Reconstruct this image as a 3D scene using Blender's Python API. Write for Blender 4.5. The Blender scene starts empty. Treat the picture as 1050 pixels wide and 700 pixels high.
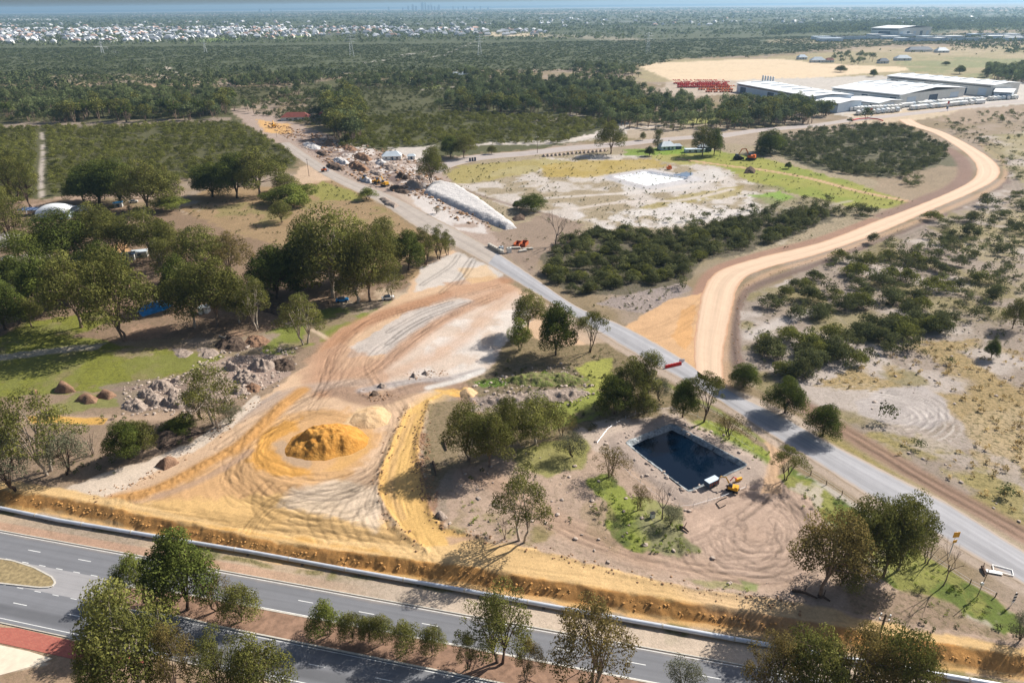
import bpy, math, random
import numpy as np
C = bpy.context.scene
COL = C.collection
R = math.radians
rnd = random.Random(7)
rng = np.random.default_rng(7)

# ------------------------------------------------------------------ camera, sky, sun, exposure
H = 96.0
FPX = 700.0
TH = math.atan(345.0 / FPX)
PH = math.atan(0.0107)
cam_d = bpy.data.cameras.new('camera'); cam = bpy.data.objects.new('camera', cam_d); COL.objects.link(cam)
cam_d.sensor_width = 36.0; cam_d.lens = 36.0 * FPX / 1050.0
cam_d.clip_start = 1.0; cam_d.clip_end = 60000.0
from mathutils import Matrix, Vector
Fv = Vector((0, math.cos(TH), -math.sin(TH))); U0 = Vector((0, math.sin(TH), math.cos(TH))); R0 = Vector((1, 0, 0))
Rv = math.cos(PH) * R0 - math.sin(PH) * U0
Uv = math.cos(PH) * U0 + math.sin(PH) * R0
cam.matrix_world = Matrix(((Rv.x, Uv.x, -Fv.x, 0), (Rv.y, Uv.y, -Fv.y, 0), (Rv.z, Uv.z, -Fv.z, H), (0, 0, 0, 1)))
C.camera = cam

SUN_EL, SUN_AZ = 37.0, 58.0      # azimuth clockwise from +Y
world = bpy.data.worlds.new('World'); C.world = world; world.use_nodes = True
nt = world.node_tree; nt.nodes.clear()
wo = nt.nodes.new('ShaderNodeOutputWorld'); wb = nt.nodes.new('ShaderNodeBackground'); ws = nt.nodes.new('ShaderNodeTexSky')
ws.sky_type = 'NISHITA'; ws.sun_disc = False; ws.sun_elevation = R(SUN_EL); ws.sun_rotation = R(SUN_AZ)
ws.air_density = 1.0; ws.dust_density = 2.2; ws.altitude = 100
wb.inputs['Strength'].default_value = 0.064
nt.links.new(ws.outputs[0], wb.inputs[0]); nt.links.new(wb.outputs[0], wo.inputs[0])
sl = bpy.data.lights.new('sun', 'SUN'); sun = bpy.data.objects.new('sun', sl); COL.objects.link(sun)
sl.energy = 5.0; sl.angle = R(0.5); sl.color = (1.0, 0.945, 0.85)
sd = Vector((math.sin(R(SUN_AZ)) * math.cos(R(SUN_EL)), math.cos(R(SUN_AZ)) * math.cos(R(SUN_EL)), math.sin(R(SUN_EL))))
sun.rotation_euler = sd.to_track_quat('Z', 'Y').to_euler()
sun.location = (200, 200, 300)
C.view_settings.view_transform = 'Standard'; C.view_settings.look = 'None'
C.view_settings.exposure = 0.58; C.view_settings.gamma = 1.0
C.render.engine = 'CYCLES'
C.cycles.max_bounces = 5; C.cycles.diffuse_bounces = 2; C.cycles.glossy_bounces = 2
C.cycles.transmission_bounces = 2; C.cycles.transparent_max_bounces = 4; C.cycles.volume_bounces = 0
C.cycles.use_denoising = True

# ------------------------------------------------------------------ projection: photograph point -> ground point
def ray(px, py):
    a = px - 525.0; b = py - 350.0
    c, s = math.cos, math.sin
    rx = a * c(PH) - b * s(PH); up = -a * s(PH) - b * c(PH)
    return rx, FPX * c(TH) + up * s(TH), -FPX * s(TH) + up * c(TH)
def G(px, py, z=0.0):
    d = ray(px, py); t = (z - H) / d[2]
    return (d[0] * t, d[1] * t)
def PXM(px, py, z=0.0):                      # pixels per metre at that ground point
    return ray(px, py)[2] / (z - H)
def HT(bx, by, top, z=0.0):                  # height of an upright standing at (bx,by) whose tip shows at row top
    Y = G(bx, by, z)[1]; d = ray(bx, top)
    return H + d[2] / d[1] * Y - z
def P(pts, z=0.0):                           # rows are kept below the horizon
    return np.array([G(x, max(y, 5.0 + 0.0107 * (525 - x) + 3.7), z) for x, y in pts])

# ------------------------------------------------------------------ numpy noise and polygons
def _h(ix, iy, seed):
    n = (ix.astype(np.int64) * 374761393 + iy.astype(np.int64) * 668265263 + seed * 974634777) & 0xffffffff
    n = ((n ^ (n >> 13)) * 1274126177) & 0xffffffff
    return ((n ^ (n >> 16)) & 0xffff) / 65535.0
def vn(x, y, seed=0):
    x = np.asarray(x, float); y = np.asarray(y, float)
    ix = np.floor(x); iy = np.floor(y); fx = x - ix; fy = y - iy
    fx = fx * fx * (3 - 2 * fx); fy = fy * fy * (3 - 2 * fy)
    a = _h(ix, iy, seed); b = _h(ix + 1, iy, seed); c = _h(ix, iy + 1, seed); d = _h(ix + 1, iy + 1, seed)
    return (a * (1 - fx) + b * fx) * (1 - fy) + (c * (1 - fx) + d * fx) * fy
def fbm(x, y, scale, seed=0, octs=3):
    s = 0; a = 1; t = 0
    for o in range(octs):
        s = s + a * vn(x / scale + 17.3 * o, y / scale - 9.1 * o, seed + o); t += a; a *= 0.55; scale = scale / 2.03
    return s / t                             # 0..1
def sst(a, b, x):
    t = np.clip((x - a) / (b - a), 0, 1); return t * t * (3 - 2 * t)
def spline(pts, n=6):
    pts = np.asarray(pts, float); out = []
    for i in range(len(pts) - 1):
        p0 = pts[max(i - 1, 0)]; p1 = pts[i]; p2 = pts[i + 1]; p3 = pts[min(i + 2, len(pts) - 1)]
        for k in range(n):
            t = k / n
            out.append(0.5 * (2 * p1 + (p2 - p0) * t + (2 * p0 - 5 * p1 + 4 * p2 - p3) * t * t + (3 * p1 - p0 - 3 * p2 + p3) * t ** 3))
    out.append(pts[-1]); return np.array(out)
def segdist(V, X, Y, closed=False):
    """distance, along and signed side to a polyline"""
    n = len(V); D = np.full(X.shape, 1e9); S = np.zeros(X.shape); SD = np.zeros(X.shape); acc = 0
    for i in range(n if closed else n - 1):
        a = V[i]; b = V[(i + 1) % n]; e = b - a; L = math.hypot(*e)
        if L < 1e-9: continue
        e = e / L
        u = (X - a[0]) * e[0] + (Y - a[1]) * e[1]; uc = np.clip(u, 0, L)
        dx = X - a[0] - uc * e[0]; dy = Y - a[1] - uc * e[1]; d = np.hypot(dx, dy)
        m = d < D
        D = np.where(m, d, D); S = np.where(m, acc + uc, S); SD = np.where(m, np.sign(e[0] * dy - e[1] * dx), SD)
        acc += L
    return D, S, SD
def inpoly(V, X, Y):
    r = np.zeros(X.shape, bool); n = len(V)
    for i in range(n):
        x1, y1 = V[i]; x2, y2 = V[(i + 1) % n]
        if y1 == y2: continue
        c = ((y1 > Y) != (y2 > Y)) & (X < (x2 - x1) * (Y - y1) / (y2 - y1) + x1)
        r ^= c
    return r
def sdpoly(V, X, Y):                         # negative inside
    d, _, _ = segdist(V, X, Y, True)
    return np.where(inpoly(V, X, Y), -d, d)
def lin(c):
    c = np.array(c, float) / 255.0
    return np.where(c <= 0.04045, c / 12.92, ((c + 0.055) / 1.055) ** 2.4)

# ------------------------------------------------------------------ the frame of the highway (straight, z = ZS)
ZS = -1.8
_A = np.array(G(0, 544, ZS)); _B = np.array(G(759, 681.5, ZS)); HE = (_B - _A) / np.linalg.norm(_B - _A); HN = np.array([HE[1], -HE[0]])
def hw(X, Y):
    return (X - _A[0]) * HE[0] + (Y - _A[1]) * HE[1], (X - _A[0]) * HN[0] + (Y - _A[1]) * HN[1]
def hwp(s, n):
    return (_A[0] + HE[0] * s + HN[0] * n, _A[1] + HE[1] * s + HN[1] * n)
CUT = [(-80, -9.6), (-10, -9.4), (8, -10.3), (31, -9.0), (62, -7.8), (81, -8.7), (99, -9.8), (117, -9.7), (129, -9.8), (147, -10.0), (176, -9.9), (194, -10.2), (400, -10.4)]
cs_, cn_ = np.array(CUT).T

POND = P([(647, 457), (689, 440), (760, 478.5), (706, 503)], -0.45)
BASIN = P([(634, 183), (664, 178), (703, 184), (664, 191)], -0.6)
SIDE_L = [(240, 116), (262, 131), (285, 147), (315, 169), (345, 187), (390, 208.6), (427, 233), (467, 253), (500, 271), (533, 291), (566, 311), (620, 344), (668, 372), (734, 408.6), (783, 441.6), (830, 470), (890, 508), (951, 543), (1050, 600), (1150, 664)]
SIDE_R = [(249, 116), (272, 130), (297, 146), (327, 166), (357, 183), (401, 200), (450, 225.7), (483, 243), (510, 258.6), (543, 281), (591, 314), (637, 333), (690, 362), (743.6, 397.6), (805, 427.5), (846, 451), (915, 487), (970, 514.6), (1050, 565), (1150, 628)]
HAUL_O = [(744, 398), (741, 370), (746, 340), (752, 312), (758, 292), (780, 277), (843, 259.6), (906, 237), (956, 215), (1000, 196), (1023, 182), (1022, 168), (1000, 152), (969, 136), (945, 128), (935, 122)]
HAUL_I = [(712, 386), (712, 350), (716, 320), (722, 295), (738, 277), (780, 263.6), (843, 248), (896, 227.5), (950, 207), (988, 190), (1001, 179), (998, 165), (981, 150.5), (956, 136), (931, 128.5), (921, 122.5)]
FAR_T = [(440, 176), (458, 165), (490, 158.5), (538, 155), (580, 150), (640, 145), (700, 139.5), (738, 137), (780, 131.5), (830, 127.5), (866, 122.5), (910, 117.5), (960, 112), (1000, 107.5), (1060, 101)]
FAR_B = [(452, 178), (468, 170), (500, 163.5), (540, 160), (580, 155.5), (640, 150), (700, 143.5), (738, 142), (780, 135.5), (830, 131), (866, 126), (910, 121), (960, 115.5), (1000, 110.5), (1060, 104)]
roadpolys = []
for L_, R_ in ((SIDE_L, SIDE_R), (HAUL_O, HAUL_I), (FAR_T, FAR_B)):
    roadpolys.append(np.vstack([P(L_), P(R_)[::-1]]))

BERMS = []      # (polyline world, height, half width)
def berm(px, h, w): BERMS.append((spline(P(px), 4), h, w))
berm([(440, 413), (431, 444), (428, 467), (437, 492), (440, 513), (441, 526), (457, 541), (500, 552)], 0.9, 1.1)
berm([(419, 416), (405, 444), (391, 481), (388, 504), (394, 520), (408, 541), (437, 565)], 0.8, 1.0)
berm([(117, 513), (150, 506), (180, 493), (215, 474), (245, 457), (268, 436), (290, 415)], 1.3, 1.9)
berm([(521, 561), (560, 567), (597, 576), (643, 590), (713, 604), (760, 611), (825, 619)], 0.5, 0.8)
berm([(440, 411), (470, 398), (484, 410), (488, 430)], 0.8, 1.0)
berm([(762, 395), (755, 360), (757, 320), (764, 296), (785, 284), (843, 266), (906, 243), (958, 221)], 0.6, 1.3)
berm([(370, 402), (378, 407), (385, 408), (415, 397), (440, 391), (480, 385)], 0.7, 0.9)
berm([(385, 484), (378, 489), (372, 492)], 0.1, 0.5)
berm([(480, 395), (510, 380), (545, 372), (590, 380), (612, 392)], 0.9, 2.2)
berm([(480, 408), (520, 400), (560, 396), (608, 402)], 0.8, 2.2)
berm([(655, 320), (640, 318), (622, 320), (606, 316)], 0.8, 3.0)
def height(X, Y):
    X = np.asarray(X, float); Y = np.asarray(Y, float); z = np.zeros(X.shape)
    s, n = hw(X, Y)
    near = (Y < 700)
    edge = np.interp(s, cs_, cn_) + (fbm(s, n, 5.0, 3, 3) - 0.5) * 1.6 + (fbm(s, n * .6, 1.6, 4, 3) - .5) * .5
    wdt = 1.9 + 1.6 * fbm(s, n * 0, 9.0, 5, 2)
    drop = np.clip((n - edge) / wdt, 0, 1)
    drop = drop - 0.10 * np.sin(drop * math.pi) * (fbm(s, n * 1.5, 1.1, 9, 3) - 0.3)
    z = z + ZS * drop
    for V, h, w in BERMS:
        lo = V.min(0) - 4 * w; hi = V.max(0) + 4 * w
        m = (X > lo[0]) & (X < hi[0]) & (Y > lo[1]) & (Y < hi[1])
        if not m.any(): continue
        d, ss, sg = segdist(V, X[m], Y[m])
        z[m] += h * .42 * np.exp(-(d / (w * .8)) ** 2) * (0.35 + 1.1 * fbm(X[m], Y[m], .9, 11, 2))
    # pond, its bund and its bowl
    m = (np.abs(X - POND[:, 0].mean()) < 40) & (np.abs(Y - POND[:, 1].mean()) < 40)
    if m.any():
        d = sdpoly(POND, X[m], Y[m]) + (fbm(X[m], Y[m], 4, 21, 2) - .5) * 0.5
        zz = np.where(d < 1.0, -0.55 + (np.clip(d, -1.2, 1.0)) * 0.9, 0.35 * (1 - sst(3.2, 6.5, d)) + 0.12 * (fbm(X[m], Y[m], 1.5, 31, 2) - .5))
        z[m] += np.where(d < 7, zz, 0)
    m = (np.abs(X - BASIN[:, 0].mean()) < 60) & (np.abs(Y - BASIN[:, 1].mean()) < 60)
    if m.any():
        d = sdpoly(BASIN, X[m], Y[m])
        z[m] += np.where(d < 3, -0.9 + np.clip(d, -1, 3) * 0.45, 0.6 * (1 - sst(4, 8, d)))
    return z
def hz(x, y):
    return float(height(np.array([x]), np.array([y]))[0])

# ------------------------------------------------------------------ object helpers
def tag(o, label=None, cat=None, group=None, kind=None):
    if label: o['label'] = label
    if cat: o['category'] = cat
    if group: o['group'] = group
    if kind: o['kind'] = kind
    return o
def empty(name, loc, rz=0, **k):
    o = bpy.data.objects.new(name, None); COL.objects.link(o); o.location = loc; o.rotation_euler = (0, 0, rz); o.empty_display_size = 0.5
    return tag(o, **k)
class MB:
    def __init__(s): s.v = []; s.f = []; s.c = []; s.mi = []
    def add(s, vs, fs, col=None, mi=0):
        b = len(s.v); s.v.extend([tuple(map(float, v)) for v in vs]); s.f.extend([tuple(b + i for i in f) for f in fs])
        s.c.extend([col or (1, 1, 1)] * len(vs)); s.mi.extend([mi] * len(fs))
    def box(s, c, d, rz=0, mi=0, taper=1.0, col=None):
        x, y, z = d[0] / 2, d[1] / 2, d[2] / 2; vs = []
        for k, (a, b, e) in enumerate([(-x, -y, -z), (x, -y, -z), (x, y, -z), (-x, y, -z), (-x * taper, -y * taper, z), (x * taper, -y * taper, z), (x * taper, y * taper, z), (-x * taper, y * taper, z)]):
            vs.append((c[0] + a * math.cos(rz) - b * math.sin(rz), c[1] + a * math.sin(rz) + b * math.cos(rz), c[2] + e))
        s.add(vs, [(0, 3, 2, 1), (4, 5, 6, 7), (0, 1, 5, 4), (1, 2, 6, 5), (2, 3, 7, 6), (3, 0, 4, 7)], col, mi)
    def tube(s, pts, rad, n=6, mi=0, caps=True, col=None):
        pts = [Vector(p) for p in pts]; rad = rad if hasattr(rad, '__len__') else [rad] * len(pts)
        vs = []; fs = []
        for i, p in enumerate(pts):
            t = (pts[min(i + 1, len(pts) - 1)] - pts[max(i - 1, 0)])
            if t.length < 1e-6: t = Vector((0, 0, 1))
            t.normalize(); a = t.cross(Vector((0.13, 0.2, 0.97)) if abs(t.z) < 0.95 else Vector((1, 0, 0))).normalized(); b = t.cross(a)
            for k in range(n):
                w = 2 * math.pi * k / n; vs.append(p + (a * math.cos(w) + b * math.sin(w)) * rad[i])
        for i in range(len(pts) - 1):
            for k in range(n):
                fs.append((i * n + k, i * n + (k + 1) % n, (i + 1) * n + (k + 1) % n, (i + 1) * n + k))
        if caps: fs += [tuple(range(n))[::-1], tuple((len(pts) - 1) * n + k for k in range(n))]
        s.add(vs, fs, col, mi)
    def mesh(s, name, mats, smooth=False, colattr=False):
        me = bpy.data.meshes.new(name); me.from_pydata(s.v, [], s.f)
        for m in (mats if isinstance(mats, (list, tuple)) else [mats]): me.materials.append(m)
        me.polygons.foreach_set('material_index', s.mi)
        if smooth: me.polygons.foreach_set('use_smooth', [True] * len(s.f))
        if colattr:
            ca = me.color_attributes.new('Col', 'FLOAT_COLOR', 'POINT')
            a = np.ones((len(s.v), 4), np.float32); a[:, :3] = np.array(s.c); ca.data.foreach_set('color', a.ravel())
        me.update(); return me
    def build(s, name, mats, parent=None, smooth=False, colattr=False, loc=None):
        o = bpy.data.objects.new(name, s.mesh(name, mats, smooth, colattr)); COL.objects.link(o)
        if parent: o.parent = parent
        if loc is not None: o.location = loc
        return o
def copy_tree(o, parent=None):
    c = o.copy(); COL.objects.link(c); c.parent = parent
    for ch in [x for x in o.children]: copy_tree(ch, c)
    return c

# ------------------------------------------------------------------ materials
def newmat(name):
    m = bpy.data.materials.new(name); m.use_nodes = True; n = m.node_tree; n.nodes.clear()
    o = n.nodes.new('ShaderNodeOutputMaterial'); b = n.nodes.new('ShaderNodeBsdfPrincipled'); n.links.new(b.outputs[0], o.inputs[0])
    return m, n, b, o
def N(nt, t, **k):
    n = nt.nodes.new(t)
    for a, v in k.items():
        if a.startswith('i_'):
            key = a[2:]; n.inputs[int(key) if key.isdigit() else key].default_value = v
        else: setattr(n, a, v)
    return n
def plain(name, srgb, rough=0.7, var=0.15, scale=1.5, metal=0.0, bump=0.0, spec=0.3, objvar=0.0):
    m, n, b, o = newmat(name)
    tc = N(n, 'ShaderNodeTexCoord'); no = N(n, 'ShaderNodeTexNoise', i_Scale=scale, i_Detail=4.0)
    n.links.new(tc.outputs['Object'], no.inputs['Vector'])
    mr = N(n, 'ShaderNodeMapRange', i_1=0.3, i_2=0.7, i_3=1 - var, i_4=1 + var); n.links.new(no.outputs[0], mr.inputs[0])
    mx = N(n, 'ShaderNodeMix', data_type='RGBA', blend_type='MULTIPLY'); mx.inputs[0].default_value = 1
    c = lin(srgb); mx.inputs[6].default_value = (*c, 1)
    n.links.new(mr.outputs[0], mx.inputs[7]); last = mx.outputs[2]
    if objvar:
        oi = N(n, 'ShaderNodeObjectInfo'); m2 = N(n, 'ShaderNodeMapRange', i_3=1 - objvar, i_4=1 + objvar); n.links.new(oi.outputs['Random'], m2.inputs[0])
        mx2 = N(n, 'ShaderNodeMix', data_type='RGBA', blend_type='MULTIPLY'); mx2.inputs[0].default_value = 1
        n.links.new(last, mx2.inputs[6]); n.links.new(m2.outputs[0], mx2.inputs[7]); last = mx2.outputs[2]
    n.links.new(last, b.inputs['Base Color'])
    b.inputs['Roughness'].default_value = rough; b.inputs['Metallic'].default_value = metal; b.inputs['Specular IOR Level'].default_value = spec
    if bump:
        bp = N(n, 'ShaderNodeBump', i_Strength=0.6, i_Distance=bump); n.links.new(no.outputs[0], bp.inputs['Height']); n.links.new(bp.outputs[0], b.inputs['Normal'])
    return m

def ground_mat(name='ground'):
    m, n, b, o = newmat(name)
    at = N(n, 'ShaderNodeAttribute', attribute_name='Col'); tu = N(n, 'ShaderNodeAttribute', attribute_name='Tuft')
    ge = N(n, 'ShaderNodeNewGeometry')
    n1 = N(n, 'ShaderNodeTexNoise', i_Scale=1.7, i_Detail=8.0, i_Roughness=0.85); n.links.new(ge.outputs['Position'], n1.inputs['Vector'])
    mr = N(n, 'ShaderNodeMapRange', i_1=0.30, i_2=0.70, i_3=0.74, i_4=1.24); n.links.new(n1.outputs[0], mr.inputs[0])
    mx = N(n, 'ShaderNodeMix', data_type='RGBA', blend_type='MULTIPLY'); mx.inputs[0].default_value = 1
    n.links.new(at.outputs['Color'], mx.inputs[6]); n.links.new(mr.outputs[0], mx.inputs[7])
    # tufts and low plants: dark speckle where the ground is vegetated
    n2 = N(n, 'ShaderNodeTexNoise', i_Scale=0.9, i_Detail=5.0, i_Roughness=0.75); n.links.new(ge.outputs['Position'], n2.inputs['Vector'])
    cr = N(n, 'ShaderNodeMapRange', i_1=0.50, i_2=0.60, i_3=0.0, i_4=1.0); n.links.new(n2.outputs[0], cr.inputs[0])
    ml = N(n, 'ShaderNodeMath', operation='MULTIPLY'); n.links.new(cr.outputs[0], ml.inputs[0]); n.links.new(tu.outputs['Fac'], ml.inputs[1])
    mx2 = N(n, 'ShaderNodeMix', data_type='RGBA'); n.links.new(ml.outputs[0], mx2.inputs[0]); n.links.new(mx.outputs[2], mx2.inputs[6])
    mx2.inputs[7].default_value = (*lin((84, 84, 52)), 1)
    n.links.new(mx2.outputs[2], b.inputs['Base Color']); b.inputs['Roughness'].default_value = 0.95; b.inputs['Specular IOR Level'].default_value = 0.1
    ad = N(n, 'ShaderNodeMath', operation='ADD'); n.links.new(n1.outputs[0], ad.inputs[0]); n.links.new(ml.outputs[0], ad.inputs[1])
    bp = N(n, 'ShaderNodeBump', i_Strength=0.55, i_Distance=0.25); n.links.new(ad.outputs[0], bp.inputs['Height']); n.links.new(bp.outputs[0], b.inputs['Normal'])
    return m

def road_mat(name, base, edge, width, bands=(), rough=0.85, streak=0.12, mottled=0.1, bump=0.02, streak_sc=1.2):
    """UV = metres along, metres across.  bands: (centre, half width, factor)"""
    m, n, b, o = newmat(name)
    uv = N(n, 'ShaderNodeUVMap', uv_map='UV'); mp = N(n, 'ShaderNodeMapping'); mp.inputs['Scale'].default_value = (0.02, streak_sc, 1)
    n.links.new(uv.outputs[0], mp.inputs[0])
    ns = N(n, 'ShaderNodeTexNoise', i_Scale=1.0, i_Detail=5.0, i_Roughness=0.65); n.links.new(mp.outputs[0], ns.inputs['Vector'])
    nm = N(n, 'ShaderNodeTexNoise', i_Scale=0.22, i_Detail=8.0, i_Roughness=0.7); n.links.new(uv.outputs[0], nm.inputs['Vector'])
    a1 = N(n, 'ShaderNodeMapRange', i_1=0.3, i_2=0.7, i_3=1 - streak, i_4=1 + streak); n.links.new(ns.outputs[0], a1.inputs[0])
    a2 = N(n, 'ShaderNodeMapRange', i_1=0.3, i_2=0.7, i_3=1 - mottled, i_4=1 + mottled); n.links.new(nm.outputs[0], a2.inputs[0])
    mu = N(n, 'ShaderNodeMath', operation='MULTIPLY'); n.links.new(a1.outputs[0], mu.inputs[0]); n.links.new(a2.outputs[0], mu.inputs[1]); f = mu.outputs[0]
    sx = N(n, 'ShaderNodeSeparateXYZ'); n.links.new(uv.outputs[0], sx.inputs[0])
    for c0, hw_, fac in bands:
        sb = N(n, 'ShaderNodeMath', operation='SUBTRACT', i_1=c0); n.links.new(sx.outputs[1], sb.inputs[0])
        ab = N(n, 'ShaderNodeMath', operation='ABSOLUTE'); n.links.new(sb.outputs[0], ab.inputs[0])
        ma = N(n, 'ShaderNodeMapRange', interpolation_type='SMOOTHSTEP', i_1=hw_ * 0.55, i_2=hw_ * 1.35, i_3=fac, i_4=1.0); n.links.new(ab.outputs[0], ma.inputs[0])
        m2 = N(n, 'ShaderNodeMath', operation='MULTIPLY'); n.links.new(f, m2.inputs[0]); n.links.new(ma.outputs[0], m2.inputs[1]); f = m2.outputs[0]
    # dusty edges
    e0 = N(n, 'ShaderNodeMath', operation='SUBTRACT', i_1=width / 2); n.links.new(sx.outputs[1], e0.inputs[0])
    e1 = N(n, 'ShaderNodeMath', operation='ABSOLUTE'); n.links.new(e0.outputs[0], e1.inputs[0])
    e2 = N(n, 'ShaderNodeMath', operation='MULTIPLY_ADD', i_1=1.6); n.links.new(nm.outputs[0], e2.inputs[0]); n.links.new(e1.outputs[0], e2.inputs[2])
    e3 = N(n, 'ShaderNodeMapRange', interpolation_type='SMOOTHSTEP', i_1=width / 2 - 0.5, i_2=width / 2 + 0.9, i_3=0.0, i_4=1.0); n.links.new(e2.outputs[0], e3.inputs[0])
    mc = N(n, 'ShaderNodeMix', data_type='RGBA'); mc.inputs[6].default_value = (*lin(base), 1); mc.inputs[7].default_value = (*lin(edge), 1); n.links.new(e3.outputs[0], mc.inputs[0])
    mx = N(n, 'ShaderNodeMix', data_type='RGBA', blend_type='MULTIPLY'); mx.inputs[0].default_value = 1
    n.links.new(mc.outputs[2], mx.inputs[6]); n.links.new(f, mx.inputs[7]); n.links.new(mx.outputs[2], b.inputs['Base Color'])
    b.inputs['Roughness'].default_value = rough; b.inputs['Specular IOR Level'].default_value = 0.2
    bp = N(n, 'ShaderNodeBump', i_Strength=0.5, i_Distance=bump); n.links.new(nm.outputs[0], bp.inputs['Height']); n.links.new(bp.outputs[0], b.inputs['Normal'])
    return m

def leaf_mat(name, srgb, srgb2, transl=0.30, objvar=0.16):
    m = bpy.data.materials.new(name); m.use_nodes = True; n = m.node_tree; n.nodes.clear()
    o = N(n, 'ShaderNodeOutputMaterial'); at = N(n, 'ShaderNodeAttribute', attribute_name='Col'); oi = N(n, 'ShaderNodeObjectInfo')
    mc = N(n, 'ShaderNodeMix', data_type='RGBA'); mc.inputs[6].default_value = (*lin(srgb), 1); mc.inputs[7].default_value = (*lin(srgb2), 1)
    sp = N(n, 'ShaderNodeSeparateColor'); n.links.new(at.outputs['Color'], sp.inputs[0])
    n.links.new(sp.outputs[1], mc.inputs[0])
    mr = N(n, 'ShaderNodeMapRange', i_3=1 - objvar, i_4=1 + objvar); n.links.new(oi.outputs['Random'], mr.inputs[0])
    mu = N(n, 'ShaderNodeMath', operation='MULTIPLY'); n.links.new(mr.outputs[0], mu.inputs[0]); n.links.new(sp.outputs[0], mu.inputs[1])
    mx = N(n, 'ShaderNodeMix', data_type='RGBA', blend_type='MULTIPLY'); mx.inputs[0].default_value = 1
    n.links.new(mc.outputs[2], mx.inputs[6]); n.links.new(mu.outputs[0], mx.inputs[7])
    d = N(n, 'ShaderNodeBsdfDiffuse'); t = N(n, 'ShaderNodeBsdfTranslucent'); s = N(n, 'ShaderNodeMixShader'); s.inputs[0].default_value = transl
    n.links.new(mx.outputs[2], d.inputs[0]); n.links.new(mx.outputs[2], t.inputs[0]); n.links.new(d.outputs[0], s.inputs[1]); n.links.new(t.outputs[0], s.inputs[2]); n.links.new(s.outputs[0], o.inputs[0])
    return m

M = {}
M['ground'] = ground_mat()
M['leaf'] = leaf_mat('gum_leaf', (88, 94, 52), (130, 128, 70))
M['leaf_dark'] = leaf_mat('dark_leaf', (76, 88, 46), (106, 114, 56))
M['leaf_lite'] = leaf_mat('light_leaf', (98, 110, 54), (130, 136, 68))
M['leaf_brown'] = leaf_mat('brown_leaf', (104, 96, 62), (142, 126, 76))
M['leaf_grey'] = leaf_mat('grey_leaf', (92, 96, 78), (122, 122, 98))
M['leaf_scrub'] = leaf_mat('scrub_leaf', (98, 104, 56), (136, 136, 72))
M['leaf_bush'] = leaf_mat('bush_leaf', (78, 86, 58), (116, 118, 78))
M['leaf_far'] = leaf_mat('far_leaf', (82, 95, 66), (116, 123, 82))
M['bark'] = plain('gum_bark', (128, 110, 96), 0.9, 0.3, 1.2)
M['bark_pale'] = plain('pale_bark', (168, 156, 142), 0.9, 0.15, 1.2)
M['bark_dark'] = plain('dark_bark', (84, 68, 58), 0.9, 0.25, 1.2)
M['bark_grey'] = plain('grey_dead_wood', (140, 124, 112), 0.9, 0.2, 1.2)
M['concrete'] = plain('concrete', (190, 184, 174), 0.9, 0.12, 2)
M['steel'] = plain('pipe_steel', (206, 210, 218), 0.35, 0.10, 0.6, metal=0.25, spec=0.5)
M['white'] = plain('white_paint', (232, 232, 230), 0.6, 0.05, 0.4)
M['roof_white'] = plain('white_sheet_roof', (232, 234, 236), 0.5, 0.05, 0.05)
M['wall_blue'] = plain('blue_grey_wall', (196, 210, 224), 0.6, 0.06, 0.1)
M['wall_dark'] = plain('dark_wall', (66, 82, 104), 0.6, 0.1, 0.1)
M['wall_pale'] = plain('pale_wall', (214, 214, 210), 0.7, 0.06, 0.2)
M['glass'] = plain('dark_glass', (50, 62, 80), 0.15, 0.1, 0.5, spec=0.6)
M['orange'] = plain('orange_machine_paint', (222, 108, 40), 0.5, 0.12, 1)
M['yellow'] = plain('yellow_machine_paint', (226, 166, 40), 0.5, 0.12, 1)
M['red'] = plain('red_paint', (206, 44, 36), 0.5, 0.12, 1)
M['black'] = plain('black_rubber', (36, 36, 38), 0.8, 0.2, 2)
M['blue'] = plain('blue_tarp', (30, 128, 190), 0.5, 0.25, 0.8, bump=0.1)
M['rust'] = plain('rusty_steel', (172, 92, 56), 0.8, 0.2, 1)
M['tin'] = plain('tin_roof', (196, 206, 214), 0.45, 0.08, 0.3)
M['tile_red'] = plain('red_tile_roof', (132, 74, 66), 0.8, 0.15, 0.5)
M['timber'] = plain('weathered_timber', (120, 104, 90), 0.9, 0.2, 2)
M['line'] = plain('road_line_paint', (226, 226, 224), 0.7, 0.12, 1.5)
M['solar'] = plain('solar_panel', (66, 88, 130), 0.25, 0.1, 0.5, spec=0.6)
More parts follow.
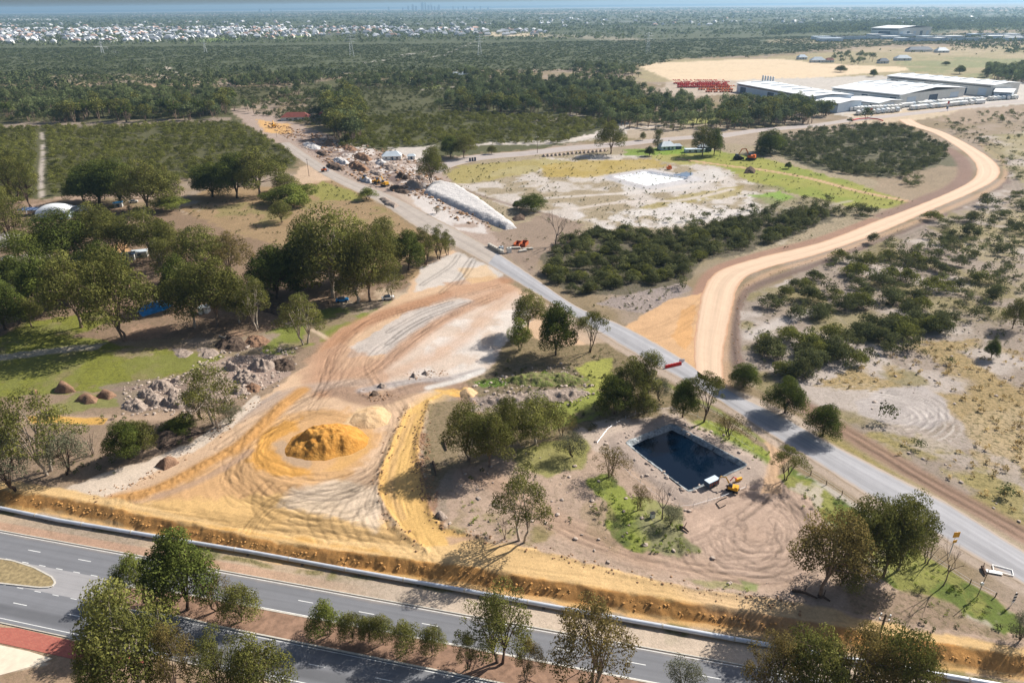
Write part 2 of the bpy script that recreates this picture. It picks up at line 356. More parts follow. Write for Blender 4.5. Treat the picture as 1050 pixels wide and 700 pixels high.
# ------------------------------------------------------------------ the ground: one sheet out to the horizon
def build_ground():
    ys = []
    y = 745.0
    while y > 5.35:
        ys.append(G(525, y)[1]); y -= 1.12 if y > 60 else (0.7 if y > 20 else 0.35)
    ys = np.array([-700, -300, -80, 0, 35, 58] + ys + [23500.0])
    w = 0.69 * np.maximum(ys, 60) + 38
    dense = np.linspace(-1.13, 1.13, 1180)
    ks = np.array([80, 300, 900.0])
    Xr = []
    for wi in w: Xr.append(np.concatenate([-(1.13 * wi + ks[::-1]), dense * wi, 1.13 * wi + ks]))
    X = np.array(Xr); nr, nc = X.shape; Y = np.repeat(ys[:, None], nc, 1)
    X = X.ravel(); Y = Y.ravel()
    Z = height(X, Y)
    # rough micro relief on disturbed ground, kept off the roads
    rm = np.ones(X.shape)
    for V in roadpolys:
        lo = V.min(0) - 3; hi = V.max(0) + 3
        m = (X > lo[0]) & (X < hi[0]) & (Y > lo[1]) & (Y < hi[1])
        rm[m] *= sst(0.0, 1.5, sdpoly(V, X[m], Y[m]))
    s, n = hw(X, Y)
    rm *= np.where(n > -1, 0.0, 1.0)
    Z = Z + rm * (Y < 420) * 0.09 * (fbm(X, Y, 1.6, 41, 3) - 0.5) * (1 - sst(250, 420, Y)) - 0.0
    wx = fbm(X, Y, 14, 51, 3) - .5; wy = fbm(X, Y, 14, 52, 3) - .5
    wx2 = fbm(X, Y, 3, 53, 2) - .5; wy2 = fbm(X, Y, 3, 54, 2) - .5
    far = np.clip(Y / 300.0, 0.7, 6)
    n20 = fbm(X, Y, 22, 61, 3); n5 = fbm(X, Y, 5, 62, 3); n60 = fbm(X, Y, 70, 63, 3); n2 = fbm(X, Y, 1.7, 64, 2)
    col = np.zeros((X.size, 3)); tuft = np.full(X.size, 0.25)
    a = lin((170, 152, 136)); b = lin((152, 134, 108)); c = lin((138, 130, 88))
    t1 = sst(.35, .65, n20)[:, None]; t2 = sst(.55, .75, n60)[:, None]
    col[:] = (a * (1 - t1) + b * t1) * (1 - t2 * .6) + c * t2 * .6
    def blend(m, k, cc, tf=None, var=0.12):
        k = np.clip(k, 0, 1)
        v = 1 + var * 2 * (n5[m] - .5) + var * 1.2 * (n2[m] - .5)
        col[m] = col[m] * (1 - k[:, None]) + (lin(cc)[None] * v[:, None]) * k[:, None]
        if tf is not None: tuft[m] = tuft[m] * (1 - k) + tf * k
    def bb(V, pad):
        lo = V.min(0) - pad; hi = V.max(0) + pad
        return np.nonzero((X > lo[0]) & (X < hi[0]) & (Y > lo[1]) & (Y < hi[1]))[0]
    def poly(px, cc, soft=1.5, warp=3.0, amt=1.0, patch=None, tf=None, var=0.12, z=0.0, raw=False):
        V = px if raw else P(px, z)
        m = bb(V, soft + warp * 3)
        if not len(m): return
        f = far[m]
        xx = X[m] + (wx[m] * warp + wx2[m] * warp * .5) * f * 1.6; yy = Y[m] + (wy[m] * warp + wy2[m] * warp * .5) * f * 1.6
        d = sdpoly(V, xx, yy) / f + ((n5[m] - .5) * 1.3 + (n2[m] - .5) * .9) * warp
        k = (1 - sst(-soft, soft, d)) * amt
        if patch:
            sc, lo_, hi_, sd_ = patch
            k = k * sst(lo_, hi_, fbm(X[m], Y[m], sc, sd_, 4))
        blend(m, k, cc, tf, var)
    def line(px, cc, w, soft=0.5, amt=1.0, stri=0.0, sfreq=1.6, warp=0.6, z=0.0, tf=0.0, var=.08, patch=None, cr=True):
        V = P(px, z); V = spline(V, 6) if cr else V
        m = bb(V, w + soft + 2)
        if not len(m): return
        d, ss, sg = segdist(V, X[m] + wx2[m] * warp, Y[m] + wy2[m] * warp)
        k = (1 - sst(w / 2 - soft, w / 2 + soft, d)) * amt
        if patch: k = k * sst(patch[1], patch[2], fbm(X[m], Y[m], patch[0], patch[3], 3))
        blend(m, k, cc, tf, var)
        if stri:
            sd_ = d * sg
            q = fbm(sd_ * 1.0 + 50, ss * 0.035 + sd_ * .05, 1.0 / sfreq, 77, 3) - .5
            col[m] *= (1 + stri * 2 * q * np.clip(k, 0, 1))[:, None]
    def ruts(px, gauge=2.0, w=0.55, dark=0.72, warp=.5, z=0.0, n=1):
        V = spline(P(px, z), 6); m = bb(V, gauge + 3)
        if not len(m): return
        d, ss, sg = segdist(V, X[m] + wx2[m] * warp, Y[m] + wy2[m] * warp)
        k = np.exp(-((d - gauge / 2) / w) ** 2) * (0.45 + 0.9 * fbm(ss, d, 6, 15, 2))
        col[m] *= (1 - (1 - dark) * np.clip(k, 0, 1))[:, None]
        Z[m] -= 0.08 * np.clip(k, 0, 1)
    def swirl(cx, cy, r0, r1, amt, asp=1.0, rot=0.0, cc=None, a0=-9, a1=9, fr=1.5, seed=5, z=0, cam=0.6):
        c0 = G(cx, cy, z); m = np.nonzero((np.abs(X - c0[0]) < r1 * 1.6) & (np.abs(Y - c0[1]) < r1 * 1.6))[0]
        dx = X[m] - c0[0]; dy = Y[m] - c0[1]
        u = dx * math.cos(rot) + dy * math.sin(rot); v = (-dx * math.sin(rot) + dy * math.cos(rot)) / asp
        r = np.hypot(u, v) + wx[m] * 3; an = np.arctan2(v, u)
        k = sst(r0 - 1, r0 + 1, r) * (1 - sst(r1 - 4, r1, r)) * np.where((an > a0) & (an < a1), 1.0, 0.0)
        if cc is not None: blend(m, k * cam, cc, 0.0)
        q = fbm(r + 0.6 * np.sin(an * 2 + seed), an * 2.2, 1.0 / fr, seed, 3) - .5
        col[m] *= (1 + amt * 2 * q * k)[:, None]
        Z[m] += 0.08 * q * k

    def tracks(px, n, spread, w=.24, dark=.78, lite=1.12, gauge=2.0, seed=1, z=0.0, keep=.8):
        r = np.random.default_rng(seed); B = P(px, z)
        for k in range(n):
            V = B + r.normal(size=2) * spread * .7; V = V + r.normal(size=V.shape) * spread * .35
            a = int(r.integers(0, max(1, len(V) // 3))); b = len(V) - int(r.integers(0, max(1, len(V) // 3))); V = V[a:b]
            if len(V) < 2: continue
            V = spline(V, 6); m = bb(V, gauge + 1.5); d, ss, sg = segdist(V, X[m] + wx2[m] * .25, Y[m] + wy2[m] * .25)
            f = dark if r.random() < .68 else lite; g_ = gauge * r.uniform(.85, 1.15)
            kk = np.exp(-((d - g_ / 2) / w) ** 2) * sst(.38, .58, fbm(ss, sg * 5 + k * 9, 5, 15 + k, 3)) * keep
            col[m] *= (1 + (f - 1) * kk)[:, None]
            Z[m] -= 0.06 * kk * (f < 1)
    def arc(cx, cy, rx, ry, a0, a1, n=16): return [(cx + rx * math.cos(t), cy + ry * math.sin(t)) for t in np.linspace(a0, a1, n)]
    # ---------- far country
    DG = (98, 104, 80)
    poly([(-900, 79), (300, 76), (620, 70), (655, 67), (700, 60), (790, 56), (1000, 30), (2000, 30), (2000, 5.4), (-900, 5.4)], DG, 4, 10, tf=.6)
    poly([(-900, 84), (300, 84), (330, 76), (-900, 74)], (150, 138, 120), 4, 8, .8, (60, .45, .6, 3))
    poly([(-200, 46), (130, 44), (240, 40), (380, 35), (470, 36), (470, 30), (330, 27), (130, 27), (-200, 28)], (128, 130, 124), 8, 10, .8, (90, .38, .56, 4))
    poly([(205, 44), (245, 41), (250, 39), (205, 40)], (132, 152, 84), 1, 2); poly([(285, 40), (318, 38), (318, 36.5), (285, 38)], (132, 152, 84), 1, 2)
    poly([(495, 37), (560, 38), (560, 34), (495, 33)], (222, 204, 176), 3, 6); poly([(560, 38), (680, 44), (640, 38), (560, 35)], (190, 178, 160), 3, 8, .6)
    poly([(380, 26), (1050, 26), (1100, 12), (380, 14)], (150, 152, 154), 6, 20, .45, (160, .52, .64, 8))
    poly([(0, 21), (60, 21), (60, 19), (0, 19)], (225, 225, 225), 3, 3)
    # plains right
    poly([(655, 84), (760, 84), (1200, 78), (1300, 44), (1010, 46), (930, 50), (830, 55), (780, 60), (700, 60), (655, 67)], (176, 162, 128), 2, 5, tf=.35)
    poly([(860, 52), (1050, 60), (1050, 50), (930, 44)], (196, 176, 148), 3, 8, .7, (60, .42, .55, 6))
    poly([(900, 70), (1050, 84), (1150, 62), (950, 58)], (140, 148, 104), 3, 8, .7, (70, .45, .6, 16))
    poly([(780, 44), (880, 46), (930, 41), (800, 39)], (182, 166, 138), 2, 4, .8)
    poly([(655, 68), (675, 64.5), (760, 61), (806, 61), (840, 65), (900, 68), (932, 69), (928, 73), (880, 76), (820, 82), (760, 84), (690, 84)], (230, 207, 176), .8, 1.5, tf=0.0, var=.06)
    for _k in range(7):
        yy = 65 + _k * 2.6
        line([(660 + _k * 4, yy + 3), (760, yy), (900 - _k * 9, yy + 3)], (206, 180, 146), 6, 3, .35, tf=0, patch=(60, .45, .6, 9))
    poly([(684, 84), (752, 82), (760, 96), (700, 100), (676, 92)], (196, 180, 164), 1.5, 3, tf=0)
    poly([(752, 82), (900, 78), (1060, 84), (1120, 100), (1040, 108), (930, 120), (872, 121), (830, 108), (760, 96)], (206, 198, 190), 1.5, 3, tf=0)
    poly([(870, 118), (930, 112), (1000, 106), (1000, 112), (940, 124), (880, 128)], (206, 186, 160), 1, 3, tf=0)
    # belts of bush on the left and in the middle (leaf litter, shade-loving scrub)
    poly([(-900, 215), (0, 200), (45, 205), (110, 190), (190, 182), (300, 172), (310, 160), (255, 128), (240, 112), (300, 90), (-900, 84)], (100, 98, 70), 1.5, 4, tf=.7)
    poly([(300, 88), (335, 130), (365, 155), (440, 162), (560, 152), (610, 142), (640, 128), (650, 100), (650, 84), (340, 82)], (100, 100, 72), 1.5, 5, tf=.7)
    poly([(0, 131), (120, 130), (240, 124), (238, 120), (100, 125), (0, 126)], (178, 158, 146), 1, 3, .8, (25, .35, .5, 7))
    poly([(0, 92), (60, 90), (240, 90), (240, 86), (60, 86), (0, 88)], (198, 168, 140), 1, 4, .8, (30, .45, .55, 71))
    poly([(540, 128), (600, 125), (640, 118), (650, 104), (560, 108)], (196, 180, 168), 1, 4, .8, (30, .45, .6, 72))
    line([(43, 136), (43.5, 145), (44, 158), (43, 170), (42, 184), (43, 202)], (196, 184, 174), 3.0, 1.4, .9, patch=(14, .3, .5, 44))
    line([(0, 100), (10, 94), (26, 92)], (214, 168, 128), 10, 4, .8)
    line([(170, 68), (182, 77), (195, 84)], (214, 200, 184), 9, 3, .9); line([(150, 70), (168, 79)], (204, 188, 170), 6, 3, .9)
    for q in ([(370, 65), (410, 60)], [(410, 58), (450, 50)], [(440, 60), (470, 50)], [(455, 57), (490, 41)], [(395, 60), (420, 55)]): line(q, (214, 206, 200), 7, 3, .85, patch=(30, .42, .55, 14))
    line([(430, 92), (480, 88), (525, 80)], (200, 186, 180), 9, 3, .7, patch=(30, .42, .55, 24))
    poly([(420, 92), (450, 91), (450, 87), (422, 86)], (140, 150, 84), 1, 2); poly([(478, 80), (492, 80), (492, 77), (478, 77)], (140, 150, 84), 1, 2)
    line([(98, 14 + 34), (110, 49), (122, 54)], (200, 200, 200), 14, 4, .9)
    # ---------- centre field
    CF = [(452, 176), (500, 163), (560, 158), (660, 151), (740, 147), (800, 150), (880, 178), (945, 205), (950, 214), (870, 247), (800, 266), (700, 262), (600, 235), (560, 262), (520, 262), (500, 232), (470, 198)]
    poly(CF, (176, 160, 136), 1.0, 2.5, tf=.55)
    poly([(460, 190), (560, 160), (700, 158), (800, 172), (800, 240), (560, 226)], (216, 206, 200), 1.5, 4, .85, (14, .42, .58, 81), tf=.3)
    poly([(452, 182), (470, 170), (560, 162), (590, 166), (540, 178), (470, 190)], (176, 162, 98), 1, 3, .8, tf=.35)
    poly([(555, 171), (600, 164), (680, 163), (680, 172), (610, 181), (560, 182)], (186, 162, 88), 1, 3, .85, tf=.25)
    poly([(660, 160), (690, 156), (760, 158), (760, 164), (700, 170)], (172, 166, 90), 1, 3, .8, tf=.25)
    poly([(655, 213), (700, 200), (760, 190), (765, 200), (700, 210), (660, 216)], (172, 156, 96), 1, 2, .8)
    poly([(640, 186), (740, 172), (745, 182), (700, 196), (640, 200)], (214, 208, 204), 1, 2.5, .9, tf=0.05)
    line([(560, 203), (610, 200), (660, 196), (720, 188), (745, 182)], (222, 212, 206), 4, 1.2, .8); line([(590, 214), (640, 207), (700, 205), (750, 194)], (218, 206, 198), 4, 1.2, .8)
    poly([(590, 218), (660, 214), (700, 206), (760, 200), (800, 204), (820, 218), (760, 226), (690, 232), (620, 236), (590, 230)], (226, 218, 214), 1.2, 3, .95, (11, .40, .56, 82), tf=.4)
    GR = [(676, 156), (706, 152), (740, 155), (800, 166), (850, 180), (905, 196), (932, 207), (915, 214), (870, 212), (830, 203), (790, 193), (765, 186), (745, 172), (700, 165)]
    poly(GR, (158, 158, 82), 1, 2.5, 1, tf=.15); poly(GR, (140, 152, 70), 1, 2.5, .8, (20, .42, .6, 83), tf=.2)
    poly([(770, 200), (800, 196), (820, 204), (790, 210)], (138, 172, 70), 1, 2, .9); poly([(640, 154), (700, 150), (705, 158), (640, 160)], (130, 158, 60), 1, 2, .9)
    poly([(770, 186), (830, 200), (880, 216), (860, 228), (800, 222), (770, 205)], (150, 140, 112), 1, 3, .7, (18, .4, .55, 84), tf=.6)
    line([(697, 163), (745, 170), (780, 174), (830, 183), (880, 196), (930, 206), (950, 208)], (210, 172, 140), 4.2, .8, .95, stri=.1)
    line([(800, 250), (812, 236), (808, 222), (835, 214), (872, 206)], (196, 184, 170), 3, 1, .6)
    # behind the far road
    poly([(440, 172), (440, 150), (560, 148), (640, 140), (700, 133), (700, 128), (640, 126), (590, 142), (480, 148), (400, 152), (390, 160)], (214, 204, 196), 1, 3, .95, tf=.15)
    poly([(640, 128), (700, 122), (760, 130), (740, 138), (690, 143), (640, 142)], (186, 168, 148), 1, 3, .9, tf=.3); poly([(690, 120), (740, 112), (740, 126), (700, 128)], (164, 166, 90), 1, 2.5, .8)
    line([(590, 142), (640, 133), (690, 128)], (226, 214, 206), 6, 1.5, .9)
    poly([(740, 138), (800, 133), (870, 125), (900, 132), (780, 150), (745, 147)], (176, 158, 140), 1, 2.5, .9, tf=.3)
    # thicket floor
    poly([(553, 262), (600, 238), (690, 238), (760, 222), (850, 210), (858, 222), (830, 236), (770, 258), (720, 268), (690, 300), (640, 302), (580, 300)], (112, 104, 90), 1, 3, .95, tf=.7)
    poly([(640, 302), (700, 290), (712, 296), (690, 306), (660, 322), (610, 312)], (168, 154, 150), 1, 2, .9, tf=.4)
    poly([(775, 150), (870, 132), (930, 130), (980, 160), (995, 172), (960, 192), (900, 182), (830, 172)], (116, 112, 92), 1, 3, .95, tf=.7)
    poly([(900, 184), (965, 170), (990, 172), (975, 196), (930, 205), (900, 196)], (170, 150, 128), 1, 2.5, .9, tf=.4)
    # ---------- construction corridor top
    poly([(236, 112), (252, 112), (290, 122), (335, 138), (365, 150), (420, 162), (450, 172), (470, 198), (500, 232), (545, 265), (520, 262), (505, 258), (450, 226), (400, 200), (352, 196), (318, 182), (318, 168), (262, 134)], (182, 162, 150), .8, 2, 1, tf=0.15)
    poly([(262, 122), (296, 128), (300, 138), (272, 136)], (226, 180, 118), .8, 2, .9)
    poly([(290, 135), (335, 142), (400, 165), (440, 190), (440, 200), (390, 185), (330, 165)], (120, 104, 100), .6, 2.5, .9, (7, .47, .55, 91), tf=0)
    poly([(330, 140), (420, 158), (465, 195), (430, 200), (350, 160)], (222, 212, 206), .6, 2.5, .9, (8, .5, .58, 92), tf=0)
    poly([(305, 172), (325, 165), (345, 178), (360, 190), (330, 190), (300, 188)], (212, 184, 158), .8, 2, .9)
    line([(360, 170), (390, 183), (420, 205), (455, 226)], (206, 188, 172), 5, 1.5, .7, stri=.15)
    line([(352, 190), (372, 200), (395, 217), (415, 233), (440, 248)], (190, 172, 156), 3.6, .8, .9)
    poly([(412, 196), (425, 186), (450, 190), (480, 218), (502, 240), (470, 236), (440, 222)], (222, 214, 210), .8, 2, .9, (12, .35, .5, 93))
    poly([(505, 240), (560, 218), (600, 230), (590, 245), (555, 262), (545, 280), (520, 262)], (160, 140, 126), .8, 2, .9, tf=.25)
    line([(440, 180), (480, 196), (530, 212), (570, 222)], (138, 118, 106), 3, 1, .8)
    # ---------- brown field left
    poly([(150, 222), (190, 205), (215, 192), (300, 190), (345, 184), (392, 210), (430, 236), (466, 256), (470, 275), (420, 290), (330, 262), (230, 250), (190, 246)], (168, 142, 110), 1, 3, 1, tf=.3)
    poly([(200, 215), (300, 200), (390, 212), (430, 250), (250, 240)], (150, 140, 92), 1, 3, .7, (10, .46, .6, 94), tf=.4)
    poly([(316, 196), (330, 186), (362, 196), (372, 206), (330, 206)], (150, 150, 76), 1, 2, .8)
    line([(186, 214), (240, 207), (300, 196), (325, 186)], (192, 160, 132), 2.6, .8, .7)
    poly([(172, 212), (200, 205), (212, 212), (190, 224), (172, 224)], (196, 180, 166), 1, 2, .8, (6, .4, .6, 95))
    # ---------- grove on the left: litter, yards, lawn
    poly([(-300, 420), (-300, 205), (60, 205), (190, 216), (240, 240), (330, 262), (420, 290), (400, 306), (330, 316), (260, 345), (110, 350), (-60, 380)], (150, 126, 106), 1.5, 3, .95, tf=.35)
    poly([(-100, 246), (0, 238), (24, 240), (20, 252), (-100, 262)], (176, 170, 168), .8, 1); poly([(-60, 300), (30, 258), (60, 262), (30, 290), (-60, 330)], (184, 174, 168), 1, 2, .7)
    poly([(15, 207), (110, 196), (190, 190), (186, 204), (100, 210), (40, 214)], (186, 160, 142), 1, 2, .8, (14, .35, .5, 96))
    poly([(105, 255), (128, 245), (135, 260), (115, 268)], (222, 176, 128), 1, 2, .9)
    poly([(88, 300), (200, 316), (260, 330), (250, 345), (100, 348)], (176, 144, 122), 1, 3, .9, (12, .35, .55, 97))
    LAWN = [(-300, 392), (0, 345), (22, 332), (60, 325), (110, 318), (118, 326), (70, 345), (140, 356), (225, 362), (240, 372), (215, 386), (120, 398), (70, 406), (0, 412), (-300, 430)]
    poly(LAWN, (134, 136, 62), .8, 2.5, 1, tf=.5); poly(LAWN, (150, 134, 102), .8, 2.5, .7, (6, .52, .64, 141), tf=.4); poly(LAWN, (132, 134, 74), .8, 2.5, .7, (8, .45, .62, 98), tf=.15)
    poly([(-20, 366), (40, 358), (110, 352), (100, 358), (30, 366), (-20, 372)], (196, 184, 170), .6, 1.5, .8)
    poly([(100, 360), (200, 352), (245, 350), (240, 360), (130, 368)], (170, 148, 130), .8, 2, .6, (8, .45, .6, 99))
    poly([(-300, 430), (0, 408), (120, 398), (215, 388), (300, 360), (330, 340), (345, 350), (300, 400), (250, 425), (200, 455), (140, 482), (60, 500), (-300, 500)], (160, 138, 118), 1, 3, 1, tf=.25)
    poly([(40, 405), (150, 400), (185, 408), (150, 420), (60, 425)], (134, 138, 76), .8, 2.5, .8, (7, .42, .6, 100), tf=.3)
    line([(-60, 432), (60, 430), (100, 430), (150, 428), (220, 424)], (186, 160, 138), 4, 1, .9, stri=.15)
    poly([(28, 428), (60, 427), (108, 429), (106, 434), (70, 435), (30, 433)], (226, 178, 96), .5, 1, .95, tf=0)
    poly([(100, 395), (190, 385), (200, 418), (130, 422)], (150, 132, 122), .6, 2, .8, tf=.1); poly([(190, 388), (235, 365), (290, 362), (300, 385), (255, 404), (230, 415)], (178, 156, 144), .6, 2, .9, tf=.1)
    poly([(262, 345), (330, 318), (392, 308), (412, 306), (395, 318), (345, 342), (330, 352), (300, 364), (268, 362)], (132, 140, 66), .7, 2, .95, (8, .3, .5, 101), tf=.3)
    line([(320, 338), (334, 346), (344, 352)], (214, 190, 166), 1.6, .5, .9)
    poly([(345, 306), (390, 296), (420, 290), (425, 305), (395, 307), (350, 318)], (206, 184, 160), 1, 2, .8, (8, .35, .5, 102))
    # ---------- big disturbed sand
    BIG = [(108, 528), (90, 512), (140, 488), (175, 468), (215, 446), (250, 420), (285, 396), (318, 372), (332, 352), (352, 336), (395, 314), (416, 300), (424, 285), (440, 268), (466, 256), (500, 278), (540, 300), (570, 322), (600, 345), (628, 362), (560, 380), (524, 352), (510, 366), (500, 384), (470, 395), (455, 402), (440, 414), (420, 424), (404, 446), (392, 480), (390, 504), (402, 530), (436, 566), (340, 575), (200, 556)]
    poly(BIG, (214, 182, 152), .8, 2, 1, tf=0)
    poly([(380, 400), (400, 340), (460, 300), (530, 296), (545, 320), (520, 352), (500, 384), (440, 404)], (220, 202, 188), 1, 3, .85, tf=0.08)
    poly([(470, 310), (530, 305), (545, 325), (515, 355), (490, 385), (440, 400), (420, 385)], (230, 220, 212), 1, 3, .8, (7, .42, .58, 140), tf=.1)
    poly([(424, 300), (430, 275), (470, 258), (520, 280), (500, 292), (460, 292)], (212, 204, 198), .8, 2, .9, tf=.05)
    poly([(380, 345), (420, 318), (480, 305), (500, 310), (440, 330), (395, 362), (362, 366), (358, 355)], (206, 196, 190), .8, 2, .9, tf=.15)
    poly([(545, 300), (600, 335), (640, 360), (600, 352), (560, 330)], (196, 172, 150), .8, 2, .8)
    # tracks
    TR = (184, 140, 110)
    line([(516, 288), (480, 296), (440, 308), (395, 322), (360, 338), (340, 356), (332, 378), (335, 400)], TR, 7.5, 2.2, .9, stri=.22, warp=1)
    line([(522, 296), (500, 306), (462, 324), (430, 344), (405, 364), (380, 378), (345, 384)], (196, 156, 128), 6, 2, .85, stri=.22, warp=1)
    line([(526, 300), (500, 322), (470, 350), (430, 372), (395, 385), (370, 392)], (208, 172, 146), 6, 2.5, .6, stri=.2, warp=1)
    poly([(455, 290), (505, 283), (530, 296), (500, 312), (470, 306)], (200, 162, 134), 1, 2, .8)
    poly([(310, 372), (350, 350), (395, 372), (400, 400), (350, 408), (310, 396)], (194, 158, 132), 1.5, 2.5, .7)
    poly([(470, 275), (500, 272), (512, 285), (485, 292)], (228, 190, 140), 1, 2, .6)
    for q in ([(432, 292), (448, 282), (462, 272), (470, 262)], [(452, 300), (470, 285), (478, 272), (484, 264)], [(405, 345), (440, 325), (480, 310)], [(398, 340), (430, 322), (462, 310)], [(470, 292), (480, 278), (486, 268)], [(398, 352), (420, 335), (440, 325)]): ruts(q, 1.7, .4, .62)
    line([(245, 428), (270, 415), (300, 402), (335, 395), (372, 392)], (186, 164, 148), 5, 1.5, .8, stri=.3)
    line([(232, 440), (258, 420), (285, 402)], (170, 156, 148), 1.6, .6, .6)
    # orange sand in the swirl
    poly([(150, 512), (200, 490), (245, 465), (262, 440), (290, 425), (360, 420), (385, 432), (392, 446), (384, 466), (360, 490), (300, 505), (285, 545), (160, 545)], (212, 168, 118), 2, 4, .85, tf=0)
    poly([(252, 470), (268, 445), (290, 432), (310, 428), (306, 440), (280, 458), (290, 478), (320, 482), (318, 490), (275, 488)], (220, 164, 88), 1.5, 3, .95, tf=0)
    poly([(345, 470), (372, 452), (382, 440), (380, 462), (350, 484), (330, 485)], (218, 172, 110), 1.2, 2, .8, tf=0)
    poly([(282, 455), (292, 452), (320, 472), (316, 480), (290, 472)], (186, 162, 140), .8, 1.5, .7, tf=0)
    poly([(118, 522), (180, 512), (290, 508), (400, 530), (436, 566), (340, 574), (200, 550), (120, 530)], (228, 188, 128), 1.5, 3, .85, tf=0)
    poly([(300, 500), (350, 496), (385, 500), (395, 530), (385, 545), (340, 530), (280, 522)], (230, 208, 184), 1.5, 3, .85, tf=0)
    swirl(335, 456, 13, 38, .10, 1.15, .3, fr=1.1, seed=5)
    for i_, (q, n_) in enumerate([(arc(330, 458, 62, 34, .2, 5.6), 16), (arc(325, 462, 80, 48, .4, 3.6), 14), (arc(330, 470, 100, 60, .3, 2.9), 12), ([(130, 520), (190, 492), (240, 462), (290, 425), (330, 398), (360, 360)], 14), ([(512, 292), (440, 312), (380, 330), (345, 358), (335, 392), (320, 420)], 16),
        ([(520, 300), (465, 322), (420, 352), (380, 385), (340, 400), (280, 425), (230, 455)], 16), ([(410, 560), (380, 520), (395, 470), (410, 430), (395, 400), (380, 370), (420, 340), (500, 305)], 16), ([(250, 545), (280, 515), (340, 500), (385, 480), (405, 440)], 12), ([(120, 525), (220, 535), (330, 555), (430, 570)], 12), ([(425, 560), (350, 545), (280, 520), (240, 490), (262, 450), (320, 425)], 12), ([(350, 402), (400, 408), (440, 397), (475, 404), (488, 430)], 8), ([(432, 575), (405, 540), (398, 500), (408, 460), (425, 425), (455, 404)], 10), ([(452, 585), (425, 548), (412, 505), (418, 460), (436, 420)], 8)]):
        tracks(q, n_, 1.9 if i_ < 10 else 1.0, seed=400 + i_)
    for i_, q in enumerate([[(0, 500), (120, 520), (260, 545), (400, 572), (520, 590), (640, 606), (760, 625), (900, 650), (1050, 674)], [(440, 572), (540, 592), (660, 606), (800, 630), (930, 652), (1050, 672)]]): tracks(q, 12, 1.1, seed=430 + i_, w=.22, dark=.84)
    tracks([(760, 380), (720, 350), (735, 300), (790, 272), (850, 252), (910, 230)], 8, 1.5, seed=440, dark=.9)
    for q in ([(300, 545), (270, 530), (262, 510), (275, 495)], [(330, 556), (320, 530), (335, 515), (360, 505)], [(352, 552), (342, 530), (355, 512)], [(375, 556), (366, 535), (378, 516)], [(290, 500), (330, 510), (370, 500), (400, 470), (425, 440)], [(300, 500), (340, 505), (380, 488), (408, 452)], [(430, 560), (380, 545), (300, 540), (200, 535)], [(420, 550), (360, 540), (300, 532)], [(250, 510), (300, 518), (350, 514), (390, 490)]): ruts(q, 1.9, .35, .72)
    # pale triangle and orange windrow on the left of it
    poly([(60, 505), (100, 488), (150, 472), (200, 452), (212, 450), (180, 470), (130, 500), (100, 512)], (222, 204, 186), .6, 1.5, .95, tf=0.05)
    poly([(172, 468), (240, 425), (262, 405), (268, 412), (240, 435), (196, 465)], (222, 206, 190), .6, 1.5, .9, tf=0)
    line([(117, 513), (150, 506), (182, 492), (215, 474), (245, 457), (268, 437), (292, 414), (310, 400)], (196, 148, 92), 4.2, 1.2, .95, tf=0, stri=.2)
    line([(160, 510), (200, 495), (235, 476), (256, 462)], (178, 150, 130), 2.2, .8, .7, tf=0, stri=.2)
    # grey curving track and white strip
    line([(350, 402), (385, 410), (410, 402), (440, 394), (470, 398), (482, 412), (489, 432)], (166, 138, 118), 6.5, 1.4, .92, tf=0, stri=.35, sfreq=1.3)
    line([(372, 400), (420, 391), (460, 388), (492, 380)], (176, 168, 166), 3.2, 1, .8, stri=.4); line([(440, 397), (470, 390), (495, 380)], (226, 220, 214), 2.4, .8, .9, tf=0)
    poly([(448, 400), (470, 399), (484, 402), (480, 408), (462, 406)], (232, 182, 104), .5, 1.2, .95, tf=0)
    poly([(465, 402), (480, 397), (492, 402), (484, 408)], (230, 190, 122), .5, 1, .9, tf=0)
    poly([(355, 435), (368, 420), (388, 416), (402, 422), (400, 434), (380, 440)], (226, 196, 156), .8, 2, .8)
    line([(486, 432), (480, 452), (462, 464), (456, 475)], (190, 176, 170), 3.2, .8, .85, tf=0)
    # yellow curved haul road
    YH = [(440, 413), (455, 405), (470, 400), (458, 401), (438, 408), (418, 420), (405, 445), (391, 481), (388, 504), (400, 528), (420, 550), (437, 567), (480, 590), (540, 600), (640, 616), (640, 588), (596, 575), (545, 566), (500, 551), (460, 541), (443, 528), (440, 510), (437, 490), (429, 467), (431, 444)]
    poly(YH, (222, 178, 112), .5, .8, 1, tf=0)
    line([(452, 404), (430, 420), (418, 445), (410, 475), (413, 505), (425, 530), (455, 556), (500, 572), (560, 584), (640, 600)], (232, 192, 124), 6, 2, .5, tf=0, stri=.20, sfreq=1.4)
    line([(425, 425), (412, 450), (402, 480), (402, 505), (414, 530)], (206, 168, 120), 1.6, .6, .6)
    poly([(455, 548), (500, 552), (560, 567), (610, 578), (600, 586), (540, 578), (490, 574), (462, 566)], (196, 164, 140), .7, 1.2, .85, tf=0)
    # edges of it, disturbed dark
    line([(436, 440), (433, 460), (436, 480), (443, 500), (444, 522), (455, 538)], (146, 112, 92), 2.4, .6, .85, tf=.3, patch=(2, .3, .5, 41))
    poly([(440, 415), (466, 408), (488, 418), (492, 440), (468, 470), (450, 500), (446, 520), (440, 495), (434, 465), (436, 440)], (150, 132, 104), .7, 2, .9, tf=.5)
    # yellow strip along the cut (world frame of the highway)
    ST = []
    for x_, y_ in [(-60, 484), (0, 493), (23, 494), (108, 510), (243, 540), (330, 552), (437, 560), (500, 551), (596, 575), (713, 603.6), (760, 610), (825, 618), (876, 628), (938, 643), (1050, 659), (1200, 684)]: ST.append(G(x_, y_))
    for s_ in (400, 250, 200, 150, 100, 60, 20, -20, -80): ST.append(hwp(s_, float(np.interp(s_, cs_, cn_)) + 0.3))
    ST = np.array(ST)
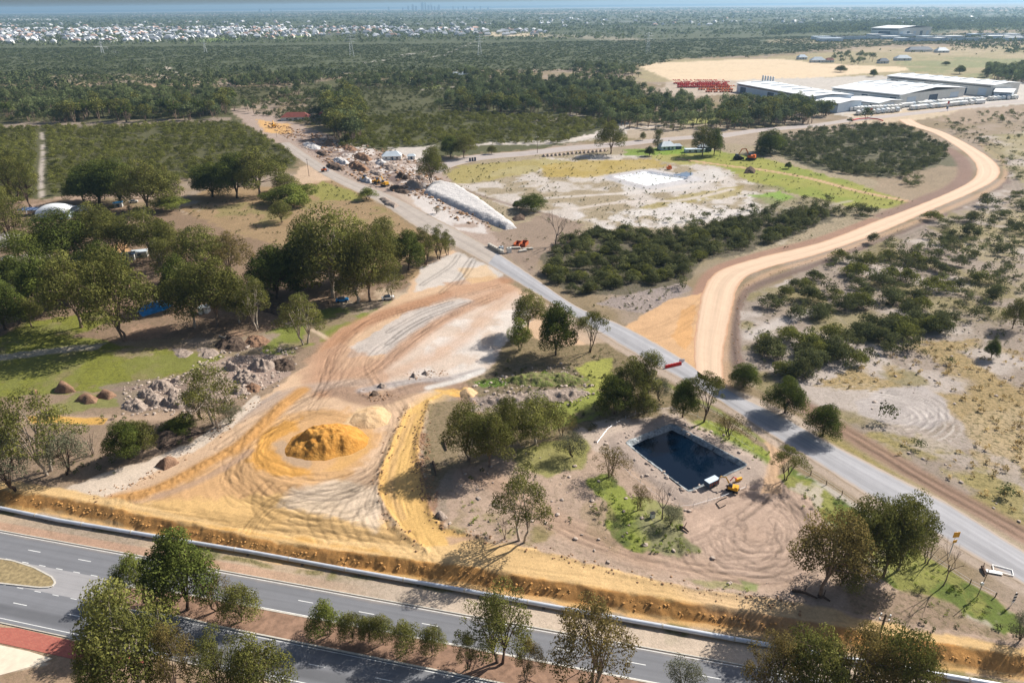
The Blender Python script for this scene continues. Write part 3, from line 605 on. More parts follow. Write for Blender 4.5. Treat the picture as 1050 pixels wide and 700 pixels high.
    poly(ST, (226, 190, 138), .5, 1.2, 1, raw=True, tf=0)
    ST2 = np.array([G(0, 500), G(100, 520), G(240, 545), G(330, 560)] + [hwp(s_, -9.5) for s_ in (85, 60, 20, -20)])
    poly(ST2, (226, 174, 98), 1.5, 2, .8, raw=True, tf=0)
    m = np.nonzero((np.abs(n + 14) < 10) & (Y < 300))[0]
    k = (1 - sst(0, 1, sdpoly(ST, X[m], Y[m])))
    q = fbm(n[m] * 1.0, s[m] * 0.03, .45, 88, 2) - .5
    col[m] *= (1 + .22 * q * k)[:, None]
    # south of the cut
    edge = np.interp(s, cs_, cn_)
    m = np.nonzero((n > edge - 0.3) & (Y < 400) & (Y > -200))[0]
    nn = n[m] - edge[m] + (fbm(X[m], Y[m], 3, 12, 2) - .5) * 1.0
    face = sst(-.1, .2, nn) * (1 - sst(2.3, 2.8, nn))
    ck = np.ones(len(m))
    col[m] = lin((178, 160, 142)); tuft[m] = .25                      # verge
    blend(m, sst(.45, .6, n20[m]) * .8, (204, 180, 154), .05)
    blend(m, sst(.6, .72, fbm(X[m], Y[m], 7, 19, 3)) * .8, (124, 124, 78), .5)
    blend(m, (1 - sst(3.2, 4.2, nn)) * (0.7 + .3 * n2[m]), (222, 178, 118), .0)
    blend(m, face * .85, (190, 138, 80), 0.0, .35)
    blend(m, sst(3.8, 4.4, nn) * (1 - sst(5.0, 5.6, nn)) * sst(.45, .6, n5[m]) * .8, (140, 130, 84), .6)
    pale = sst(70, 95, s[m]) * sst(-4.4, -3.6, n[m] + wx2[m]) * (1 - sst(-.2, .1, n[m]))
    blend(m, pale * .8, (214, 196, 178), .04)
    blend(m, sst(-2.6, -2.0, n[m]) * (1 - sst(-.2, .2, n[m])) * (1 - sst(50, 90, s[m])) * .7, (196, 156, 132), .1)
    # far side of the highway, south verge, median bare earth
    blend(m, sst(18.8, 19.6, n[m]), (172, 146, 122), .25)
    blend(m, sst(18.9, 19.1, n[m]) * (1 - sst(19.8, 20.6, n[m])), (206, 184, 156), 0)
    mm = sst(6.3, 6.6, n[m]) * (1 - sst(11.9, 12.2, n[m]))
    blend(m, mm, (150, 118, 100), .25)
    blend(m, mm * sst(.5, .62, fbm(X[m], Y[m], 9, 29, 2)) * (1 - sst(85, 110, s[m])), (166, 150, 116), .35)
    poly([(278, 634), (290, 632), (302, 636), (296, 644), (282, 643)], (212, 176, 146), .5, 1, .9, z=ZS)
    poly([(0, 667), (54, 679), (40, 684), (0, 690), (-60, 690), (-60, 655)], (214, 198, 176), .4, .6, .95, z=ZS, tf=0)
    # ---------- middle ground below the dam
    MG = [(456, 540), (470, 480), (520, 470), (560, 460), (600, 470), (625, 430), (640, 425), (660, 430), (760, 470), (800, 480), (860, 520), (900, 560), (1000, 600), (1050, 630), (1150, 660), (1050, 662), (938, 645), (825, 620), (713, 605), (596, 577), (500, 553)]
    poly(MG, (188, 164, 146), .8, 2, 1, tf=.25)
    poly([(458, 520), (480, 510), (540, 530), (575, 545), (545, 562), (500, 552), (460, 542)], (146, 134, 88), .8, 2, .8, (7, .35, .55, 111), tf=.5)
    line([(480, 485), (520, 500), (560, 530), (620, 556), (680, 575), (760, 588), (800, 590)], (190, 160, 138), 6, 2, .8, stri=.2)
    GV = [(600, 492), (625, 485), (648, 508), (668, 512), (700, 520), (716, 545), (722, 566), (690, 568), (640, 560), (620, 540), (626, 520)]
    poly(GV, (104, 118, 60), .6, 2, .95, tf=.35); poly(GV, (152, 160, 78), .6, 2, .8, (5, .45, .6, 112), tf=.2)
    poly([(600, 500), (615, 490), (630, 520), (650, 545), (720, 568), (640, 575), (600, 540)], (160, 140, 110), .8, 2, .5, (6, .4, .6, 113), tf=.4)
    poly([(705, 592), (745, 594), (775, 600), (770, 608), (720, 602)], (146, 148, 84), .6, 2, .8, tf=.5); poly([(755, 590), (780, 598), (775, 608), (758, 606)], (120, 146, 64), .6, 1.5, .9, (4, .35, .5, 114))
    poly([(530, 462), (570, 450), (610, 450), (600, 480), (560, 490), (525, 480)], (150, 150, 82), .8, 2, .8, tf=.4)
    poly([(700, 510), (740, 500), (790, 492), (830, 505), (865, 535), (850, 575), (800, 600), (740, 585), (700, 545)], (190, 164, 146), .8, 1.5, 1, tf=0.02)
    swirl(772, 547, 3, 25, .05, 1.0, 0, fr=1.5, seed=35, cc=(204, 180, 164), cam=.25)
    for i_ in range(6): tracks(arc(772, 545, 64 - i_ * 9, 42 - i_ * 6, -3.0 + i_ * .5, 2.6 + i_ * .3, 20), 5, 1.6, seed=450 + i_, dark=.78)
    for i_, q in enumerate([[(793, 450), (797, 480), (780, 515), (730, 545), (700, 560)], [(796, 455), (800, 500), (835, 545), (845, 590)], [(480, 485), (540, 525), (620, 556), (700, 582), (800, 592)], [(700, 575), (650, 568), (590, 545), (545, 520)]]): tracks(q, 8, 1.6, seed=460 + i_, dark=.8)
    for q in ([(790, 450), (794, 470), (790, 500), (760, 530)], [(794, 452), (798, 475), (800, 505), (830, 535), (840, 560)], [(700, 560), (720, 585), (790, 595), (840, 580)]): ruts(q, 1.8, .35, .7)
    poly([(776, 444), (796, 452), (812, 468), (800, 480), (800, 505), (780, 505), (786, 480), (788, 462)], (206, 172, 140), .4, .8, .95, tf=0)
    # green around the dam
    poly([(690, 428), (720, 428), (752, 440), (790, 465), (782, 478), (762, 468), (730, 450), (700, 438)], (150, 160, 76), .6, 1.5, .95, tf=.4)
    poly([(700, 434), (730, 440), (786, 470), (780, 478), (740, 455)], (108, 134, 54), .6, 1.5, .85, (4, .4, .55, 115), tf=.3)
    V9 = [(796, 488), (812, 478), (850, 500), (882, 526), (960, 575), (1040, 628), (1050, 645), (1010, 650), (960, 625), (900, 590), (862, 550), (830, 512)]
    poly(V9, (150, 152, 82), .6, 1.5, .95, tf=.5); poly(V9, (104, 122, 60), .6, 1.5, .85, (6, .5, .62, 116), tf=.3); poly(V9, (200, 186, 174), .6, 1.5, .8, (7, .57, .66, 117), tf=.1)
    poly([(880, 600), (960, 610), (1010, 640), (1050, 655), (940, 640), (870, 625)], (164, 142, 122), .8, 2, .9, tf=.45)
    line([(822, 487), (848, 500), (882, 522), (905, 538)], (206, 196, 186), 1.6, .6, .8, patch=(3, .3, .5, 61))
    # strip between the sand and the side road: green, litter, rubble
    SG = [(500, 384), (520, 350), (545, 345), (580, 355), (622, 352), (680, 388), (745, 428), (700, 432), (640, 428), (600, 450), (520, 455), (490, 440), (488, 410)]
    poly(SG, (142, 126, 98), .8, 2, .95, tf=.6)
    poly([(590, 378), (605, 370), (628, 368), (630, 395), (606, 402)], (164, 166, 84), .8, 1.5, .9, tf=.3); poly([(560, 410), (600, 396), (635, 405), (610, 430), (570, 440)], (150, 158, 76), .8, 2, .9, (6, .3, .5, 118), tf=.4)
    poly([(484, 392), (505, 375), (580, 372), (605, 392), (540, 404), (490, 406)], (138, 124, 104), .8, 2, .8, (4, .35, .5, 119), tf=.5)
    poly([(486, 392), (520, 385), (560, 380), (570, 385), (500, 398)], (98, 128, 50), .6, 1.5, .9, (4, .42, .55, 120), tf=.3)
    poly([(480, 408), (540, 400), (605, 398), (590, 408), (510, 422), (480, 424)], (168, 152, 146), .8, 1.5, .8, (2.5, .35, .55, 121), tf=.3)
    poly([(590, 440), (630, 426), (690, 418), (700, 426), (660, 440), (645, 455), (640, 470), (610, 465)], (200, 182, 168), .8, 1.5, .9, (6, .3, .45, 122), tf=.1)
    # dam bund and liner tones
    m = bb(POND, 12); d = sdpoly(POND, X[m] + wx2[m], Y[m] + wy2[m])
    blend(m, 1 - sst(4.5, 7, d), (186, 168, 156), 0.05); blend(m, 1 - sst(.7, 1.2, d), (90, 96, 104), 0)
    m = bb(BASIN, 14); d = sdpoly(BASIN, X[m], Y[m]); blend(m, 1 - sst(7, 12, d), (206, 202, 204), 0.05)
    poly([(690, 180), (704, 176), (712, 178), (702, 184)], (110, 136, 168), .5, .5, .9)
    # ---------- side road verges
    def offs(L_, k): return [(x_ + k[0], y_ + k[1]) for x_, y_ in L_]
    line([(737, 396), (805, 425), (846, 449), (915, 485), (970, 512), (1050, 561), (1150, 625)], (204, 186, 172), 3.6, 1, .85, tf=.05)
    line([(566, 314), (620, 347), (668, 376), (734, 413), (783, 446), (830, 475), (890, 513), (951, 548), (1050, 606)], (190, 172, 158), 2.6, .8, .85, tf=.05)
    line([(660, 384), (700, 402), (740, 424), (783, 452)], (136, 144, 80), 1.5, .5, .7)
    line([(850, 455), (880, 470), (960, 518), (1050, 578)], (168, 152, 92), 3.5, 1.2, .9, tf=.3)
    # sand track shoulders
    line([(716, 390), (709, 350), (713, 318), (720, 296), (736, 276), (780, 261), (843, 245), (896, 225)], (170, 134, 116), 5.5, 1.2, .9, tf=.1)
    line([(905, 222), (950, 204), (978, 192), (990, 178), (985, 163), (970, 152)], (150, 122, 112), 8.5, 2, .9, tf=.2)
    line([(746, 400), (742, 370), (748, 330), (760, 300), (790, 280), (843, 264), (906, 241), (960, 219), (1004, 200), (1030, 183), (1028, 165), (1004, 147)], (208, 172, 142), 3.0, 1, .6, tf=.05)
    line([(762, 392), (756, 360), (758, 325), (766, 300), (790, 287), (843, 270), (906, 247), (962, 224), (1010, 204), (1036, 184), (1032, 163), (1006, 144)], (128, 108, 102), 4.2, 1.3, .85, tf=.15, stri=.3)
    line([(775, 385), (768, 350), (770, 325), (782, 303), (810, 290)], (196, 182, 174), 4, 1.4, .7, stri=.3)
    # apron between side road and sand track
    poly([(634, 338), (650, 331), (668, 318), (690, 306), (708, 303), (722, 300), (718, 340), (713, 386), (700, 376), (670, 358), (655, 352)], (216, 176, 136), .6, 1.5, 1, tf=0)
    poly([(688, 345), (700, 318), (712, 312), (710, 345), (704, 360)], (222, 170, 112), .6, 1.5, .7, tf=0); ruts([(640, 344), (670, 336), (700, 322), (720, 306)], 1.8, .6, .86); ruts([(650, 350), (680, 346), (710, 330)], 1.8, .6, .86)
    poly([(560, 316), (612, 330), (650, 348), (690, 372), (706, 384), (690, 372), (640, 338), (600, 318)], (150, 140, 96), .5, 1, .6, tf=.4)
    # ---------- right: sandy scrub
    RR = [(770, 395), (760, 350), (760, 320), (772, 300), (843, 272), (960, 226), (1035, 190), (1030, 150), (1000, 140), (1100, 130), (1400, 150), (1400, 900), (1060, 560), (850, 440)]
    poly(RR, (168, 153, 142), 1, 2, .85, tf=.35)
    poly(RR, (200, 188, 180), 1, 2, .75, (16, .48, .60, 131), tf=.15); poly(RR, (150, 138, 96), 1, 2, .8, (18, .48, .62, 132), tf=.5)
    poly([(830, 398), (880, 375), (940, 350), (1050, 345), (1300, 360), (1300, 500), (1050, 470), (1000, 440), (930, 400), (880, 400)], (176, 152, 108), 1, 3, .9, (12, .36, .55, 133), tf=.6)
    poly([(960, 215), (1050, 200), (1300, 220), (1300, 330), (1050, 320), (1000, 260)], (172, 158, 124), 1, 3, .7, (20, .4, .56, 134), tf=.4)
    poly([(1000, 145), (1100, 125), (1300, 200), (1060, 200)], (172, 160, 120), 1, 3, .7, (30, .42, .56, 135), tf=.4)
    poly([(985, 425), (1050, 415), (1200, 440), (1200, 520), (1050, 500), (1000, 475)], (190, 168, 132), 1, 2, .9, (10, .3, .5, 136), tf=.75)
    poly([(880, 445), (940, 440), (1000, 470), (1050, 500), (1050, 545), (960, 495), (880, 455)], (166, 152, 100), .8, 2, .9, (8, .3, .5, 137), tf=.5)
    poly([(895, 440), (960, 430), (1000, 455), (1050, 480), (1050, 500), (990, 480), (930, 455)], (186, 172, 162), .8, 2, .8, (6, .35, .55, 138), tf=.4)
    poly([(878, 412), (905, 398), (950, 396), (972, 410), (975, 430), (950, 438), (905, 432), (880, 425)], (190, 180, 176), 1, 2, .95, tf=.1)
    c0 = G(918, 424); mm_ = np.nonzero((np.abs(X - c0[0] ) < 35) & (np.abs(Y - c0[1]) < 30))[0]
    dx = X[mm_] - c0[0]; dy = Y[mm_] - c0[1]; r = np.hypot(dx + 4, dy * 1.25); an = np.arctan2(dy, dx + 4)
    k = (1 - sst(16, 22, r)) * sst(3, 6, r) * sst(-1.6, -1.1, an) * (1 - sst(1.7, 2.2, an))
    st = np.sin(r * 2 * math.pi / 1.9 + 2.0 * fbm(X[mm_], Y[mm_], 5, 66, 2))
    k = k * sst(.38, .6, fbm(X[mm_], Y[mm_], 5, 67, 3)); blend(mm_, k * np.clip(st, 0, 1) * .7, (222, 212, 204), 0); Z[mm_] += .05 * k * st
    for i_ in range(8): tracks(arc(905 + i_ * 2, 424, 70 - i_ * 7, 30 - i_ * 3, -1.5, 2.2, 14), 2, 1.0, seed=480 + i_, dark=.75)
    line([(770, 345), (800, 330), (840, 318)], (206, 196, 190), 5, 2, .8); line([(800, 355), (830, 345), (850, 350)], (200, 188, 182), 6, 3, .6)
    for q in ([(860, 265), (900, 255), (960, 232), (1010, 225), (1050, 235)], [(1000, 300), (1020, 330), (1050, 340)], [(1010, 150), (1030, 165), (1045, 190), (1050, 210)]): ruts(q, 2.4, .8, .75)
    line([(846, 449), (880, 468), (915, 489), (970, 520), (1050, 572)], (156, 142, 88), 5.5, 1.5, .85, tf=.4)
    line([(818, 412), (850, 432), (900, 462), (960, 498), (1050, 548), (1150, 606)], (158, 130, 112), 6.0, 1.4, .95, tf=.05, stri=.35, sfreq=.9)
    ruts([(818, 412), (850, 432), (900, 462), (960, 498), (1050, 548)], 2.2, .5, .62)
    line([(737, 398), (805, 429), (846, 454), (915, 490), (970, 518), (1050, 567), (1150, 630)], (198, 180, 164), 2.6, .9, .85, tf=.05)
    # far right construction scars
    poly([(985, 112), (1050, 108), (1050, 120), (990, 128), (960, 124)], (178, 156, 138), 1, 3, .8, tf=.3)

    K = 0.76
    rgba = np.ones((X.size, 4), np.float32); rgba[:, :3] = np.clip(col * K, 0.01, .85)
    me = bpy.data.meshes.new('ground')
    me.vertices.add(X.size); co = np.empty((X.size, 3), np.float32); co[:, 0] = X; co[:, 1] = Y; co[:, 2] = Z; me.vertices.foreach_set('co', co.ravel())
    ii = np.arange(nr * nc).reshape(nr, nc); q = np.stack([ii[:-1, :-1], ii[:-1, 1:], ii[1:, 1:], ii[1:, :-1]], -1).reshape(-1, 4).astype(np.int32)
    me.loops.add(q.size); me.loops.foreach_set('vertex_index', q.ravel()); me.polygons.add(len(q)); me.polygons.foreach_set('loop_start', np.arange(len(q), dtype=np.int32) * 4)
    me.polygons.foreach_set('use_smooth', np.ones(len(q), bool))
    me.update(calc_edges=True); me.validate()
    ca = me.color_attributes.new('Col', 'FLOAT_COLOR', 'POINT'); ca.data.foreach_set('color', rgba.ravel())
    ta = me.attributes.new('Tuft', 'FLOAT', 'POINT'); ta.data.foreach_set('value', np.clip(tuft, 0, 1).astype(np.float32))
    me.materials.append(M['ground'])
    o = bpy.data.objects.new('ground', me); COL.objects.link(o); tag(o, kind='structure')
build_ground()

# ------------------------------------------------------------------ roads as sheets following the ground
def resample(V, n):
    d = np.concatenate([[0], np.cumsum(np.hypot(*np.diff(V, axis=0).T))]); t = np.linspace(0, d[-1], n)
    return np.stack([np.interp(t, d, V[:, 0]), np.interp(t, d, V[:, 1])], 1)
def ribbon(name, Lp, Rp, n, nx, mat, lift=0.07, jag=0.0, kind='structure', z=None, world=False, width=None):
    L = spline(Lp if world else P(Lp), 6); Rr = spline(Rp if world else P(Rp), 6)
    L = resample(L, n); Rr = resample(Rr, n)
    t = np.linspace(0, 1, nx + 1)
    X = L[:, None, 0] * (1 - t) + Rr[:, None, 0] * t; Y = L[:, None, 1] * (1 - t) + Rr[:, None, 1] * t
    if jag:
        dirx = (Rr - L) / np.hypot(*(Rr - L).T)[:, None]
        jl = (fbm(L[:, 0], L[:, 1], 3.0, 5, 3) - .5) * 2 * jag; jr = (fbm(Rr[:, 0], Rr[:, 1], 3.0, 6, 3) - .5) * 2 * jag
        X[:, 0] += dirx[:, 0] * jl; Y[:, 0] += dirx[:, 1] * jl; X[:, -1] += dirx[:, 0] * jr; Y[:, -1] += dirx[:, 1] * jr
    Zz = (height(X.ravel(), Y.ravel()).reshape(X.shape) if z is None else np.full(X.shape, z)) + lift
    Zz[:, 0] -= lift * .85; Zz[:, -1] -= lift * .85
    s = np.concatenate([[0], np.cumsum(np.hypot(*np.diff((L + Rr) / 2, axis=0).T))])
    ww = np.hypot(*(Rr - L).T); wd = width or ww.mean()
    me = bpy.data.meshes.new(name); vs = np.stack([X, Y, Zz], -1).reshape(-1, 3); ii = np.arange(n * (nx + 1)).reshape(n, nx + 1)
    q = np.stack([ii[:-1, :-1], ii[:-1, 1:], ii[1:, 1:], ii[1:, :-1]], -1).reshape(-1, 4)
    a, b_, c_ = vs[q[0][0]], vs[q[0][1]], vs[q[0][2]]
    if np.cross(b_ - a, c_ - a)[2] < 0: q = q[:, ::-1]
    me.from_pydata(vs.tolist(), [], q.tolist()); uv = me.uv_layers.new(name='UV')
    S = np.repeat(s[:, None], nx + 1, 1).ravel(); D = np.repeat((t * wd)[None], n, 0).ravel()
    uv.data.foreach_set('uv', np.stack([S[q.ravel()], D[q.ravel()]], -1).ravel().astype(np.float32))
    me.polygons.foreach_set('use_smooth', [True] * len(q)); me.materials.append(mat); me.update()
    o = bpy.data.objects.new(name, me); COL.objects.link(o); tag(o, kind=kind); return o, wd
wS = 10.2
k_ = 10
ribbon('gravel_road', SIDE_L[2:k_], SIDE_R[2:k_], 300, 8, road_mat('gravel_road', (164, 154, 146), (160, 144, 128), 10.0, [(3.0, 1.0, 1.05), (5, .6, .94), (7.0, .9, 1.05)], streak=.14, mottled=.12), jag=.6, width=10.0, lift=.06)
ribbon('side_road', SIDE_L[k_ - 2:], SIDE_R[k_ - 2:], 300, 10, road_mat('side_road', (156, 155, 159), (172, 154, 138), 10.0, [(3.0, 1.0, .86), (7.0, .9, 1.12)], streak=.12, mottled=.08), jag=.35, width=10.0)
ribbon('haul_road', HAUL_O, HAUL_I, 420, 10, road_mat('haul_road', (200, 174, 150), (180, 140, 112), 11.0, [(3.0, .8, 1.06), (5.0, .8, .95), (8.0, .8, 1.05)], streak=.09, mottled=.06), jag=.5, width=11.0)
ribbon('far_road', FAR_T, FAR_B, 200, 4, road_mat('far_road', (166, 156, 152), (174, 154, 136), 12.0, streak=.08), jag=.5, width=12.0)
def strip(name, segs, mat, z, kind='structure', uvw=None):   # flat strips in the highway frame: list of (s0,s1,n0,n1)
    vs = []; fs = []; uvs = []
    for s0, s1, n0, n1 in segs:
        k = max(1, int((s1 - s0) / 12)); b = len(vs)
        for i in range(k + 1):
            s_ = s0 + (s1 - s0) * i / k
            for n_ in (n0, n1): vs.append((*hwp(s_, n_), z)); uvs.append((s_, n_))
        for i in range(k): fs.append((b + 2 * i, b + 2 * i + 1, b + 2 * i + 3, b + 2 * i + 2))
    me = bpy.data.meshes.new(name); me.from_pydata(vs, [], fs); uv = me.uv_layers.new(name='UV')
    for l in me.loops: uv.data[l.index].uv = uvs[l.vertex_index]
    me.materials.append(mat); me.update(); me.flip_normals() if me.polygons[0].normal.z < 0 else None
    o = bpy.data.objects.new(name, me); COL.objects.link(o); return tag(o, kind=kind)
def hw_poly(name, pts, mat, z, thick=0.0, kind='structure'):
    V = [tuple(p) for p in pts]; vs = [(x, y, z) for x, y in V]; fs = [tuple(range(len(V)))]
    if thick:
        vs += [(x, y, z - thick) for x, y in V]; k = len(V); fs += [(i, i + k, (i + 1) % k + k, (i + 1) % k) for i in range(k)]
    me = bpy.data.meshes.new(name); me.from_pydata(vs, [], fs); uv = me.uv_layers.new(name='UV')
    for l in me.loops:
        v = me.vertices[l.vertex_index].co; uv.data[l.index].uv = hw(v.x, v.y)
    me.materials.append(mat); me.update()
    if me.polygons[0].normal.z < 0: me.flip_normals()
    o = bpy.data.objects.new(name, me); COL.objects.link(o); return tag(o, kind=kind)
asph = road_mat('asphalt', (118, 119, 124), (146, 136, 128), 60.0, [(1.0, .25, .93), (2.4, .25, .93), (4.3, .25, .94), (5.8, .25, .94), (17.0, 1.1, .72), (13.7, .6, 1.07)], streak=.07, mottled=.07, bump=.01, streak_sc=.8)
Zr = ZS + .05
noseR = [(94.5, 622), (96, 614), (103, 608), (114, 604), (130, 601.5), (150, 602), (172, 606)]
noseL = [(0, 573), (13.5, 575), (35, 582), (53, 591.5), (57, 597), (53, 602), (40.7, 602.5), (0, 597.5)]
strip('highway_carriageway', [(-130, 340, 0, 6.55)], asph, Zr)
strip('highway_carriageway', [(-130, 340, 12.0, 19.4)], asph, Zr)
# junction through the median between the two island noses
JX = [G(x, y, ZS) for x, y in [(-160, 560), (0, 571)]]
a1 = hwp(-130, 6.5); a2 = hwp(58, 6.5); a3 = hwp(62, 12.05); a4 = hwp(-130, 12.05)
hw_poly('median_crossover', [a1, a2, a3, a4], road_mat('old_asphalt', (150, 148, 150), (156, 146, 138), 80.0, streak=.1, mottled=.08, bump=.01), Zr - .004)
def nose_to_world(px): return [G(x, y, ZS) for x, y in px]
def smooth_closed(V, n=4):
    V = np.array(V); W = np.vstack([V[-1:], V, V[:2]]); out = []
    for i in range(1, len(V) + 1):
        for k in range(n):
            t = k / n; p0, p1, p2, p3 = W[i - 1], W[i], W[i + 1], W[i + 2]
            out.append(0.5 * (2 * p1 + (p2 - p0) * t + (2 * p0 - 5 * p1 + 4 * p2 - p3) * t * t + (3 * p1 - p0 - 3 * p2 + p3) * t ** 3))
    return out
mulch = plain('median_earth', (138, 110, 92), .95, .28, .9, bump=.15); grassy = plain('island_grass', (144, 128, 96), .95, .3, 1.4, bump=.15)
nr_ = [hwp(340, 6.62), hwp(200, 6.62), hwp(100, 6.62), hwp(70, 6.7)] + nose_to_world([(172, 606), (150, 603), (130, 602.5), (114, 604.5), (103, 608.5), (96, 614), (94.5, 620)]) + [hwp(52, 11.5), hwp(60, 11.85), hwp(100, 11.9), hwp(200, 11.9), hwp(340, 11.9)]
hw_poly('median_island', nr_, mulch, ZS + .16, .2)
nl_ = [hwp(-130, 6.9)] + nose_to_world([(0, 573), (13.5, 575), (35, 582), (53, 591.5), (57, 597), (53, 602), (40.7, 602.5), (0, 598)]) + [hwp(-130, 11.3)]
hw_poly('traffic_island', nl_, grassy, ZS + .16, .2)
def kerb(name, pts, w=.28, h=.2, z=ZS):
    V = np.array(pts); m = MB(); k = len(V)
    T = np.gradient(V, axis=0); T /= np.hypot(*T.T)[:, None]; Nn = np.stack([-T[:, 1], T[:, 0]], 1) * w / 2; vs = []; fs = []
    for i in range(k):
        a = V[i] + Nn[i]; b = V[i] - Nn[i]
        vs += [(a[0], a[1], z), (a[0], a[1], z + h), (b[0], b[1], z + h), (b[0], b[1], z)]
    for i in range(k - 1):
        for j in range(3): fs.append((4 * i + j, 4 * i + j + 1, 4 * i + 5 + j, 4 * i + 4 + j))
    m.add(vs, fs); return tag(m.build(name, M['concrete']), kind='structure')
kerb('kerb', resample(np.array([hwp(-130, -.05), hwp(340, -.05)]), 40), .22, .16)
kerb('kerb', resample(np.array(nr_), 900)); kerb('kerb', resample(np.array(nl_), 400))
kerb('kerb', resample(np.array([hwp(-130, 19.6), hwp(340, 19.6)]), 40), .2, .14)
# painted markings
mk = []
for i in range(-8, 30): mk.append((10.6 + i * 12.0, 13.6 + i * 12.0, 3.33, 3.46))
for i in range(-8, 30): mk.append((21.0 + i * 11.9 - 1.5, 24.0 + i * 11.9 - 1.5, 15.28, 15.41))
for i in range(-12, 13): mk.append((12.3 + i * 4.0, 13.8 + i * 4.0, 6.36, 6.5)); mk.append((17.0 + i * 4.0, 18.4 + i * 4.0, 12.08, 12.2))
mk.append((62, 340, 6.28, 6.40)); mk.append((-130, 340, .35, .46)); mk.append((54, 340, 12.3, 12.4)); mk.append((-130, 340, 18.7, 18.82))
strip('lane_markings', mk, M['line'], Zr + .006)
# footpath of red paving at the junction corner
bm_, bn, bb_, bo = newmat('red_paving')
tc = N(bn, 'ShaderNodeTexCoord'); br = N(bn, 'ShaderNodeTexBrick', i_Scale=1.0); br.inputs['Color1'].default_value = (*lin((164, 88, 76)), 1); br.inputs['Color2'].default_value = (*lin((178, 104, 88)), 1); br.inputs['Mortar'].default_value = (*lin((140, 96, 84)), 1)
br.inputs['Mortar Size'].default_value = .02; br.inputs['Brick Width'].default_value = .5; br.inputs['Row Height'].default_value = .25
bn.links.new(tc.outputs['Object'], br.inputs[0]); bn.links.new(br.outputs[0], bb_.inputs['Base Color']); bb_.inputs['Roughness'].default_value = .9
hw_poly('red_paving', [G(x, y, ZS) for x, y in [(-120, 622), (0, 643), (17.6, 643.5), (73, 656.5), (140, 672), (150, 680), (110, 684), (60, 672), (0, 659), (-120, 640)]], bm_, ZS + .05)
hw_poly('concrete_slab', [G(x, y, ZS) for x, y in [(-120, 645), (0, 661), (30, 667.5), (54, 675), (36, 682), (0, 692), (-120, 700)]], plain('worn_concrete', (214, 200, 180), .95, .1, .8), ZS + .045)
# ------------------------------------------------------------------ foliage
def mesh_np(name, V, Q, mats, mi=None, colr=None):
    me = bpy.data.meshes.new(name); me.vertices.add(len(V)); me.vertices.foreach_set('co', np.asarray(V, np.float32).ravel())
    Q = np.asarray(Q, np.int32); me.loops.add(Q.size); me.loops.foreach_set('vertex_index', Q.ravel()); me.polygons.add(len(Q))
    me.polygons.foreach_set('loop_start', np.arange(len(Q), dtype=np.int32) * Q.shape[1])
    for m in mats: me.materials.append(m)
    if mi is not None: me.polygons.foreach_set('material_index', np.asarray(mi, np.int32))
    me.update(calc_edges=True)
    if colr is not None:
        a = np.ones((len(V), 4), np.float32); a[:, :3] = colr; me.color_attributes.new('Col', 'FLOAT_COLOR', 'POINT').data.foreach_set('color', a.ravel())
    return me
def leafcloud(cen, rad, cnt, size, r, up=.25, shell=.55, asp=.6, flat=1.0):
    """cen (k,3), rad (k,3), cnt per cluster"""
    cen = np.asarray(cen, float); rad = np.asarray(rad, float); k = len(cen)
    ci = np.repeat(np.arange(k), cnt); n = len(ci)
    d = r.normal(size=(n, 3)); d[:, 2] += up; d /= np.linalg.norm(d, axis=1)[:, None]
    rr = shell + (1.08 - shell) * r.random(n) ** .6
    p = cen[ci] + d * rad[ci] * rr[:, None]
    nn = d * .75 + r.normal(size=(n, 3)) * .45; nn[:, 2] += .15; nn /= np.linalg.norm(nn, axis=1)[:, None]
    t = np.cross(nn, r.normal(size=(n, 3))); t /= np.linalg.norm(t, axis=1)[:, None]; b = np.cross(nn, t)
    s = size * (.6 + .8 * r.random(n))[:, None]
    t = t * s * .5; b = b * s * .5 * asp
    V = np.stack([p - t, p + b * .9 - t * .1, p + t, p - b * .9 + t * .15], 1).reshape(-1, 3)
    cb = .66 + .62 * r.random(k); cg = r.random(k)
    br = cb[ci] * (.8 + .4 * r.random(n)); g = np.clip(cg[ci] * .6 + .5 * r.random(n), 0, 1)
    colr = np.repeat(np.stack([br, g, np.zeros(n)], 1), 4, 0)
    return V, colr
def quads(n): return np.arange(4 * n).reshape(n, 4)
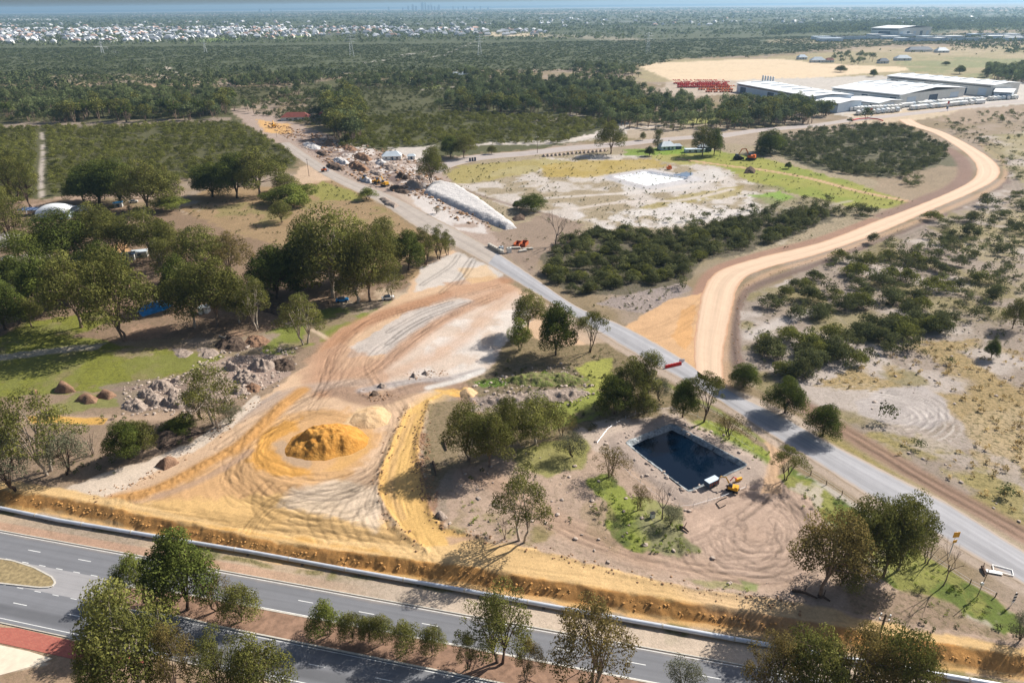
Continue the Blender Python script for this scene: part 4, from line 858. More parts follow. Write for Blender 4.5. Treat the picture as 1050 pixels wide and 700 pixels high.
def gum_proto(seed, h=12.0, w=9.0, base=.35, ncl=34, leaf=110, lsize=.34, crown='leaf', bark='bark', stems=1, rcl=.13, shape='dome', lean=.05, bare=0.0, seg=6):
    base = max(.06, base - .12) if leaf > 20 else base; leaf = int(leaf * (1.9 if leaf > 20 else 1)); lsize *= .86; ncl = int(ncl * 1.08); rcl *= 1.02
    r = np.random.default_rng(seed); rr = random.Random(seed); cl = []
    tries = 0
    while len(cl) < ncl and tries < 9000:
        tries += 1
        u = r.uniform(-1, 1, 2); q = math.hypot(*u)
        if q > 1: continue
        t = r.random()
        if shape == 'dome': zt = base + (1 - base) * (1 - q * q * .62) * (1 - .55 * (1 - math.sqrt(t)) ) ; wt = .5 * w * (1 - .15 * abs(zt - .7))
        elif shape == 'flat': zt = .72 + .25 * (1 - q * q) - .12 * t * (q > .3); wt = .5 * w
        elif shape == 'tall': zt = base + (1 - base) * t * .95; wt = .5 * w * (1.05 - .75 * abs((zt - base) / (1 - base) - .42) ** 1.3)
        else: zt = base + (1 - base) * t; wt = .5 * w
        p = np.array([u[0] * wt + lean * h * zt * .5, u[1] * wt, zt * h])
        p[:2] *= 1 + .22 * math.sin(3 * math.atan2(u[1], u[0]) + seed) - .12; p[2] *= 1 - .10 * (math.sin(2 * math.atan2(u[1], u[0]) + seed * 2) > .3)
        if any(np.linalg.norm(p - c) < rcl * h * .82 for c in cl): continue
        cl.append(p)
    cl = np.array(cl); k = len(cl)
    ra = rcl * h * (0.5 + 1.05 * r.random(k)); rad = np.stack([ra, ra, ra * (.62 + .2 * r.random(k))], 1)
    cl[:, 2] = np.minimum(cl[:, 2], h * 1.0 - rad[:, 2] * .7)
    cnt = (leaf * (ra / ra.mean()) ** 2).astype(int)
    if bare: cnt = (cnt * (r.random(k) > bare)).astype(int)
    V, cc = leafcloud(cl, rad, cnt, lsize, r)
    crown_me = mesh_np('crown', V, quads(len(V) // 4), [M[crown]], None, cc)
    m = MB()
    nl = max(3, min(6, ncl // 7)); fork = max(.12, base) * h * .85
    for st in range(stems):
        a0 = rr.uniform(0, 6.28); off = 0.0 if stems == 1 else .03 * h
        bx, by = off * math.cos(a0 + st * 2.1), off * math.sin(a0 + st * 2.1)
        tr = h * .017 / math.sqrt(stems) + .05
        top = Vector((bx * 3 + lean * h * .3, by * 3, fork))
        mid = Vector((bx * 1.6 + rr.uniform(-.02, .02) * h, by * 1.6 + rr.uniform(-.02, .02) * h, fork * .5))
        m.tube([(bx, by, -.6), mid, top], [tr * 1.35, tr, tr * .85], seg)
        own = [i for i in range(k) if i % stems == st]
        limbs = []
        for j in range(nl):
            an = a0 + 6.28 * j / nl + rr.uniform(-.3, .3); rad_ = w * .2 * rr.uniform(.5, 1.1)
            e1 = Vector((top.x + rad_ * math.cos(an) * .5, top.y + rad_ * math.sin(an) * .5, fork + (h * .9 - fork) * .35))
            e2 = Vector((top.x + rad_ * math.cos(an) * 1.15, top.y + rad_ * math.sin(an) * 1.15, fork + (h * .9 - fork) * .68))
            m.tube([top - Vector((0, 0, .2)), e1, e2], [tr * .62, tr * .42, tr * .22], 5, caps=False); limbs += [(e1, tr * .4), (e2, tr * .24), ((top + e1) / 2, tr * .5)]
        for i in own:
            c = Vector(cl[i]); e, q_ = min(limbs, key=lambda L: (L[0] - c).length + (1.5 if L[0].z > c.z else 0))
            mdp = (e + c) / 2 + Vector((rr.uniform(-.3, .3), rr.uniform(-.3, .3), -.04 * h * rr.random()))
            m.tube([e, mdp, c], [q_ * .75, q_ * .5, q_ * .2 + .012], 4, caps=False)
            for _ in range(2):
                d = Vector((rr.uniform(-1, 1), rr.uniform(-1, 1), rr.uniform(-.3, 1))) * ra[i] * .8
                m.tube([c, c + d], [q_ * .25 + .012, .012], 3, caps=False)
    trunk_me = m.mesh('trunk', M[bark], smooth=True)
    return dict(h=h, w=w, trunk=trunk_me, crown=crown_me)
PR = {
 'broad': gum_proto(1, 12, 11, .30, 44, 130, .36, 'leaf', 'bark', 1, .125),
 'broad2': gum_proto(2, 12, 11, .28, 46, 130, .36, 'leaf', 'bark', 2, .12),
 'broad3': gum_proto(12, 12, 9.5, .26, 42, 130, .36, 'leaf', 'bark_pale', 1, .125),
 'dense': gum_proto(3, 12, 9, .18, 56, 150, .36, 'leaf_dark', 'bark_dark', 1, .12),
 'dense2': gum_proto(13, 12, 10, .16, 56, 150, .36, 'leaf_dark', 'bark_dark', 1, .125),
 'tall': gum_proto(4, 16, 8, .30, 40, 110, .38, 'leaf', 'bark_pale', 1, .095, 'tall'),
 'tall2': gum_proto(5, 16, 8, .26, 44, 110, .38, 'leaf', 'bark_pale', 2, .09, 'tall'),
 'open': gum_proto(6, 12, 10, .34, 36, 95, .30, 'leaf', 'bark_pale', 2, .095, 'dome', .06),
 'openb': gum_proto(7, 12, 10.5, .32, 46, 88, .28, 'leaf_brown', 'bark', 2, .09, 'dome', .03),
 'openc': gum_proto(17, 12, 10.5, .30, 52, 84, .27, 'leaf', 'bark_dark', 2, .08, 'dome', .03),
 'flat': gum_proto(8, 11, 11, .4, 30, 100, .32, 'leaf', 'bark_dark', 2, .10, 'flat', .08),
 'round': gum_proto(9, 8, 7, .22, 34, 110, .3, 'leaf', 'bark', 1, .15),
 'roundl': gum_proto(10, 8, 7, .2, 36, 110, .3, 'leaf_lite', 'bark', 2, .14),
 'golden': gum_proto(11, 12, 10.5, .42, 38, 110, .34, 'leaf_brown', 'bark', 1, .11, 'dome', .1),
 'brown': gum_proto(14, 7, 7, .25, 26, 60, .22, 'leaf_brown', 'bark_dark', 2, .12, 'dome', .1),
 'greyt': gum_proto(15, 8, 7.5, .22, 30, 85, .26, 'leaf_grey', 'bark_dark', 2, .13, 'dome'),
 'pine': gum_proto(16, 12, 8.5, .62, 30, 150, .34, 'leaf_lite', 'bark_dark', 1, .13, 'flat', 0),
 'twiggy': gum_proto(18, 8, 5.5, .25, 20, 14, .22, 'leaf_grey', 'bark_grey', 2, .13, 'dome', .1),
 'lawnbush': gum_proto(19, 5, 9, .05, 40, 150, .34, 'leaf_lite', 'bark', 2, .22, 'dome', 0),
}
for k_, ha in (('broad', 1), ('broad2', 1), ('broad3', 1)): pass
def dead_proto(seed, h=10, w=8):
    rr = random.Random(seed); m = MB()
    def br(p, d, L, r_, lev):
        n = p + d * L; mid = p + d * L * .5 + Vector((rr.uniform(-1, 1), rr.uniform(-1, 1), rr.uniform(-.5, .5))) * L * .09
        m.tube([p, mid, n], [r_, r_ * .8, r_ * .6], 5 if lev < 2 else 3, caps=False)
        if lev >= 5: return
        for _ in range(3 if lev < 2 else 2):
            q = (d + Vector((rr.uniform(-1, 1), rr.uniform(-1, 1), rr.uniform(-.25, .7))) * .75).normalized(); br(n, q, L * rr.uniform(.6, .82), r_ * .58, lev + 1)
    br(Vector((0, 0, -.4)), Vector((.05, .03, 1)).normalized(), h * .30, h * .024, 0)
    return dict(h=h, w=w, trunk=m.mesh('branches', M['bark_grey']), crown=None)
PR['dead'] = dead_proto(3); PR['dead2'] = dead_proto(8)
tree_spec = []
def T(bx, by, top, w, kind, label, cat='gum tree', name='gum_tree', group=None, z=None, rot=None, hmin=2.0):
    zz = ZS if z is None and (hw(*G(bx, by, ZS))[1] > -9 and G(bx, by, 0)[1] < 320) else 0.0
    x, y = G(bx, by, zz); g = hz(x, y) if zz == 0 else ZS
    w *= 1.16 if (bx < 420 and by < 352) else 1.06
    p = PR[kind]; h = max(hmin, HT(bx, by, top, zz)); wm = w / PXM(bx, (by + top) / 2, zz + h / 2)
    o = empty(name, (x, y, g), rnd.uniform(0, 6.28) if rot is None else rot, label=label, cat=cat, group=group)
    sx = wm / p['w']; sz = h / p['h']; o.scale = (sx, sx, sz)
    t = bpy.data.objects.new('trunk' if p['crown'] else 'branches', p['trunk']); COL.objects.link(t); t.parent = o
    if p['crown']: c = bpy.data.objects.new('crown', p['crown']); COL.objects.link(c); c.parent = o
    return o
# --- along the highway
T(148, 716, 603, 80, 'broad3', 'tall dense gum tree below the concrete slab, largest crown at the bottom left')
T(188, 722, 642, 50, 'openb', 'brownish gum tree against the right flank of the largest bottom left tree')
T(232, 724, 648, 56, 'openc', 'gum tree between the brownish gum and the one reaching the lower lane')
T(272, 728, 652, 60, 'broad', 'gum tree at the bottom edge whose crown reaches the lower carriageway')
T(112, 730, 655, 40, 'openc', 'low gum tree at the left foot of the largest bottom left crown')
T(140.5, 606, 569, 32, 'roundl', 'small light green tree at the rounded left tip of the median', 'tree', 'tree')
T(193, 625, 547, 62, 'dense', 'dark green tall tree standing in the median near its rounded tip')
T(222.5, 626, 586, 34, 'brown', 'sparse brown-leaved tree in the median right of the dark tall tree', 'tree', 'tree')
T(248, 637, 600, 36, 'round', 'small dark tree in the median beside the sparse brown-leaved tree', 'tree', 'tree')
T(336, 652.5, 617, 32, 'roundl', 'bright green bushy tree at the left end of the median row', 'tree', 'tree', 'small trees in a row on the median')
for bx, by, tp, w_, lb in [(362, 657, 628, 26, 'first dark small tree right of the bright bushy median tree'), (379, 658, 631, 20, 'narrowest small tree in the median row, second of the dark ones'), (393, 661, 631, 24, 'middle one of the five dark small trees in the median row'), (417, 670, 637, 28, 'broad small tree fourth of the dark ones in the median row'), (443, 673, 641, 24, 'last small tree at the right end of the median row, standing apart')]:
    T(bx, by, tp, w_, 'round', lb, 'tree', 'tree', 'small trees in a row on the median')
T(480, 685, 648, 30, 'openc', 'small dark gum squeezed left of the leaning open gum on the median')
T(513, 682, 604, 80, 'openc', 'open brown-green gum on the median overlapping the road and pipe')
T(541, 698, 656, 32, 'openb', 'small gum between the two large open gums on the median')
T(606, 703, 612, 88, 'openb', 'large sparse olive-brown gum whose crown hides the pipe, bottom middle')
T(703, 716, 678, 38, 'greyt', 'small grey-leaved tree alone at the bottom edge by the lane line', 'tree', 'tree')
for bx, tp, w_, kd, lb in [(783, 651, 66, 'openb', 'leftmost gum of the wide bottom right clump'), (822, 645, 74, 'broad', 'second gum from the left in the bottom right clump'), (862, 641, 74, 'openb', 'gum in front of the power pole in the bottom right clump'), (902, 646, 68, 'broad2', 'gum just right of the power pole in the bottom right clump'), (934, 664, 44, 'openb', 'lowest and rightmost gum of the bottom right clump')]:
    T(bx, 738, tp, w_, kd, lb, group='gum trees clumped at the bottom right')
# --- between cut and dam
T(535, 555, 483, 60, 'open', 'pale-trunked gum standing alone above the pinkish track edge')
T(518, 552, 520, 16, 'twiggy', 'thin twiggy sapling just left of the lone pale-trunked gum', 'sapling', 'sapling')
T(482, 472, 414, 44, 'broad2', 'left gum of the leafy clump beside the yellow haul track')
T(502, 478, 420, 46, 'broad', 'middle lower gum of the leafy clump beside the yellow haul track')
T(520, 466, 410, 40, 'broad2', 'back gum of the leafy clump beside the yellow haul track')
T(549, 455, 405, 48, 'broad3', 'right pale-trunked gum of the leafy clump, above the brown tree')
T(576, 446, 420, 24, 'brown', 'small brown-leaved tree right of the leafy clump', 'tree', 'tree')
T(588, 468, 443, 30, 'greyt', 'low dark spreading tree on the grass left of the dam', 'tree', 'tree')
T(626, 489, 455, 36, 'brown', 'brown twiggy tree at the left corner of the dam', 'tree', 'tree')
T(655, 523, 494, 22, 'brown', 'small thin brown tree on the bright grass below the dam', 'tree', 'tree')
T(679, 532, 492, 30, 'dead', 'bare reddish dead tree below the bottom corner of the dam', 'dead tree', 'dead_tree')
T(688, 537, 517, 22, 'greyt', 'round grey-green bush touching the bare reddish dead tree', 'bush', 'bush', hmin=1.5)
T(646, 414, 366, 40, 'broad', 'widest gum of the group between the dam and the diagonal road')
T(664, 412, 362, 24, 'tall', 'slim tallest gum of the group between the dam and the diagonal road')
T(630, 424, 386, 34, 'dense2', 'dark gum on the left of the group above the dam')
T(677, 411, 386, 22, 'greyt', 'small grey-green gum on the right of the group above the dam')
T(660, 424, 404, 26, 'round', 'low bush in front of the gum group above the dam', 'bush', 'bush')
T(721, 432, 382, 38, 'flat', 'dark-trunked spreading gum between the dam and the road junction')
T(700, 428, 388, 26, 'dense', 'dark leafy gum touching the dark-trunked spreading gum')
T(747, 449, 422, 32, 'brown', 'round brown tree on the grass between the dam and the diagonal road', 'tree', 'tree')
T(806, 491, 461, 36, 'flat', 'low flat-crowned tree beside the sandy entrance to the turning circle', 'tree', 'tree')
# --- above the sand, side road bend
T(533, 359, 326, 22, 'roundl', 'small pale green tree standing in pale sand left of the road bend', 'tree', 'tree')
T(541, 342, 298, 30, 'broad3', 'gum tree rising behind the small pale green tree at the road bend')
T(570, 364, 309, 34, 'dense', 'dark upright gum in the middle of the group at the road bend')
T(591, 351, 322, 18, 'twiggy', 'leafless grey tree between the two gums at the road bend', 'bare tree', 'bare_tree')
T(604, 361, 320, 34, 'flat', 'umbrella-shaped gum closest to the diagonal road')
T(762, 397, 373, 27, 'dense2', 'round bushy tree at the corner of the sandy road and diagonal road', 'tree', 'tree', 'three bushy trees beside the diagonal road', hmin=1.5)
T(805, 423, 389, 36, 'dense2', 'largest of the three bushy trees beside the diagonal road', 'tree', 'tree', 'three bushy trees beside the diagonal road')
T(843, 446, 415, 33, 'dense2', 'lower right of the three bushy trees beside the diagonal road', 'tree', 'tree', 'three bushy trees beside the diagonal road')
T(1016, 367, 348, 13, 'dense', 'small lone round tree in the dry grass at the right', 'tree', 'tree')
T(1038, 337, 305, 20, 'round', 'light green tree near the right edge above the dry grass', 'tree', 'tree')
# --- bottom right triangle
T(841, 612, 530, 76, 'golden', 'golden-brown gum with a spreading crown over a dark shadow')
T(879, 597, 514, 56, 'broad2', 'leafy green gum right behind the golden-brown gum')
T(905, 591, 508, 50, 'broad', 'central green gum of the clump beside the golden-brown gum')
T(921, 584, 507, 44, 'broad3', 'rightmost green gum of the clump, crown overlapping the road')
T(862, 600, 572, 34, 'round', 'low bush under the golden-brown gum', 'bush', 'bush')
T(950, 577, 545, 24, 'twiggy', 'sparse bare tree right of the green gum clump', 'bare tree', 'bare_tree')
T(967, 600, 545, 26, 'dead2', 'tall dead tree in front of the yellow road sign', 'dead tree', 'dead_tree')
T(1046, 656, 628, 30, 'greyt', 'grey bush at the right edge above the yellow strip', 'bush', 'bush')
# --- left middle
T(221, 437, 377, 62, 'open', 'large gum with forked trunk beside the heaped earth, left of the sand')
T(208, 430, 398, 30, 'greyt', 'smaller grey gum leaning on the large forked gum', hmin=3)
T(236, 433, 412, 26, 'greyt', 'low olive bush at the right foot of the large forked gum', 'bush', 'bush', hmin=1.5)
T(50, 485, 402, 72, 'open', 'pale green open gum near the left edge, above the yellow strip')
T(12, 482, 404, 50, 'openc', 'gum cut by the left edge beside the pale green open gum')
T(18, 502, 440, 46, 'greyt', 'dark grey gum below the pale green one at the left edge')
T(67, 487, 440, 42, 'greyt', 'grey feathery tree with a dark stem, left above the yellow strip', 'tree', 'tree')
T(95, 466, 436, 24, 'twiggy', 'thin bare tree between the grey feathery tree and the dark bushes', 'bare tree', 'bare_tree')
T(133, 470, 432, 34, 'dense', 'dark bushy tree between the thin bare tree and the low mound', 'tree', 'tree')
T(148, 462, 430, 28, 'round', 'olive shrubby tree touching the dark bushy one', 'tree', 'tree')
T(186, 440, 428, 30, 'dense2', 'low dark shrub beside the dirt mound left of the large forked gum', 'shrub', 'shrub', hmin=1)
# --- grove on the left
T(37, 281, 237, 36, 'pine', 'umbrella-shaped pine beside the left driveway', 'pine tree', 'pine_tree')
gr_ = 'gum trees of the grove around the domed shelter'
for bx, by, tp, w_, kd, lb in [
 (68, 272, 216, 52, 'dense2', 'bright-topped gum right in front of the white domed shelter'), (105, 262, 207, 40, 'broad', 'gum right of the flat white roof beside the domed shelter'),
 (124, 268, 218, 42, 'broad2', 'gum above the orange patch of sand in the grove'), (158, 268, 214, 42, 'broad3', 'gum with a pale trunk at the right top of the grove'),
 (178, 276, 226, 30, 'broad2', 'outer right gum at the top of the grove, beside the brown field'), (170, 292, 244, 16, 'tall', 'narrow dark green conifer-like tree in the grove'),
 (83, 336, 258, 56, 'broad', 'gum standing left of the blue sheet, its trunk base on the lawn edge'), (131, 348, 257, 66, 'broad2', 'biggest gum just left of the blue sheet'),
 (200, 336, 272, 40, 'broad3', 'gum with a dark low crown just right of the blue sheet'), (224, 334, 260, 52, 'broad', 'dark-forked gum second to the right of the blue sheet'),
 (246, 331, 283, 34, 'broad3', 'gum with a white forked trunk right of the blue sheet'), (214, 286, 233, 48, 'broad2', 'gum on the brown field edge above the white-trunked one'),
 (240, 290, 238, 40, 'openb', 'brownish gum on the brown field edge'), (264, 338, 283, 36, 'open', 'open gum with its trunk at the shaded track bend'),
 (6, 338, 279, 40, 'dense2', 'dark gum at the left edge above the lawn'), (32, 335, 305, 26, 'broad', 'small gum on the lawn near the left edge'),
 (52, 318, 262, 46, 'dense', 'dark gum in the heart of the grove left of the lawn trunks'), (20, 300, 262, 34, 'dense', 'dark gum below the umbrella pine'), (110, 300, 250, 40, 'dense', 'dark gum behind the biggest one by the blue sheet'), (190, 312, 262, 34, 'dense', 'dark gum behind the low crown right of the blue sheet'),
 (16, 262, 190, 40, 'openc', 'grey-green gum at the left edge behind the driveway'), (2, 240, 168, 36, 'openc', 'tall gum cut by the left edge near the solar roof'), (34, 216, 160, 26, 'openc', 'gum beside the narrow white firebreak'), (18, 205, 152, 40, 'openc', 'gum left of the narrow white firebreak, farther back'),
 (102, 209, 166, 44, 'dense', 'dark gum behind the flat white roof'), (124, 211, 164, 40, 'dense', 'dark gum left of the tallest crown behind the grove'), (152, 217, 164, 46, 'broad', 'tallest gum behind the grove beside the dirt track'), (172, 214, 170, 30, 'round', 'light low gum right of the tallest one behind the grove'), (86, 206, 176, 24, 'dense2', 'small dark gum behind the domed shelter')]:
    T(bx, by, tp, w_, kd, lb, group=gr_)
T(176, 216, 200, 26, 'roundl', 'pale green bush at the corner of the brown field', 'bush', 'bush')
# --- middle grove
gm = 'gum trees of the grove in the middle left'
for bx, by, tp, w_, kd, lb in [
 (341, 305, 213, 62, 'broad3', 'tallest dark-trunked gum of the middle grove'), (367, 310, 252, 36, 'tall', 'slim pale gum between the two biggest of the middle grove'), (380, 309, 229, 48, 'broad', 'white-trunked gum in the front of the middle grove'),
 (401, 307, 272, 28, 'open', 'small pale gum at the front right of the middle grove'), (419, 277, 236, 30, 'dense', 'upright dark gum at the right of the middle grove'), (397, 280, 224, 34, 'broad2', 'gum behind the white-trunked one in the middle grove'),
 (436, 272, 231, 30, 'openc', 'third gum from the right end of the middle grove'), (450, 266, 231, 28, 'openc', 'second gum from the right end of the middle grove'), (459, 262, 236, 20, 'openc', 'last gum at the right end of the middle grove'),
 (284, 306, 252, 44, 'dense', 'dark low gum at the left of the middle grove'), (306, 300, 248, 40, 'dense', 'dark gum left of the tallest in the middle grove'), (322, 292, 222, 40, 'broad2', 'gum behind the tallest in the middle grove'), (358, 290, 236, 34, 'dense', 'dark gum filling the centre of the middle grove'),
 (313, 353, 302, 46, 'open', 'sparse gum at the front of the middle grove beside the green grass')]:
    T(bx, by, tp, w_, kd, lb, group=gm)
# --- brown field and beyond
T(299, 208, 190, 46, 'lawnbush', 'wide bright green hedge-like bush on the brown field', 'bush', 'bush')
T(289, 228, 205, 20, 'round', 'small lone round tree with a long shadow on the brown field', 'tree', 'tree')
T(377, 205, 192, 16, 'roundl', 'small round bush beside the roadworks', 'bush', 'bush')
T(444, 189, 151, 28, 'broad2', 'large lone gum at the top end of the white stockpile')
T(266, 201, 151, 46, 'broad', 'large gum with an exposed trunk at the top of the brown field')
T(243, 203, 157, 34, 'dense', 'dark gum left of the one with the exposed trunk')
T(218, 202, 168, 34, 'dense', 'dark gum at the left corner of the brown field')
T(292, 196, 178, 22, 'round', 'low tree right of the gum with the exposed trunk', 'tree', 'tree')
T(545, 216, 199, 28, 'dense2', 'round dark bush in the pale field right of the stockpile', 'bush', 'bush')
T(530, 214, 206, 9, 'dense', 'tiny round bush left of the round dark bush in the pale field', 'bush', 'bush')
T(570, 252, 212, 34, 'dead', 'bare grey dead tree at the corner of the thicket', 'dead tree', 'dead_tree')
T(448, 219, 211, 9, 'brown', 'tiny brown bush in the cleared ground by the stockpile', 'bush', 'bush')
T(462, 161, 140, 20, 'dense', 'left dark gum beside the pale track behind the roadworks'); T(476, 162, 138, 22, 'broad', 'right dark gum beside the pale track behind the roadworks'); T(504, 158, 149, 9, 'round', 'small round bush on the pale track', 'bush', 'bush')
T(626, 158, 124, 30, 'broad', 'tall gum at the corner of the pale track beside the far road'); T(720, 160, 129, 24, 'broad', 'tall light gum behind the small green-roofed house'); T(732, 159, 132, 16, 'dense', 'dark gum right of the tall light one behind the house')
T(666, 160, 150, 9, 'dense', 'dark bush on the bright grass left of the house', 'bush', 'bush'); T(674, 153, 133, 9, 'tall', 'slim tree beside the left end of the house', 'tree', 'tree'); T(659, 144, 135, 6, 'round', 'thin little tree on the pale track', 'tree', 'tree')
T(789, 157, 133, 26, 'dense', 'dark gum at the left end of the right-hand bushland'); T(808, 173, 166, 6, 'dense', 'dark little bush on the yellow-green field', 'bush', 'bush')
T(862, 74, 67, 10, 'dense2', 'small round bush on the far dry plain', 'bush', 'bush'); T(984, 76, 67, 9, 'dense', 'lone round tree on the far dry plain behind the warehouses', 'tree', 'tree'); T(970, 67, 63, 7, 'dense', 'flat dark bush on the far dry plain', 'bush', 'bush'); T(895, 79, 71, 7, 'dense', 'small dark tree in front of the pale field corner', 'tree', 'tree')

# ------------------------------------------------------------------ scattered trees and scrub
def lod(seed, h, w, ncl, leaf, ls, rcl, crown, trunk=True, base=.3, shape='dome'):
    r = np.random.default_rng(seed); rr = random.Random(seed); cl = []
    for i in range(ncl):
        a = r.uniform(0, 6.28); q = math.sqrt(r.random()); zt = base + (1 - base) * (1 - q * q * .55) * (.55 + .4 * r.random())
        cl.append((q * math.cos(a) * w * .38, q * math.sin(a) * w * .38, zt * h * .92))
    cl = np.array(cl); ra = rcl * w * (.75 + .5 * r.random(ncl)); rad = np.stack([ra, ra, ra * .75], 1)
    V, cc = leafcloud(cl, rad, np.full(ncl, leaf), ls, r); Q = quads(len(V) // 4); mi = np.zeros(len(Q))
    if trunk:
        for i in range(3):
            a = rr.uniform(0, 6.28); x, y = .25 * math.cos(a), .25 * math.sin(a); b = len(V); t = .16
            X2, Y2 = math.cos(a) * w * .18, math.sin(a) * w * .18; H2 = h * .75
            ring = []
            for (cx, cy, cz, s) in ((x, y, -.5, t * 1.3), (X2, Y2, H2, t * .5)):
                for k in range(4): ring.append((cx + s * math.cos(k * 1.571), cy + s * math.sin(k * 1.571), cz))
            V = np.vstack([V, ring]); cc = np.vstack([cc, np.ones((8, 3))]); q4 = [[b + k, b + (k + 1) % 4, b + 4 + (k + 1) % 4, b + 4 + k] for k in range(4)]
            Q = np.vstack([Q, q4]); mi = np.concatenate([mi, np.ones(4)])
    return V, cc, Q, mi
LODT = [lod(100 + i, 13, 9 + i % 3, 18, 40, .85, .19, 'leaf', base=.22) for i in range(5)]
GUMM = []
for i, (V, cc, Q, mi) in enumerate(LODT):
    k0 = int(Q[mi == 0].max()) + 1
    GUMM.append((mesh_np('crown', V[:k0], Q[mi == 0], [M[('leaf_far', 'leaf', 'leaf_far', 'leaf_dark', 'leaf')[i]]], None, cc[:k0]), mesh_np('trunk', V[k0:], Q[mi == 1] - k0, [M['bark']])))
LODS = [lod(200 + i, 3.0, 4.0, 8, 26, .42, .24, 'leaf', trunk=False, base=.12) for i in range(5)]
LODN = [lod(300 + i, 3.0, 4.4, 20, 90, .24, .20, 'leaf', trunk=False, base=.02) for i in range(6)]
SHN = [mesh_np('shrub', V, Q, [M['leaf_bush' if i % 3 else 'leaf_scrub'], M['bark_dark']], mi, cc) for i, (V, cc, Q, mi) in enumerate(LODN)]
LODF = [lod(400 + i, 9, 9, 3, 6, 3.2, .32, 'leaf', trunk=False, base=.1) for i in range(4)]
LODX = [lod(500 + i, 12, 16, 3, 4, 7, .30, 'leaf', trunk=False, base=.1) for i in range(4)]
ROADS_ = [(V_, V_.min(0) - 3, V_.max(0) + 3) for V_ in roadpolys]
BRK = P([(43, 134), (43.5, 145), (44, 158), (43, 170), (42, 184), (43, 206)])
def scatter(px, dens, seed, thin=None, z=0, cap=200000, raw=False):
    r = np.random.default_rng(seed); V = P(px); lo = V.min(0); hi = V.max(0)
    n = int(min((hi[0] - lo[0]) * (hi[1] - lo[1]) * dens, 4e6)); X = r.uniform(lo[0], hi[0], n); Y = r.uniform(lo[1], hi[1], n)
    m = (np.abs(X) < .80 * Y + 70); X = X[m]; Y = Y[m]
    w1 = (fbm(X, Y, 14, 51, 3) - .5) * 6; m = inpoly(V, X + w1, Y + w1 * .7); X = X[m]; Y = Y[m]
    if thin: k = fbm(X, Y, thin[0], seed, 3); m = k > thin[1] - .12 * r.random(len(k)) ; X = X[m]; Y = Y[m]
    for V_, lo_, hi_ in ROADS_:
        q = np.nonzero((X > lo_[0]) & (X < hi_[0]) & (Y > lo_[1]) & (Y < hi_[1]))[0]
        if len(q): bad = q[sdpoly(V_, X[q], Y[q]) < 2.0]; ok = np.ones(len(X), bool); ok[bad] = False; X = X[ok]; Y = Y[ok]
    if len(X): d_, _, _ = segdist(BRK, X, Y); ok = d_ > 4.2; X = X[ok]; Y = Y[ok]
    return X[:cap], Y[:cap]
def mass(name, pts, protos, mat, smin, smax, seed, label, cat, hs=1.0, trunkmat='bark'):
    """ONE object: many plants merged, for what nobody could count"""
    X, Y = pts; r = np.random.default_rng(seed); Vs = []; Cs = []; Qs = []; Ms = []; base = 0
    pi = r.integers(0, len(protos), len(X))
    for k, (V, cc, Q, mi) in enumerate(protos):
        sel = np.nonzero(pi == k)[0]
        if not len(sel): continue
        n = len(sel); s = r.uniform(smin, smax, n); a = r.uniform(0, 6.28, n); ca, sa = np.cos(a) * s, np.sin(a) * s
        x = V[None, :, 0] * ca[:, None] - V[None, :, 1] * sa[:, None] + X[sel][:, None]; y = V[None, :, 0] * sa[:, None] + V[None, :, 1] * ca[:, None] + Y[sel][:, None]
        zz = V[None, :, 2] * (s * hs * r.uniform(.65, 1.5, n))[:, None]
        W = np.stack([x, y, zz], -1).reshape(-1, 3); b_ = (.62 + .70 * r.random(n)) * (.8 + .4 * fbm(X[sel], Y[sel], 40, 3, 2)); g_ = r.random(n) * .5 + .6 * fbm(X[sel], Y[sel], 60, 33, 2) - .2
        c3 = np.repeat(cc[None], n, 0); c3[:, :, 0] *= b_[:, None]; c3[:, :, 1] = np.clip(c3[:, :, 1] * .5 + g_[:, None], 0, 1)
        Vs.append(W); Cs.append(c3.reshape(-1, 3)); Qs.append((Q[None] + (np.arange(n) * len(V))[:, None, None] + base).reshape(-1, 4)); Ms.append(np.tile(mi, n)); base += n * len(V)
    if not Vs: return
    me = mesh_np(name, np.vstack(Vs), np.vstack(Qs), [M[mat], M[trunkmat]], np.concatenate(Ms), np.vstack(Cs))
    o = bpy.data.objects.new(name, me); COL.objects.link(o); return tag(o, label, cat, kind='stuff')
def apx(X, Y, h):    # size on the picture, for ranking
    d = (X ** 2 + Y ** 2 + H ** 2) ** .5; return h / d
# gum trees in the belts
belts = []
def belt(px, dens, seed, h0, h1, label, thin=None):
    X, Y = scatter(px, dens, seed, thin); r = np.random.default_rng(seed + 1); h = r.uniform(h0, h1, len(X))
    for i in range(len(X)): belts.append((X[i], Y[i], h[i], label))
belt([(-20, 132), (0, 128), (110, 126), (235, 122), (243, 108), (235, 96), (120, 96), (0, 104), (-20, 104)], .0085, 11, 15, 22, 'gum tree in the belt behind the left scrub block')
belt([(248, 112), (300, 96), (345, 98), (345, 110), (290, 112), (262, 118)], .003, 12, 10, 14, 'gum tree beside the top end of the roadworks')
belt([(340, 138), (335, 108), (360, 100), (372, 120), (368, 146), (355, 150)], .010, 13, 18, 25, 'gum tree in the stand right of the roadworks')
belt([(450, 113), (470, 92), (540, 86), (640, 88), (690, 108), (700, 118), (650, 126), (560, 118), (470, 116)], .0095, 14, 13, 20, 'gum tree in the open wood behind the middle scrub')
belt([(735, 137), (738, 118), (765, 106), (820, 108), (850, 118), (846, 128), (790, 134)], .013, 15, 13, 19, 'gum tree in the wood below the warehouses')
belt([(615, 132), (640, 108), (700, 104), (745, 116), (738, 132), (690, 134)], .009, 16, 10, 16, 'gum tree left of the warehouse wood')
belt([(585, 74), (592, 70), (652, 72), (655, 80), (600, 80)], .007, 17, 18, 26, 'dark gum tree at the left tip of the pale field')
